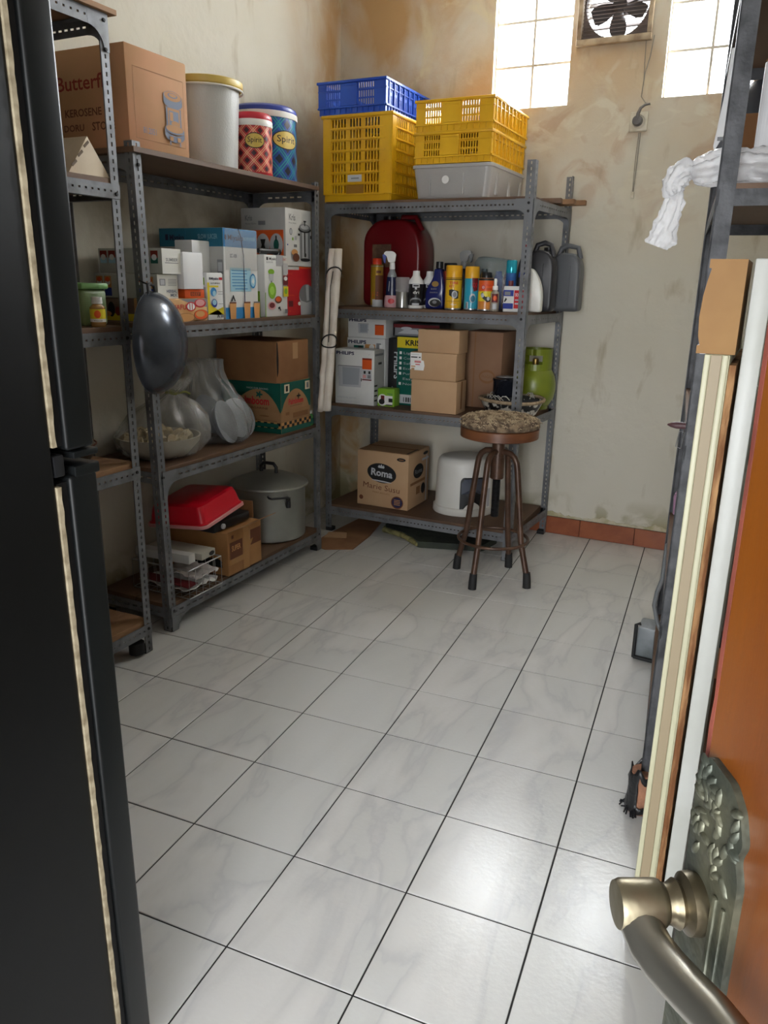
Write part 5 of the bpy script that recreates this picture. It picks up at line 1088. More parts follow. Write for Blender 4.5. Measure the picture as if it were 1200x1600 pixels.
spray_can('gold aerosol can with an orange red cap, standing before the red jerry can', -1.055, 2.760, 0.034, 0.245, M('gold_can', (176, 138, 40), 0.3, 0.3, (190, 150, 50), 7), 0.032, M('orange_cap', (222, 66, 34), 0.4), 0.6,
          prints=lambda q: q.rect(0.25, 0.0, 1, 0.18, P_LGREY).rect(0.45, 0.17, 1.0, 0.75, P_BROWN).text('HIT ONE', 0.62, 0.18, 0.16, P_ORANGE, 0.42, rot=PI / 2).rect(0.5, 0.80, 0.8, 0.86, P_BROWN))
def trigger(t, z, m1, m2, flip=1, k=1.0):
    f = MB(); f.lathe([(0.013 * k, z), (0.015 * k, z + 0.004), (0.014 * k, z + 0.030 * k), (0.010 * k, z + 0.038 * k)], 16); f.obj('neck_ring', m1, t, 40)
    f = MB(); f.prism(rounded([(-0.020, 0.034), (0.014, 0.034), (0.020, 0.075), (0.004, 0.088), (-0.036, 0.088), (-0.046, 0.074), (-0.030, 0.066)], 0.008), -0.011, 0.011, fn=lambda u, v, w_: (flip * u * k, w_ * k, z + v * k)); f.obj('spray_head', m1, t, 40)
    f = MB(); f.prism(rounded([(-0.030, 0.066), (-0.046, 0.074), (-0.052, 0.07), (-0.044, 0.035), (-0.036, 0.028), (-0.034, 0.05)], 0.004), -0.007, 0.007, fn=lambda u, v, w_: (flip * u * k, w_ * k, z + v * k)); f.obj('trigger', m2, t, 40)
t = thing('spray_bottle', 'clear spray bottle with pink base, navy sleeve and white-blue trigger head', 'bottle', (-0.945, 2.715, Y2), 0.35, 'cans and bottles on the back shelf')
f = MB(); f.lathe([(0.037, 0), (0.040, 0.005), (0.037, 0.05), (0.033, 0.062)], 24, sy=0.7); f.obj('base_sleeve', M('pale_pink_plastic', (206, 160, 166), 0.35), t, 40)
f = MB(); f.lathe([(0.0335, 0.061), (0.030, 0.11), (0.028, 0.140), (0.0275, 0.153)], 24, sy=0.7); f.obj('sleeve', M('navy_sleeve', (26, 32, 64), 0.25), t, 40)
f = MB(); f.lathe([(0.026, 0.152), (0.022, 0.168), (0.016, 0.180), (0.014, 0.192)], 20, sy=0.8); f.obj('neck', film('clear_neck', (200, 210, 220), 0.4, 0.08), t, 40)
q = wrap(0.0405, 0.19, math.radians(-90), 0, 1.4, 1.0, 0.72); q.ell(0.5, 0.17, 0.3, 0.07, P_RED).poly([(0.24, 0.45), (0.30, 0.70), (0.34, 0.68), (0.28, 0.42)], P_LGREY).done('label', t)
trigger(t, 0.190, P_WHITE, P_DBLUE)
t = lathe_bottle('spray_can', 'silver can with a clear cap between the pink-based spray bottle and the white-capped bottles', 'can', -0.872, 2.690, Y2, [('body', [(0.031, 0), (0.034, 0.003), (0.034, 0.083), (0.030, 0.092), (0, 0.094)], M('silver_can', (170, 170, 168), 0.28, 0.85)), ('clear_cap', [(0.0355, 0.080), (0.0365, 0.084), (0.0365, 0.146), (0.033, 0.152), (0, 0.152)], film('clear_cap', (214, 210, 214), 0.42, 0.12))], group='cans and bottles on the back shelf')
for (x, y, lab) in ((-0.803, 2.705, 'black-labelled bottle with tapered white cap, front one of two'), (-0.776, 2.815, 'black-labelled bottle with tapered white cap, standing behind its twin')):
    t = lathe_bottle('polish_bottle', lab, 'bottle', x, y, Y2, [('base', [(0.036, 0), (0.038, 0.003), (0.038, 0.014), (0.036, 0.016)], P_WHITE), ('body', [(0.0365, 0.015), (0.0365, 0.118), (0.034, 0.122)], M('black_label', (28, 28, 30), 0.3)), ('cap', [(0.037, 0.120), (0.038, 0.124), (0.036, 0.136), (0.022, 0.155), (0.019, 0.160), (0.017, 0.184), (0, 0.185)], P_WHITE)], group='cans and bottles on the back shelf')
    q = wrap(0.0368, 0.12, math.radians(-68), 0, 2.4); q.rect(0.30, 0.86, 0.72, 1.03, P_LGREY).rect(0.36, 0.90, 0.66, 0.96, P_BLACK).rect(0.45, 0.78, 0.56, 0.87, P_LGREY).text('dri', 0.52, 0.60, 0.13, P_WHITE, 0.34, 'C').ell(0.5, 0.32, 0.34, 0.13, P_GREY).ell(0.5, 0.28, 0.30, 0.10, P_BLACK).rect(0.3, 0.14, 0.7, 0.22, P_LGREY).done('label', t)
t = thing('detergent_bottle', 'sloping dark blue bottle with a black cap and a car on its label', 'bottle', (-0.705, 2.740, Y2), 0.0, 'cans and bottles on the back shelf')
f = MB(); slab(f, rounded([(-0.052, 0), (0.047, 0), (0.046, 0.11), (0.037, 0.165), (0.030, 0.196), (-0.004, 0.196), (-0.010, 0.150), (-0.050, 0.095)], [0.012, 0.012, 0.03, 0.02, 0.004, 0.004, 0.03, 0.03]), 0.052, 0.05); f.obj('body', M('blue_bottle_plastic', (28, 36, 96), 0.2), t, 50)
f = MB(); f.lathe([(0.017, 0.1965), (0.019, 0.199), (0.018, 0.230), (0, 0.231)], 18, cx=0.013); f.obj('cap', BLACK, t, 40)
p = Print(lambda u, v, o: (-0.045 + 0.086 * u, -0.0265 - o, 0.01 + 0.14 * v), 0.086, 0.14); p.ell(0.56, 0.80, 0.22, 0.10, M('ochre_print', (150, 120, 60), 0.5)).text('auto', 0.30, 0.60, 0.09, P_GREY, 0.36).text('SHAMPOO', 0.24, 0.48, 0.05, P_GREY, 0.5).ell(0.56, 0.16, 0.40, 0.16, P_LGREY).ell(0.60, 0.14, 0.36, 0.13, P_BLACK).ell(0.56, 0.17, 0.14, 0.06, P_GREY).done('label', t)
f = MB(); f.tube([(0.040, -0.023, 0.02), (0.043, -0.021, 0.10), (0.036, -0.018, 0.155)], 0.003, 6); f.obj('grip_ridge', M('pale_blue_ridge', (130, 140, 190), 0.2), t, 60)
spray_can('red aerosol can with a black cap, half hidden behind the yellow one', -0.652, 2.790, 0.034, 0.225, M('red_can', (170, 40, 36), 0.3, 0, (206, 92, 40), 12), 0.035, BLACK, 0.5, dome=False)
def yprint(q): q.rect(0, 0.93, 1, 0.955, P_BLACK).rect(0, 0.985, 1, 0.999, P_BLACK).text('TIRE', 0.30, 0.80, 0.075, P_RED, 0.42, bold=0.02).text('KIT', 0.30, 0.70, 0.07, P_RED, 0.24, bold=0.02).poly([(0.30, 0.62), (0.44, 0.64), (0.74, 0.58), (0.74, 0.36), (0.60, 0.34), (0.30, 0.46)], P_BLACK).ell(0.56, 0.48, 0.13, 0.12, P_LGREY).ell(0.56, 0.48, 0.08, 0.08, P_GREY).rect(0.2, 0.27, 0.8, 0.28, P_BROWN).text('inflator', 0.38, 0.15, 0.05, P_WHITE, 0.28)
spray_can('tall yellow aerosol can with a yellow cap and a black tyre printed on it', -0.598, 2.705, 0.042, 0.212, M('yellow_can', (222, 176, 30), 0.28, 0, (214, 162, 30), 6), 0.058, M('yellow_cap', (228, 168, 30), 0.35), 0.6, dome=False, prints=yprint)
t = thing('spray_bottle', 'dark spray bottle with a grey smoked trigger, standing behind the yellow aerosol', 'bottle', (-0.606, 2.850, Y2), 0.0, 'cans and bottles on the back shelf')
f = MB(); f.lathe([(0.034, 0), (0.036, 0.004), (0.036, 0.15), (0.02, 0.185), (0.013, 0.20)], 22); f.obj('body', M('dark_bottle', (40, 40, 44), 0.25), t, 40); trigger(t, 0.20, film('smoked_plastic', (170, 172, 174), 0.7, 0.12), M('smoked_grey', (120, 122, 124), 0.25), -1, 1.0)
def tprint(q): q.poly([(0.50, 0.99), (0.85, 0.99), (0.85, 0.62), (0.60, 0.58), (0.52, 0.75)], P_MAROON).text('QQ', 0.56, 0.72, 0.13, P_RED, 0.24).ell(0.56, 0.38, 0.16, 0.14, P_LGREY).ell(0.58, 0.36, 0.12, 0.10, P_TEAL).rect(0.22, 0.04, 0.36, 0.26, P_LGREY).rect(0.24, 0.06, 0.28, 0.24, P_BLACK)
spray_can('turquoise aerosol can with a yellow cap and red patch', -0.506, 2.715, 0.037, 0.208, M('turquoise_can', (40, 154, 184), 0.28, 0, (60, 164, 190), 8), 0.053, M('amber_cap', (226, 168, 36), 0.35), 0.5, dome=False, prints=tprint)
def oprint(q): q.rect(0, 0.93, 1, 0.99, P_BLACK).rect(0.05, 0.62, 0.95, 0.92, P_ORANGE).ell(0.36, 0.72, 0.10, 0.075, P_RED).ell(0.36, 0.72, 0.07, 0.05, P_PINK).text('Motor', 0.5, 0.76, 0.06, P_RED, 0.30).text('CHAIN', 0.52, 0.65, 0.05, P_BROWN, 0.30).rect(0.05, 0.30, 0.95, 0.60, P_YELLOW).poly([(0.24, 0.52), (0.34, 0.58), (0.46, 0.44), (0.72, 0.42), (0.78, 0.30), (0.56, 0.27), (0.30, 0.42)], P_BLACK).ell(0.34, 0.48, 0.08, 0.07, P_LGREY).ell(0.62, 0.38, 0.07, 0.06, P_LGREY)
t = spray_can('orange aerosol can with bare silver shoulder and black nozzle', -0.425, 2.695, 0.038, 0.182, M('orange_can', (214, 126, 50), 0.28, 0, (206, 140, 70), 7), 0.028, BLACK, 0.5, prints=oprint)
t = lathe_bottle('pump_bottle', 'small clear bottle with a white pump nozzle', 'bottle', -0.373, 2.680, Y2, [('body', [(0.021, 0), (0.023, 0.004), (0.021, 0.085), (0.013, 0.095), (0.011, 0.10)], film('milky_bottle', (206, 196, 180), 0.75, 0.2, 0.3)), ('pump', [(0.0125, 0.0995), (0.0135, 0.102), (0.0125, 0.118), (0.007, 0.120), (0.008, 0.145), (0.006, 0.152), (0, 0.153)], P_WHITE)], group='cans and bottles on the back shelf')
q = wrap(0.0232, 0.1, math.radians(-70), 0, 2.2); q.rect(0.2, 0.42, 0.8, 0.82, P_MAROON).ell(0.5, 0.62, 0.18, 0.12, P_ORANGE).rect(0.3, 0.1, 0.7, 0.35, P_LGREY).done('label', t)
t = lathe_bottle('spray_can', 'slim blue can with a shiny turquoise cap beside the bagged bottles', 'can', -0.325, 2.770, Y2, [('body', [(0.024, 0), (0.026, 0.004), (0.026, 0.175), (0.018, 0.188)], M('blue_can', (40, 84, 150), 0.28, 0.2, (60, 110, 170), 20)), ('cap', [(0.025, 0.180), (0.026, 0.184), (0.026, 0.235), (0.022, 0.240), (0, 0.240)], M('turquoise_cap', (40, 168, 190), 0.15, 0.3))], group='cans and bottles on the back shelf')
q = wrap(0.0264, 0.18, math.radians(-70), 0, 2.2); q.rect(0.3, 0.66, 0.7, 0.8, P_MAROON).rect(0.4, 0.1, 0.5, 0.6, P_LBLUE).done('label', t)
t = thing('bagged_bottles', 'bluish clear plastic bag over dark bottles, behind the orange aerosol', 'bag', (-0.450, 2.890, Y2))
for (x, y, r, h, m) in ((-0.055, 0, 0.034, 0.20, BLACK), (0.015, 0.02, 0.034, 0.19, P_DBLUE), (0.075, -0.005, 0.03, 0.205, P_MAROON)): f = MB(); f.lathe([(r, 0.001), (r, h * 0.75), (r * 0.5, h * 0.9), (r * 0.45, h), (0, h)], 18, cx=x, cy=y); f.obj('bottle', m, t, 40)
bag(t, film('bluish_bag', (170, 200, 206), 0.22, 0.1, 0.25), [(0.085, 0.001), (0.098, 0.03), (0.10, 0.16), (0.094, 0.225), (0.075, 0.252), (0.0, 0.256)], amp=0.010, k=16, sx=1.12, sy=0.62, pleat=0.05, npl=5)
c = Carton('detergent_box', 'small white box with blue and red panels at the front of the shelf', -0.325, -0.240, 2.668, 2.722, Y2, 1.368, WHITECARD, 'box', bev=0.002)
p = c.face('front'); p.rect(0, 0.62, 0.58, 0.86, P_DBLUE).rect(0, 0.12, 0.58, 0.34, P_DBLUE).rect(0.62, 0.14, 1, 0.86, P_RED).rect(0.06, 0.66, 0.40, 0.80, P_GREY).poly([(0.04, 0.40), (0.14, 0.56), (0.22, 0.50), (0.10, 0.38)], P_BLACK).text('SOS', 0.68, 0.62, 0.12, P_WHITE, 0.26, bold=0.02).rect(0.68, 0.45, 0.95, 0.50, P_LGREY).rect(0.68, 0.30, 0.95, 0.36, P_LGREY).done('printed_front', c.o)
p = c.face('right'); p.rect(0, 0.1, 1, 0.86, P_RED).done('printed_side', c.o)
t = thing('white_jug', 'white curved bottle with a blue cap behind the small white box', 'jug', (-0.215, 2.775, Y2), 0, 'cans and bottles on the back shelf')
f = MB(); slab(f, rounded([(-0.055, 0), (0.050, 0), (0.052, 0.08), (0.035, 0.15), (0.0, 0.20), (-0.025, 0.205), (-0.045, 0.17), (-0.058, 0.10)], [0.012, 0.012, 0.04, 0.04, 0.02, 0.01, 0.03, 0.04]), 0.05, 0.05); f.obj('body', M('white_jug_plastic', (222, 222, 216), 0.35), t, 50)
f = MB(); f.lathe([(0.014, 0.16), (0.016, 0.163), (0.015, 0.185), (0, 0.186)], 16, cx=-0.055, cy=-0.01); f.obj('cap', P_DBLUE, t, 40)
for (x, y, w, d, h, lab, m, capm, hx) in ((-0.232, 2.895, 0.185, 0.09, 0.325, 'black jerry can with a red cap behind the shelf post', M('black_can_plastic', (44, 44, 48), 0.4), M('red_cap', (150, 36, 46), 0.4), -1), (-0.150, 3.05, 0.215, 0.10, 0.318, 'dark grey jerry can standing behind the black one', M('charcoal_plastic', (82, 84, 88), 0.45), BLACK, 1)):
    t = thing('jerry_can', lab, 'jerry can', (x, y, Y2), 0, 'dark jerry cans on the back shelf')
    f = MB(); slab(f, rounded([(-w / 2, 0), (w / 2, 0), (w / 2, h * 0.72), (w / 2 - 0.03, h * 0.88), (0.0, h * 0.90), (-0.02, h * 0.84), (-w / 2 + 0.02, h * 0.82), (-w / 2, h * 0.66)], [0.02, 0.02, 0.05, 0.03, 0.02, 0.02, 0.03, 0.03]), d, 0.06); f.obj('body', m, t, 50)
    f = MB(); f.tube([(-0.02, 0, h * 0.84), (-0.005, 0, h * 0.97), (0.03, 0, h), (w / 2 - 0.03, 0, h * 0.97), (w / 2 - 0.014, 0, h * 0.80)], 0.013, 10); f.obj('handle', m, t, 60)
    f = MB(); f.lathe([(0.022, h * 0.80), (0.022, h * 0.90)], 18, cx=-w / 2 + 0.035); f.obj('neck', m, t, 40)
    f = MB(); f.lathe([(0.024, h * 0.90), (0.025, h * 0.905), (0.025, h * 0.975), (0, h * 0.98)], 18, cx=-w / 2 + 0.035); f.obj('cap', capm, t, 40)
    f = MB(); f.box(w / 2 - 0.055, w / 2 - 0.050, -d / 2 - 0.003, d / 2 + 0.003, 0.03, h * 0.7, 0.002); f.obj('ridge', m, t, 40)

# third tier (z .722): appliance cartons
def mixer(p, u0, v0, u1, v1):
    w_, h_ = u1 - u0, v1 - v0
    p.poly([(u0, v1), (u1, v1 - 0.02 * h_), (u1 - 0.06 * w_, v0), (u0 + 0.06 * w_, v0)], P_LGREY).poly([(u0 + 0.2 * w_, v1 - 0.06 * h_), (u1 - 0.1 * w_, v1 - 0.08 * h_), (u1 - 0.14 * w_, v0 + 0.12 * h_), (u0 + 0.22 * w_, v0 + 0.1 * h_)], M('toaster_grey', (160, 164, 172), 0.5)).rect(u0 + 0.03 * w_, v1 - 0.02 * h_, u1, v1 + 0.02 * h_, P_GREY).rect(u1 - 0.05 * w_, v0 + 0.3 * h_, u1 - 0.02 * w_, v0 + 0.45 * h_, P_BLACK)
c = Carton('appliance_carton', 'largest white appliance carton, with a big grey toaster printed on it', -1.248, -1.010, 2.655, 2.770, Y3, 1.028, WHITECARD, 'carton')
p = c.face('front'); p.text('PHILIPS', 0.03, 0.905, 0.055, P_NAVY, 0.46, bold=0.035); mixer(p, 0.06, 0.32, 0.70, 0.70)
p.rect(0.70, 0.66, 0.94, 0.86, P_ORANGE).rect(0.70, 0.83, 0.94, 0.86, P_DKRED).rect(0.70, 0.48, 0.94, 0.65, P_LGREY).rect(0.74, 0.58, 0.79, 0.63, P_BLACK).rect(0.86, 0.58, 0.91, 0.63, P_BLACK).rect(0.70, 0.46, 0.94, 0.48, P_MAROON).rect(0.72, 0.50, 0.80, 0.56, P_PINK).rect(0.84, 0.50, 0.92, 0.56, P_GREY)
p.text('simplicity series', 0.06, 0.11, 0.035, P_LGREY, 0.50).text('compact bread toaster', 0.06, 0.04, 0.022, P_LGREY, 0.6).text('ps', 0.86, 0.92, 0.03, P_LGREY).done('printed_front', c.o)
p = c.face('right'); p.rect(0, 0, 1, 1, GREYCARD).rect(0.4, 0.74, 0.75, 0.78, P_BLACK).rect(0.05, 0.9, 0.9, 0.94, P_GREY)
for v in (0.08, 0.17, 0.26, 0.35): p.rect(0.0, v, 0.3, v + 0.03, P_BLACK)
p.done('printed_side', c.o)
c2 = Carton('plain_box', 'plain white carton hidden behind the toaster carton, carrying two more', -1.225, -1.012, 2.785, 2.950, Y3, 1.0, WHITECARD, 'carton')
for (z0, z1, lab, k) in ((1.0025, 1.082, 'lower of two flat white appliance cartons behind the toaster carton', 0), (1.0845, 1.190, 'upper of two flat white appliance cartons, showing a small grey toaster', 1)):
    c = Carton('appliance_carton', lab, -1.240 + 0.004 * k, -1.008 + 0.004 * k, 2.774, 2.955, z0, z1, WHITECARD, 'carton'); p = c.face('front')
    if k: p.text('PHILIPS', 0.03, 0.80, 0.15, P_NAVY, 0.46, bold=0.035); mixer(p, 0.27, 0.22, 0.55, 0.70); p.rect(0.72, 0.16, 0.95, 0.68, P_ORANGE).rect(0.72, 0.64, 0.95, 0.68, P_DKRED)
    else: p.text('PHILIPS', 0.03, 0.62, 0.22, P_NAVY, 0.48, bold=0.035).rect(0.18, 0.1, 0.44, 0.5, P_DGREEN).rect(0.30, 0.3, 0.4, 0.45, P_BLACK).rect(0.48, 0.3, 0.75, 0.6, P_TAN).ell(0.66, 0.4, 0.07, 0.2, P_WHITE).rect(0.78, 0.2, 0.9, 0.7, P_GREY).rect(0.86, 0.3, 0.94, 0.6, P_WHITE)
    p.done('printed_front', c.o)
c = Carton('steamer_carton', 'narrow black carton with white lettering running down its side', -1.000, -0.943, 2.80, 2.97, Y3, 1.086, P_BLACK, 'carton')
p = c.face('front'); p.text('PHILIPS', 0.66, 0.80, 0.09, P_LGREY, None, rot=-PI / 2, bold=0.03).ell(0.5, 0.25, 0.1, 0.02, P_GREY).done('printed_front', c.o)
c = Carton('drill_carton', 'dark green carton with a yellow header and a white list of features', -0.936, -0.665, 2.778, 2.955, Y3, 1.098, P_DGREEN, 'carton')
p = c.face('front'); p.rect(0, 0.845, 1, 1, P_YELLOW).text('KRISBOW', 0.18, 0.885, 0.075, P_BLACK, 0.70, bold=0.03).rect(0, 0.03, 1, 0.16, P_LGREY)
for k in range(8): p.rect(0.16 + 0.05 * k, 0.05, 0.16 + 0.05 * k + (0.03 if k % 3 else 0.015), 0.12, P_BLACK)
for k, s_ in enumerate(('Light weight', 'Compact', 'Safe & easy', 'Economical', 'Pumpaction', 'Easy to use', 'Noise free')):
    v = 0.775 - k * 0.075; p.text(s_, 0.15, v - 0.02, 0.034, P_LGREY, 0.055 * len(s_))
    if k != 5: p.rect(0.06, v - 0.022, 0.11, v + 0.018, P_WHITE)
p.done('printed_front', c.o)
c = Carton('iron_box', 'flat dark box with a red stripe and a grey iron, lying on the green carton', -0.975, -0.705, 2.80, 2.96, 1.1005, 1.168, P_BLACK, 'box')
p = c.face('front'); p.rect(0.02, 0.66, 1, 0.92, P_MAROON).rect(0.05, 0.05, 1, 0.66, P_GREY).ell(0.86, 0.42, 0.07, 0.20, P_BLACK).ell(0.86, 0.42, 0.03, 0.1, P_WHITE).poly([(0.1, 0.2), (0.6, 0.2), (0.52, 0.55), (0.25, 0.5)], P_LGREY).ell(0.3, 0.62, 0.12, 0.12, P_LGREY).done('printed_front', c.o)
c = Carton('small_green_box', 'small green and white box standing at the foot of the black carton', -1.002, -0.905, 2.685, 2.755, Y3, 0.828, P_GREEN, 'box', bev=0.002)
p = c.face('front'); p.rect(0, 0.0, 1, 0.14, P_GREEN).ell(0.30, 0.36, 0.30, 0.34, P_WHITE).rect(0.30, 0.10, 0.92, 0.62, P_WHITE).rect(0.20, 0.30, 0.42, 0.62, P_MAROON).ell(0.26, 0.26, 0.18, 0.16, P_BLACK).rect(0.68, 0.26, 0.92, 0.48, P_BLACK).poly([(0.5, 0.06), (0.9, 0.06), (0.95, 0.12), (0.55, 0.12)], P_BLACK).text('MINI', 0.60, 0.68, 0.10, P_DGREEN, 0.3).done('printed_front', c.o)
KT = M('fresh_kraft_card', (188, 154, 118), 0.75, 0, (180, 144, 108), 5)
for (x0, x1, y0, y1, z0, z1, lab) in ((-0.780, -0.528, 2.628, 2.765, Y3, 0.898, 'new kraft carton at the bottom of the stack of three'), (-0.792, -0.538, 2.632, 2.765, 0.900, 1.036, 'new kraft carton with a torn white delivery label, middle of the stack of three'), (-0.755, -0.530, 2.640, 2.765, 1.038, 1.150, 'smallest new kraft carton on top of the stack of three')):
    c = Carton('kraft_carton', lab, x0, x1, y0, y1, z0, z1, KT, 'carton', group='kraft cartons stacked on the back shelf')
    if z0 < 0.8: c.face('right').rect(0.42, 0.12, 0.58, 1.0, P_SHADE).done('tape', c.o)
    elif z0 < 1:
        p = c.face('front'); p.poly([(0.005, 0.36), (0.03, 0.36), (0.03, 0.42), (0.10, 0.42), (0.10, 0.34), (0.30, 0.34), (0.32, 0.52), (0.30, 0.70), (0.25, 0.72), (0.25, 0.99), (0.005, 0.99)], P_WHITE).rect(0.02, 0.80, 0.16, 0.84, P_BLACK).rect(0.19, 0.80, 0.23, 0.84, P_BLACK).rect(0.02, 0.92, 0.2, 0.93, P_GREY)
        p.rect(0.10, 0.62, 0.24, 0.70, P_PINK).rect(0.10, 0.64, 0.24, 0.66, P_RED).rect(0.12, 0.54, 0.22, 0.57, P_RED).rect(0.03, 0.46, 0.12, 0.5, P_TAN).done('delivery_label', c.o)
c = Carton('tall_kraft_carton', 'taller brown kraft carton standing behind the stack of three', -0.600, -0.396, 2.925, 3.160, Y3, 1.135, M('dusky_kraft', (146, 110, 84), 0.8, 0, (134, 98, 74), 5), 'carton')
p = c.face('front'); p.rect(0.24, 0, 0.27, 1, P_SHADE).ell(0.62, 0.42, 0.22, 0.09, P_SHADE).ell(0.62, 0.42, 0.18, 0.06, M('dusky_kraft_2', (146, 110, 84), 0.8)).text('FRAGILE', 0.62, 0.40, 0.04, P_SHADE, 0.3, 'C').done('printed_front', c.o)

t = thing('lined_basin', 'black and white patterned basin with a beige rope rim beside the kraft cartons', 'basin', (-0.295, 2.812, Y3))
f = MB(); f.lathe([(0.105, 0.0), (0.125, 0.004), (0.150, 0.05), (0.160, 0.075), (0.153, 0.076), (0.118, 0.012), (0, 0.012)], 40); f.obj('bowl', M('mottled_black_white', (26, 26, 28), 0.4, 0, (210, 206, 196), 26, 0.50, 0.54), t, 40)
f = MB(); f.tube([(0.163 * math.cos(a), 0.163 * math.sin(a), 0.078 + 0.003 * math.sin(2 * a)) for a in [2 * PI * k / 48 for k in range(48)]], 0.009, 8, closed=True); f.obj('rope_rim', M('beige_rope', (168, 148, 120), 0.8, 0, (136, 116, 92), 60, bump=0.4), t, 60)
f = MB(); rr = random.Random(9)
for k in range(14):
    a = rr.random() * 6.28; r = 0.10 + 0.03 * rr.random()
    f.tube([(r * math.cos(a + q * 0.18), r * math.sin(a + q * 0.18), 0.088 + 0.018 * math.sin(q * 1.3 + k)) for q in range(6)], 0.0016, 5)
tag(f.obj('net_cords', M('white_net_cord', (190, 188, 180), 0.6), t, 60), kind='stuff')
f = MB(); f.lathe([(0.142, 0.060), (0.134, 0.080), (0.10, 0.088), (0, 0.084)], 32); f.obj('dark_cloth', M('dark_net_cloth', (24, 27, 34), 0.8, bump=0.4, bscale=50), t, 60)
t = thing('black_canister', 'squat black canister standing in the patterned basin', 'canister', (-0.338, 2.826, 0.824))
f = MB(); f.lathe([(0.060, 0.001), (0.063, 0.006), (0.063, 0.076), (0.066, 0.080), (0.066, 0.090), (0.045, 0.096), (0, 0.098)], 30); f.obj('body', M('glossy_black_can', (24, 26, 34), 0.18), t, 40)
f = MB(); f.lathe([(0.05, 0.0965), (0.04, 0.100), (0, 0.101)], 24); f.obj('lid_plate', P_GREY, t, 40)
t = thing('gas_cylinder', 'squat lime green gas cylinder behind the patterned basin', 'gas cylinder', (-0.258, 3.082, Y3))
GASM = M('lime_green_paint', (122, 134, 34), 0.35, 0, (104, 116, 30), 7)
f = MB(); f.lathe([(0.08, 0.0), (0.082, 0.02), (0.088, 0.024), (0.108, 0.06), (0.114, 0.10), (0.114, 0.135), (0.106, 0.175), (0.090, 0.205), (0.06, 0.222), (0, 0.228)], 40); f.obj('body', GASM, t, 40)
f = MB(); n = 36; rows = []; Hc = 0.122; r = 0.088
def col_pt(a, v, rr_): return (rr_ * math.cos(a), rr_ * math.sin(a), 0.196 + Hc * v)
for k in range(n):
    a = 2 * PI * k / n; a2 = 2 * PI * (k + 1) / n; mid = math.degrees((a + a2) / 2) % 180
    segs = [(0, 1)] if not 45 < mid < 135 else [(0, 0.36), (0.74, 1)]
    if 75 < math.degrees((a + a2) / 2) < 105 and False: continue
    for (v0, v1) in segs:
        q = [f.vert(col_pt(x, v, rr_)) for rr_ in (r, r - 0.004) for (x, v) in ((a, v0), (a2, v0), (a2, v1), (a, v1))]
        f.face(q[:4]); f.face(q[4:][::-1]); f.face((q[0], q[1], q[5], q[4])); f.face((q[3], q[2], q[6], q[7])); f.face((q[0], q[3], q[7], q[4])); f.face((q[1], q[2], q[6], q[5]))
f.obj('guard_collar', GASM, t, 40)
f = MB(); f.lathe([(0.016, 0.226), (0.016, 0.262), (0.010, 0.266), (0, 0.267)], 16); f.obj('valve', M('brass_valve', (170, 140, 80), 0.35, 0.9), t, 40)

# bottom tier (z .150)
c = Carton('biscuit_carton', 'kraft biscuit carton with a black oval badge on the bottom tier', -1.130, -0.815, 2.700, 2.985, Y4, 0.478, KT, 'carton')
for side in ('front', 'right'):
    p = c.face(side); k = 1 if side == 'front' else 0
    if k:
        p.ell(0.485, 0.62, 0.285, 0.175, P_BLACK, 34, -0.10).ell(0.485, 0.475, 0.20, 0.012, P_LGREY, 20, -0.06).text('Roma', 0.485, 0.565, 0.12, P_LGREY, 0.42, 'C', 0.03, -0.06).poly([(0.41, 0.735), (0.44, 0.77), (0.455, 0.745), (0.48, 0.785), (0.505, 0.745), (0.525, 0.77), (0.54, 0.73), (0.53, 0.71), (0.42, 0.715)], P_LGREY)
        p.text('Marie Susu', 0.48, 0.315, 0.10, P_BROWN, 0.72, 'C', 0.0, -0.06).text('MARIE BISCUITS', 0.48, 0.245, 0.028, P_SHADE, 0.34, 'C', 0, -0.06).ell(0.085, 0.14, 0.04, 0.042, P_BROWN).ell(0.80, 0.125, 0.12, 0.115, P_BROWN).ell(0.80, 0.125, 0.10, 0.095, P_NAVY)
        for q in range(4): p.rect(0.74, 0.165 - 0.028 * q, 0.86, 0.175 - 0.028 * q, P_TAN)
        p.ell(0.865, 0.905, 0.085, 0.032, P_BLACK).rect(0.82, 0.90, 0.91, 0.908, P_TAN)
    else:
        p.ell(0.48, 0.64, 0.24, 0.13, P_BLACK, 28).text('Roma', 0.48, 0.60, 0.08, P_GREY, 0.34, 'C', 0.02).rect(0.10, 0.42, 0.80, 0.47, P_SHADE).ell(0.72, 0.28, 0.10, 0.10, P_BLACK).rect(0.38, 0.22, 0.56, 0.36, P_SHADE).ell(0.80, 0.92, 0.12, 0.03, P_BLACK)
        p.rect(0.84, 0.02, 0.88, 0.88, P_LGREY).rect(0.62, 0.80, 0.95, 0.84, P_LGREY)
    p.done('printed_' + side, c.o)
p = c.face('top'); p.rect(0, 0.47, 1, 0.53, P_SHADE).rect(0.93, 0.05, 0.96, 0.55, P_BLACK).done('tape', c.o)
t = thing('round_bin', 'white round-topped plastic bin with a dark arched opening on the bottom tier', 'bin', (-0.555, 2.885, Y4), 0.45)
BINM = M('white_bin_plastic', (214, 212, 206), 0.4, 0, (204, 202, 194), 4)
f = MB(); f.lathe([(0.168, 0.0), (0.172, 0.006), (0.170, 0.036), (0.162, 0.042)], 44, sy=0.88); f.obj('base', BINM, t, 40)
f = MB(); f.lathe([(0.160, 0.040), (0.156, 0.20), (0.152, 0.272), (0.148, 0.290), (0.136, 0.306), (0.118, 0.312), (0.0, 0.316)], 44, sy=0.88); f.obj('body', BINM, t, 40)
q = wrap(0.160, 0.30, math.radians(-78), 0.0, 1.55, 1.0, 0.88)
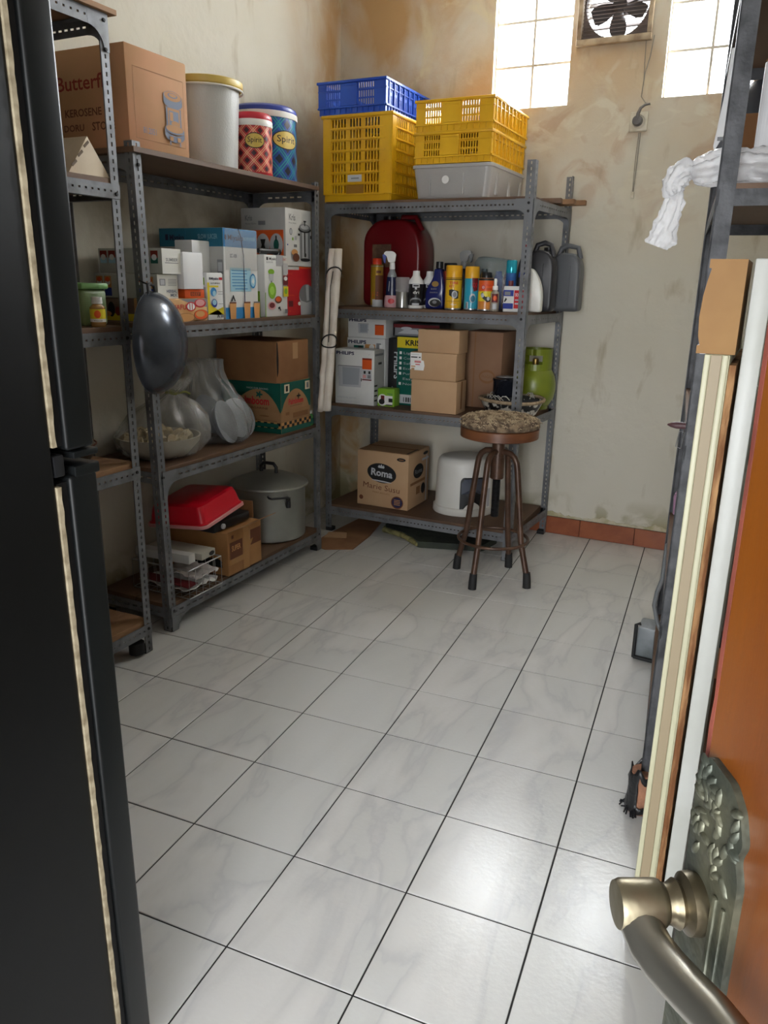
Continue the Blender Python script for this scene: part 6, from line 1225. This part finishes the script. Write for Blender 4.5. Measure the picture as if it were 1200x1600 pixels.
n = 8; arch = [(0.22, 0.06), (0.80, 0.06), (0.80, 0.62)] + [(0.72 + 0.08 * math.cos(PI / 2 * k / n), 0.62 + 0.10 * math.sin(PI / 2 * k / n)) for k in range(n + 1)] + [(0.30 + 0.08 * math.cos(PI / 2 + PI / 2 * k / n), 0.62 + 0.10 * math.sin(PI / 2 + PI / 2 * k / n)) for k in range(n + 1)] + [(0.22, 0.62)]
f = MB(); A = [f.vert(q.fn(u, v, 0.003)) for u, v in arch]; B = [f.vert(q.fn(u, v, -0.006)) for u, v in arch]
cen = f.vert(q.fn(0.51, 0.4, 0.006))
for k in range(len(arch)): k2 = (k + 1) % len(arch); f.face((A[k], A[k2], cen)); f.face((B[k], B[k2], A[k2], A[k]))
f.obj('chute_opening', M('chute_shade_black', (16, 16, 18), 0.3), t)  # raised dark plate stands in for the shade inside the opening
f = MB(); pts = [(0.25, 0.42), (0.77, 0.42), (0.77, 0.62), (0.71, 0.70), (0.31, 0.70), (0.25, 0.62)]
A = [f.vert(q.fn(u, v, 0.010)) for u, v in pts]; B = [f.vert(q.fn(u, v, 0.003)) for u, v in pts]; cen = f.vert(q.fn(0.51, 0.55, 0.014))
for k in range(6): k2 = (k + 1) % 6; f.face((A[k], A[k2], cen)); f.face((B[k], B[k2], A[k2], A[k]))
f.obj('flap', M('grey_flap', (72, 76, 88), 0.3), t)
q.rect(0.86, 0.12, 1.0, 0.80, P_WHITE).rect(0.88, 0.16, 0.98, 0.5, P_LGREY).text('S/L', 0.88, 0.70, 0.05, P_BLACK, 0.10, bold=0.02).done('label', t)

# ------------------------------------------------------------------ things on the floor
t = thing('flat_cardboard', 'flattened brown cardboard lying on the floor between the two shelves', 'cardboard', (-1.1, 2.58, 0.0))
f = MB(); pts = [(-0.09, -0.240), (-0.02, -0.262), (0.11, -0.185), (0.085, 0.06), (0.02, 0.36), (-0.12, 0.36), (-0.135, -0.05), (-0.125, -0.20)]
f.prism([(x, y) for x, y in pts], 0.0015, 0.007); f.obj('sheet', M('dusty_cardboard', (150, 108, 74), 0.85, 0, (130, 92, 62), 7), t)
f = MB(); f.prism([(-0.12, -0.10), (0.0, -0.06), (-0.03, 0.0), (-0.13, -0.03)], 0.0, 0.003, fn=lambda u, v, w: (u, v, 0.0075 + w + max(0, 0.12 * (v + 0.10)))); f.obj('torn_flap', M('torn_card', (176, 140, 104), 0.85), t)
t = thing('folded_mat', 'thick dark green mat with a frayed yellowish edge on the floor under the back shelf', 'mat', (-0.64, 2.78, 0.0))
f = MB(); pts = [(-0.355, 0.015), (-0.33, -0.03), (-0.21, -0.065), (-0.12, -0.125), (-0.06, -0.185), (0.27, -0.075), (0.295, 0.10), (0.20, 0.30), (-0.30, 0.30)]
f.prism(rounded(pts, 0.02, 3), 0.001, 0.036); f.obj('pad', M('green_black_mat', (56, 62, 50), 0.85, 0, (38, 42, 38), 9, bump=0.3), t, 30)
f = MB()
e = [(-0.352, 0.02), (-0.333, -0.033), (-0.272, -0.050), (-0.21, -0.070), (-0.165, -0.098), (-0.12, -0.130), (-0.07, -0.178)]
f.tube([(x, y - 0.004, 0.018) for x, y in e], 0.016, 8, rs=[0.010, 0.017, 0.014, 0.018, 0.013, 0.017, 0.010])
for v in f.v: v.xyz = noisy(v, 40, 0.004); v.z = max(v.z, 0.001)
f.obj('frayed_edge', M('frayed_foam', (150, 142, 92), 0.9, 0, (104, 98, 62), 30, bump=0.4), t, 60)

# stool
t = thing('stool', 'brown metal swivel stool with a round wooden seat and a shaggy mottled cushion', 'stool', (-0.208, 2.366, 0))
BRN = M('brown_painted_tube', (74, 52, 40), 0.38, 0.25, (94, 68, 52), 16, bump=0.05); WOOD = M('varnished_seat_rim', (116, 72, 44), 0.4, 0, (98, 58, 36), 6, stretch=(1, 1, 6))
f = MB(); f.lathe([(0.168, 0.698), (0.180, 0.703), (0.181, 0.744), (0.174, 0.748), (0, 0.748)], 48); f.obj('seat', WOOD, t, 40)
f = MB(); f.lathe([(0.176, 0.7485), (0.182, 0.755), (0.179, 0.775), (0.160, 0.790), (0.10, 0.798), (0, 0.800)], 40)
for v in f.v: v.xyz = noisy(v, 30, 0.004) if v.z > 0.752 else v
f.obj('cushion', M('shaggy_brown_fabric', (140, 120, 96), 0.95, 0, (84, 68, 54), 38, 0.4, 0.6, bump=0.8, bscale=80), t, 180)
f = MB(); rs = random.Random(21)
for k in range(1500):
    a = rs.random() * 2 * PI; r = 0.183 * math.sqrt(rs.random()); edge = max(0, (r - 0.13) / 0.053)
    z = 0.796 - 0.030 * edge ** 2; d_ = rs.random() * 2 * PI; L_ = 0.010 + 0.008 * rs.random(); x, y = r * math.cos(a), r * math.sin(a)
    f.tube([(x, y, z - 0.004), (x + L_ * 0.45 * math.cos(d_), y + L_ * 0.45 * math.sin(d_), z + 0.007 - 0.003 * edge), (x + L_ * math.cos(d_), y + L_ * math.sin(d_), z + 0.001)], 0.0016, 3, cap=False)
tag(f.obj('cushion_loops', M('looped_yarn', (186, 166, 136), 0.95, 0, (112, 92, 72), 26, 0.45, 0.62), t), kind='stuff')
f = MB(); f.lathe([(0.040, 0.685), (0.042, 0.697), (0.10, 0.6975)], 24); f.lathe([(0.030, 0.60), (0.030, 0.69)], 24); f.obj('hub', BRN, t, 40)
f = MB(); f.lathe([(0.028, 0.50), (0.032, 0.504), (0.032, 0.605)], 24); f.obj('sleeve', BRN, t, 40)
f = MB(); prof = [(0.0, 0.315)]
z = 0.315
while z < 0.52: prof += [(0.0175, z), (0.0195, z + 0.003), (0.0175, z + 0.006)]; z += 0.006
f.lathe(prof, 18); f.obj('threaded_spindle', M('dark_steel_rod', (38, 38, 40), 0.4, 0.6), t, 40)
feet = [(-0.191, 0.039), (-0.028, -0.182), (0.191, -0.043), (0.031, 0.183)]
for (x, y) in feet:
    f = MB(); L_ = math.hypot(x, y); ux, uy = x / L_, y / L_; pts = []
    for (r, z) in ((0.0, 0.632), (0.035, 0.632), (0.065, 0.628), (0.088, 0.612), (0.101, 0.588), (0.107, 0.555), (0.128, 0.40), (0.150, 0.22), (L_, 0.045)): pts.append((ux * r, uy * r, z))
    f.tube(pts, 0.0142, 12); lg = f.obj('leg', BRN, t, 60)
    f = MB(); f.tube([(ux * (L_ - 0.003), uy * (L_ - 0.003), 0.075), (ux * (L_ + 0.001), uy * (L_ + 0.001), 0.035), (ux * (L_ + 0.003), uy * (L_ + 0.003), 0.0)], 0.0195, 12, rs=[0.0175, 0.0195, 0.0200]); f.obj('rubber_foot', BLACKRUB, lg, 60)
f = MB(); f.tube([(0.166 * math.cos(a), 0.166 * math.sin(a), 0.205) for a in [2 * PI * k / 48 for k in range(48)]], 0.008, 8, closed=True); f.obj('foot_ring', BRN, t, 60)

# ------------------------------------------------------------------ refrigerator
t = thing('refrigerator', 'tall black two-door refrigerator with a perished beige door seal', 'refrigerator', (-0.30, -0.62, 0), 0.0)
t.rotation_euler = (math.radians(0.55), 0, 0)
FB = M('black_lacquered_steel', (10, 11, 12), 0.5, 0, (8, 9, 9), 3, spec=0.2); FD = M('black_door_enamel', (14, 17, 18), 0.4, 0, (11, 13, 14), 4, spec=0.3); GAS = M('perished_door_seal', (176, 164, 138), 0.7, 0, (128, 116, 92), 40)
w2 = 0.35
f = MB(); f.box(-w2, w2, -0.34, 0.272, 0.03, 1.80, 0.006); f.obj('cabinet', FB, t, 40)
for nm, z0, z1 in (('freezer_door', 1.152, 1.795), ('fridge_door', 0.05, 1.118)):
    f = MB(); f.box(-w2, w2, 0.296, 0.345, z0, z1, 0.006, 3); d_ = f.obj(nm, FD, t, 40)
    f = MB(); f.box(-w2 + 0.012, w2 - 0.008, 0.279, 0.296, z0 + 0.008, z1 - 0.008); f.obj('door_lining', M('dark_gap', (12, 13, 16), 0.6), d_)
    f = MB(); rw_ = random.Random(int(z0 * 100)); rows = []
    for q in range(61):
        a = z0 + 0.01 + (z1 - z0 - 0.02) * q / 60; s_ = 0.0012 * rw_.random(); rows.append([(w2 - 0.020, 0.2722, a), (w2 + 0.0008 + s_, 0.2722 - s_ * 0.4, a), (w2 + 0.0008 + s_, 0.2785 + s_ * 0.6, a), (w2 - 0.020, 0.2795, a)])
    f.ribbon(rows)
    f.obj('seal', GAS, d_)
    f = MB(); zz = z0 - 0.018 if z0 > 1 else z1 - 0.004
    f.box(-w2 + 0.03, w2 + 0.0005, 0.306, 0.350, zz + (0.006 if z0 > 1 else 0), zz + 0.016, 0.003); f.obj('handle_ledge', FD, d_, 40)
f = MB(); f.box(w2 - 0.06, w2 - 0.002, 0.274, 0.292, 1.120, 1.150, 0.003); f.obj('hinge', BLACK, t, 40)
for x in (-0.3, 0.3):
    for y in (-0.28, 0.22): f = MB(); f.lathe([(0.02, 0.0), (0.02, 0.031)], 12, cx=x, cy=y); f.obj('foot', BLACKRUB, t)
f = MB(); f.X = Matrix.Translation((w2, 0.10, 1.285)) @ Matrix.Rotation(PI / 2, 4, 'Y'); f.lathe([(0.005, 0.0), (0.0045, 0.0012), (0, 0.0014)], 12); f.obj('paint_chip', M('chipped_paint', (150, 110, 110), 0.7), t)

# ------------------------------------------------------------------ right side: folded table, white board, sleeve
CRM = M('cream_edge_moulding', (196, 193, 162), 0.4, 0, (188, 184, 154), 5); BGE = M('beige_inlay', (154, 138, 110), 0.5); RAW = M('worn_raw_wood', (118, 74, 40), 0.8, 0, (188, 146, 100), 46, 0.4, 0.65, stretch=(1, 1, 0.15), bump=0.3)
t = thing('folded_table', 'folded table stood on end, its cream edge striped in beige', 'table', (0.795, 0.62, 0))
x0, x1 = -0.0245, 0.0165
f = MB(); f.box(x0, x1, -0.227, 0.232, 0.055, 1.272, 0.002); f.obj('table_top', CRM, t, 30)
f = MB(); f.box(x0 + 0.0105, x1 - 0.0125, -0.2294, -0.2268, 0.060, 1.271, 0.0008, 1); f.obj('edge_inlay', BGE, t)
for k in range(2):
    f = MB(); a = x0 + 0.0005 if k == 0 else x1 - 0.0118; f.box(a, a + 0.0095, -0.2302, -0.2268, 0.058, 1.2715, 0.0016, 2); f.obj('edge_moulding', CRM, t, 40)
f = MB(); rw_ = random.Random(31); rows = []
for k in range(81):
    a = 0.06 + 1.195 * k / 80; s_ = 0.003 * rw_.random(); e_ = 0.0012 * rw_.random(); rows.append([(x1 + 0.0002, -0.223 + s_, a), (x1 + 0.0060 - e_, -0.2235 + s_ * 0.4, a), (x1 + 0.0118 - e_, -0.222 + s_, a), (x1 + 0.0118, 0.20, a), (x1 + 0.0002, 0.20, a)])
f.ribbon(rows)
f.obj('underside_frame', RAW, t)
for yy in (-0.20, 0.19):
    f = MB(); f.tube([(x0 + 0.010, yy, 0.05), (x0 + 0.010, yy, 0.09)], 0.009, 10); l_ = f.obj('leg_end', STEEL_D, t, 60)
    f = MB(); f.lathe([(0.0135, 0.0), (0.0150, 0.004), (0.0150, 0.050), (0.010, 0.056)], 18, cx=x0 + 0.010, cy=yy); f.obj('rubber_foot', BLACKRUB, l_, 40)
t = thing('melamine_sheet', 'tall plain white sheet standing between the folded table and the door', 'sheet', (0.843, 0.61, 0))
f = MB(); f.box(-0.0145, 0.0165, -0.215, 0.22, 0.0, 1.428, 0.003); f.obj('board', M('white_melamine', (196, 197, 192), 0.4, 0, (186, 187, 180), 6), t, 40)
t = thing('card_sleeve', 'tan card sleeve with one bowed side standing on top of the folded table', 'sleeve', (0.790, 0.50, 1.2725))
f = MB(); pts = [(-0.030, 0.0), (0.028, 0.0), (0.028, 0.154), (-0.030, 0.154), (-0.030, 0.140), (-0.026, 0.139), (-0.030, 0.120), (-0.034, 0.095), (-0.036, 0.06), (-0.034, 0.03), (-0.030, 0.014), (-0.034, 0.013), (-0.034, 0.0)]
f.prism(pts, -0.105, 0.10, fn=lambda u, v, w: (u, w, v)); f.obj('body', M('tan_coated_card', (142, 100, 42), 0.5, 0, (156, 114, 56), 7, spec=0.3), t, 25)
f = MB(); f.box(-0.028, -0.008, -0.100, -0.085, -0.0012, -0.0002); f.obj('tape_tab', P_LGREY, t)

# things on and round the dark steel shelf
PB = film('white_carrier_bag', (236, 236, 238), 0.62, 0.22, 0.4)
t = thing('carrier_bag', 'knotted white plastic bag spilling over the edge of the steel shelf', 'bag', (0.80, 1.000, 1.600))
def crumple(path, radii, seg=56, amp=0.012, k=20, sq=0.6, sub=8):
    """crinkled film round a path: folds running along it, creases across it"""
    from mathutils import noise
    f = MB(); rows = []; P_ = [Vector(p) for p in path]; Q = []; R_ = []
    for i in range(len(P_) - 1):
        p0, p1, p2, p3 = P_[max(0, i - 1)], P_[i], P_[i + 1], P_[min(len(P_) - 1, i + 2)]
        for s_ in range(sub):
            u = s_ / sub; Q.append(0.5 * ((2 * p1) + (p2 - p0) * u + (2 * p0 - 5 * p1 + 4 * p2 - p3) * u * u + (3 * p1 - p0 - 3 * p2 + p3) * u ** 3)); R_.append(radii[i] * (1 - u) + radii[i + 1] * u)
    Q.append(P_[-1]); R_.append(radii[-1])
    for i, p in enumerate(Q):
        a = Q[max(0, i - 1)]; c_ = Q[min(len(Q) - 1, i + 1)]; d_ = (c_ - a).normalized(); sd = d_.cross(Vector((0, 1, 0))).normalized(); up = Vector((0, 1, 0)); row = []
        for q in range(seg):
            an = 2 * PI * q / seg; base = p + sd * (R_[i] * math.cos(an)) + up * (R_[i] * sq * math.sin(an))
            n1 = abs(noise.noise(base * k)) * 2 - 0.5; n2 = abs(noise.noise(base * k * 2.7 + Vector((3, 1, 2)))) * 2 - 0.5
            w = 1 + (0.10 * math.cos(9 * an + 3 * noise.noise(p * 18))) + amp / max(R_[i], 0.012) * (n1 + 0.45 * n2)
            row.append(f.vert(p + sd * (R_[i] * w * math.cos(an)) + up * (R_[i] * sq * w * math.sin(an))))
        rows.append(row)
    for i in range(len(rows) - 1):
        for q in range(seg): f.face((rows[i][q], rows[i][(q + 1) % seg], rows[i + 1][(q + 1) % seg], rows[i + 1][q]))
    f.face(rows[0][::-1]); f.face(rows[-1]); return f
f = crumple([(0.22, 0.02, 0.046), (0.15, 0.02, 0.046), (0.07, 0.0, 0.042), (0.0, -0.008, 0.040), (-0.06, -0.016, 0.038), (-0.10, -0.018, 0.038), (-0.130, -0.02, 0.036), (-0.150, -0.02, 0.030)], [0.02, 0.038, 0.042, 0.040, 0.038, 0.037, 0.030, 0.020], amp=0.008, sq=0.95)
for v in f.v: v.z = max(v.z, 0.002) if v.x > -0.085 else v.z
f.obj('film', PB, t, 50)
f = crumple([(-0.140, -0.02, 0.032), (-0.158, -0.03, 0.034), (-0.176, -0.03, 0.024), (-0.186, -0.03, 0.004), (-0.178, -0.03, -0.014)], [0.014, 0.026, 0.029, 0.026, 0.018], amp=0.010, k=34, sq=0.8); f.obj('knot', PB, t, 50)
f = crumple([(-0.176, -0.03, -0.004), (-0.182, -0.03, -0.035), (-0.190, -0.03, -0.067), (-0.199, -0.03, -0.102), (-0.208, -0.03, -0.128)], [0.014, 0.024, 0.027, 0.030, 0.022], amp=0.008, k=30, sq=0.45); f.obj('tail', PB, t, 50)
t = thing('strip_bag', 'flattened clear and white plastic strip hanging on the back of the near steel post', 'bag', (0.705, 0.935, 1.67))
f = MB(); f.prism([(-0.010, 0.0), (0.006, 0.03), (0.010, 0.20), (0.0, 0.20), (-0.004, 0.10), (-0.013, 0.01)], 0, 0.004, fn=lambda u, v, w: (u, w, v)); f.obj('strip', film('white_strip', (226, 226, 226), 0.8, 0.2, 0.3), t)
f = MB(); f.prism([(-0.006, 0.02), (0.012, 0.02), (0.012, 0.027), (-0.006, 0.027)], -0.003, 0.008, fn=lambda u, v, w: (u, w, v)); f.obj('clip', BLACK, t)
c = Carton('tall_white_box', 'tall white box with a dark letter on it, standing on the steel shelf', 0.768, 0.95, 1.066, 1.195, 1.600, 1.868, M('ribbed_white_card', (214, 214, 216), 0.45, 0, (200, 200, 204), 40, stretch=(12, 12, 0.2)), 'box')
p = c.face('front'); p.text('H', 0.20, 0.64, 0.10, P_BLACK, 0.10, bold=0.03).rect(0.20, 0.58, 0.30, 0.60, P_GREY).text('3', 0.21, 0.80, 0.07, P_RED, 0.08).done('printed_front', c.o)
f = MB(); f.prism([(-c.w / 2, 0), (c.w / 2, 0), (c.w / 2 - 0.02, 0.075), (-c.w / 2 + 0.035, 0.07)], 0, 0.003, fn=lambda u, v, w: (u, -c.d / 2 + 0.004 + v * 0.5 + w, c.h + 0.002 + v)); f.obj('raised_flap', KRAFT_B, c.o)
c = Carton('brown_box', 'brown box in shadow beside the tall white box on the steel shelf', 0.72, 0.86, 1.27, 1.50, 1.600, 1.800, KRAFT_B, 'box'); c.face('front').rect(0.42, 0.42, 0.56, 0.76, P_BLACK).done('printed_front', c.o)
t = thing('dark_canister', 'dark canister with a white ring at the back of the upper steel shelf', 'canister', (0.770, 1.62, 1.600))
f = MB(); f.lathe([(0.085, 0), (0.088, 0.006), (0.088, 0.30), (0.06, 0.34), (0, 0.345)], 28); f.obj('body', M('dark_blue_grey_can', (50, 54, 64), 0.4), t, 40)
f = MB(); f.lathe([(0.089, 0.06), (0.090, 0.064), (0.089, 0.068)], 28, cap0=False, cap1=False); f.obj('ring', P_LGREY, t, 40)
t = thing('white_jar', 'round white jar standing behind the tall white box on the steel shelf', 'jar', (0.950, 1.262, 1.600))
f = MB(); f.lathe([(0.060, 0), (0.063, 0.005), (0.063, 0.25), (0.05, 0.275), (0.05, 0.29)], 26); f.obj('body', M('white_jar_plastic', (222, 220, 210), 0.35), t, 40)
f = MB(); f.lathe([(0.055, 0.288), (0.056, 0.292), (0.055, 0.322), (0.03, 0.335), (0, 0.337)], 26); f.obj('lid', P_WHITE, t, 40)
c = Carton('tan_carton', 'tan carton standing on the lowest board of the steel shelf', 0.735, 0.90, 1.50, 1.86, 0.1405, 0.46, KRAFT_D, 'carton')
t = thing('purple_cloth', 'folded purple cloth hanging at the edge of the steel shelf', 'cloth', (0.722, 0.985, 0.825))
f = MB(); f.box(-0.020, 0.012, -0.02, 0.02, 0.0, 0.055, 0.006, 2)
for v in f.v: v.xyz = noisy(v, 30, 0.006)
f.obj('fold', M('mauve_cloth', (128, 96, 116), 0.9, bump=0.3), t, 60)
t = thing('wooden_peg', 'dark maroon handle poking out of the steel shelf above a small metal clip', 'handle', (0.700, 0.925, 1.060))
f = MB(); f.X = Matrix.Rotation(-PI / 2, 4, 'Y'); f.lathe([(0.008, -0.02), (0.0085, 0.010), (0.006, 0.022), (0.002, 0.030), (0, 0.031)], 14); f.obj('grip', M('dark_maroon_wood', (74, 46, 50), 0.5), t, 40)
f = MB(); f.tube([(0.0, -0.01, -0.012), (-0.004, -0.012, -0.05), (0.008, -0.012, -0.054), (0.012, -0.012, -0.014)], 0.0016, 6, closed=True); f.obj('clip_wire', WIRE, t, 60)
f = MB(); f.tube([(0.668, 1.74, 0.520), (0.650, 1.75, 0.515), (0.634, 1.75, 0.495), (0.633, 1.75, 0.430), (0.633, 1.75, 0.365), (0.620, 1.75, 0.312), (0.616, 1.75, 0.258), (0.634, 1.75, 0.195), (0.648, 1.75, 0.168), (0.672, 1.73, 0.150), (0.71, 1.70, 0.1485)], 0.008, 10)
tag(f.obj('rubber_hose', M('grey_rubber_hose', (110, 114, 116), 0.5), None, 60), 'grey rubber hose looping down onto the lowest board of the steel shelf', 'hose')
t = thing('cut_jug', 'cut grey plastic jug with a dark rim at the foot of the steel shelf', 'jug', (0.592, 1.862, 0))
f = MB(); f.box(-0.030, 0.05, -0.05, 0.06, 0.004, 0.135, 0.010, 2); f.obj('body', M('grey_jug_plastic', (128, 134, 138), 0.4, 0, (104, 110, 112), 12), t, 40)
f = MB(); f.tube([(-0.034, -0.055, 0.012), (0.05, -0.055, 0.008)], 0.008, 8); f.tube([(-0.034, -0.055, 0.01), (-0.036, -0.055, 0.145), (-0.02, -0.05, 0.15)], 0.007, 8); f.each('dark_rim', BLACKRUB, t, 60)
t = thing('foot_wrapping', 'torn black wrapping with brown paper showing round the near foot of the steel shelf', 'wrapping', (0.722, 0.893, 0))
f = MB(); rows = []; n = 26; rw = random.Random(4); top = [0.128 + 0.014 * math.sin(k * 1.1) for k in range(n)]; bot = [0.004 + 0.010 * abs(math.sin(k * 1.7)) for k in range(n)]
for lev in range(7):
    row = []
    for k in range(n):
        a = 2 * PI * k / n; q = lev / 6; z = bot[k] * (1 - q) + top[k] * q; r = 0.040 - 0.006 * q
        row.append(f.vert(noisy(Vector((r * 1.0 * math.cos(a), r * 1.1 * math.sin(a), z)), 40, 0.005)))
    rows.append(row)
for i in range(6):
    for k in range(n):
        if 19 <= k <= 24 and 1 <= i <= 4: continue
        f.face((rows[i][k], rows[i][(k + 1) % n], rows[i + 1][(k + 1) % n], rows[i + 1][k]))
o_ = f.obj('black_film', M('black_crumpled_film', (30, 30, 32), 0.35, bump=0.4), t, 60); md = o_.modifiers.new('thickness', 'SOLIDIFY'); md.thickness = 0.002
f = MB(); f.lathe([(0.036, 0.003), (0.035, 0.06), (0.031, 0.122)], 22); 
for v in f.v: v.xyz = noisy(v, 46, 0.003)
f.obj('brown_paper', M('crumpled_brown_paper', (170, 120, 92), 0.85, 0, (120, 84, 66), 20, bump=0.4), t, 60)
f = MB()
for k in range(16): a = PI + (rw.random() - 0.3) * 2.2; r = 0.038; f.tube([(r * math.cos(a), r * math.sin(a) - 0.01, 0.010 + 0.02 * rw.random()), ((r + 0.014) * math.cos(a + 0.2), (r + 0.014) * math.sin(a) - 0.012, 0.004 + 0.012 * rw.random())], 0.0022, 4)
tag(f.obj('frayed_shreds', BLACK, t), kind='stuff')

# ------------------------------------------------------------------ the open door with its lever handle
AL = math.radians(28)
door = bpy.data.objects.new('door_1', None); COL.objects.link(door); tag(door, 'open brown wooden door with a tarnished lock plate and lever handle', None, None, 'structure')
door.matrix_world = Matrix.Translation((0.8724, -0.699, 0.0)) @ Matrix.Rotation(math.radians(-0.5), 4, 'Y') @ Matrix(((math.sin(AL), math.cos(AL), 0, 0), (-math.cos(AL), math.sin(AL), 0, 0), (0, 0, 1, 0), (0, 0, 0, 1))) @ Matrix.Translation((0, 0.012, 0))
# local: x runs from the free edge towards the hinges, y points to the hidden side, room side is y = 0
DW = M('orange_brown_varnish', (128, 70, 16), 0.32, 0, (96, 46, 14), 2.2, 0.35, 0.7, stretch=(5, 5, 0.5), bump=0.03)
DE = M('dark_worn_edge', (120, 62, 50), 0.5, 0, (78, 38, 34), 12)
f = MB(); f.box(0.0025, 0.80, 0.0, 0.036, 0.012, 2.08, 0.002); f.obj('door_leaf', DW, door, 30)
f = MB(); rw_ = random.Random(8); rows = []
for k in range(141):
    a = 0.012 + 2.068 * k / 140; s_ = 0.0022 * rw_.random(); rows.append([(-0.0012 + s_ * 0.7, 0.0006, a), (0.0024, 0.0006, a), (0.0024, 0.035, a), (-0.0012 + s_, 0.035, a)])
f.ribbon(rows)
f.obj('edge_strip', DE, door)
f = MB()
for (a, b, c0, d0) in ((0.13, 0.68, 0.15, 0.80), (0.13, 0.68, 0.98, 1.95)):
    f.box(a, b, -0.010, 0.0005, c0, c0 + 0.022, 0.004); f.box(a, b, -0.010, 0.0005, d0 - 0.022, d0, 0.004); f.box(a, a + 0.022, -0.010, 0.0005, c0 + 0.022, d0 - 0.022, 0.004); f.box(b - 0.022, b, -0.010, 0.0005, c0 + 0.022, d0 - 0.022, 0.004)
f.each('panel_moulding', DW, door, 40)
PLT = M('tarnished_bronze', (66, 70, 62), 0.42, 0.55, (98, 96, 78), 22, 0.42, 0.7, bump=0.35, bscale=45); NIK = M('worn_nickel', (150, 146, 136), 0.30, 0.9, (112, 102, 84), 10, 0.45, 0.75); NIKD = M('tarnished_nickel', (124, 116, 96), 0.34, 0.85, (84, 74, 56), 22, 0.4, 0.7, bump=0.08)
f = MB(); f.prism(rounded([(0.003, 0.905), (0.051, 0.905), (0.051, 1.130), (0.046, 1.140), (0.050, 1.150), (0.044, 1.163), (0.034, 1.170), (0.012, 1.170), (0.003, 1.160)], 0.003, 3), -0.0035, 0.0, fn=lambda u, v, w: (u, w, v)); pl_ = f.obj('lock_plate', PLT, door, 40)
f = MB(); rz_ = random.Random(12)
for k in range(46):
    x = 0.006 + 0.038 * rz_.random(); z = 1.118 + 0.048 * rz_.random(); f.X = Matrix.Translation((x, -0.0034, z)) @ Matrix.Rotation(PI / 2, 4, 'X') @ Matrix.Rotation(rz_.random() * 3, 4, 'Z'); f.lathe([(0.0034, 0.0), (0.0026, 0.0014), (0, 0.002)], 7, sx=1.6, sy=0.7)
f.X = None; tag(f.obj('worn_ornament', PLT, pl_, 60), kind='stuff')
f = MB(); f.box(0.0345, 0.0385, -0.0055, -0.003, 0.92, 1.112, 0.0012); f.box(0.0425, 0.0455, -0.0050, -0.003, 0.92, 1.112, 0.001); f.each('plate_ridge', PLT, pl_, 40)
hx, hz = 0.0205, 1.0935
f = MB(); f.X = Matrix.Translation((hx, 0, hz)) @ Matrix.Rotation(PI / 2, 4, 'X'); f.lathe([(0.0145, 0.0035), (0.0150, 0.006), (0.0145, 0.010), (0.0105, 0.0125), (0.0118, 0.0145), (0.0105, 0.0165), (0.0095, 0.018), (0.0092, 0.024)], 30); hn = f.obj('lever_handle', NIKD, door, 40)
f = MB(); f.X = Matrix.Translation((hx, 0, hz)) @ Matrix.Rotation(PI / 2, 4, 'X'); f.lathe([(0.0095, 0.020), (0.0112, 0.022), (0.0118, 0.0235), (0.0120, 0.041), (0.0110, 0.0435), (0.0, 0.0442)], 30); f.obj('lever_head', NIKD, hn, 40)
f = MB(); pts = [(hx + 0.000, -0.034, hz - 0.001), (hx + 0.008, -0.0335, hz - 0.005), (hx + 0.018, -0.032, hz - 0.0075), (hx + 0.030, -0.029, hz - 0.0075), (hx + 0.044, -0.0255, hz - 0.005), (hx + 0.060, -0.022, hz - 0.001), (hx + 0.078, -0.020, hz + 0.003), (hx + 0.098, -0.020, hz + 0.006)]
f.tube(pts, 0.009, 16, rs=[0.0088, 0.0098, 0.0102, 0.0102, 0.0100, 0.0098, 0.0096, 0.0085]); f.obj('lever_grip', NIK, hn, 60)
f = MB(); f.X = Matrix.Translation((0.025, -0.0036, 0.955)) @ Matrix.Rotation(PI / 2, 4, 'X'); f.lathe([(0.0, 0), (0.006, 0.0006), (0.0065, 0.0012), (0, 0.0014)], 14); f.obj('keyhole', BLACK, pl_)
for z in (0.30, 1.75):
    f = MB(); f.tube([(0.802, 0.018, z - 0.05), (0.802, 0.018, z + 0.05)], 0.008, 10); f.obj('hinge', NIKD, door, 60)
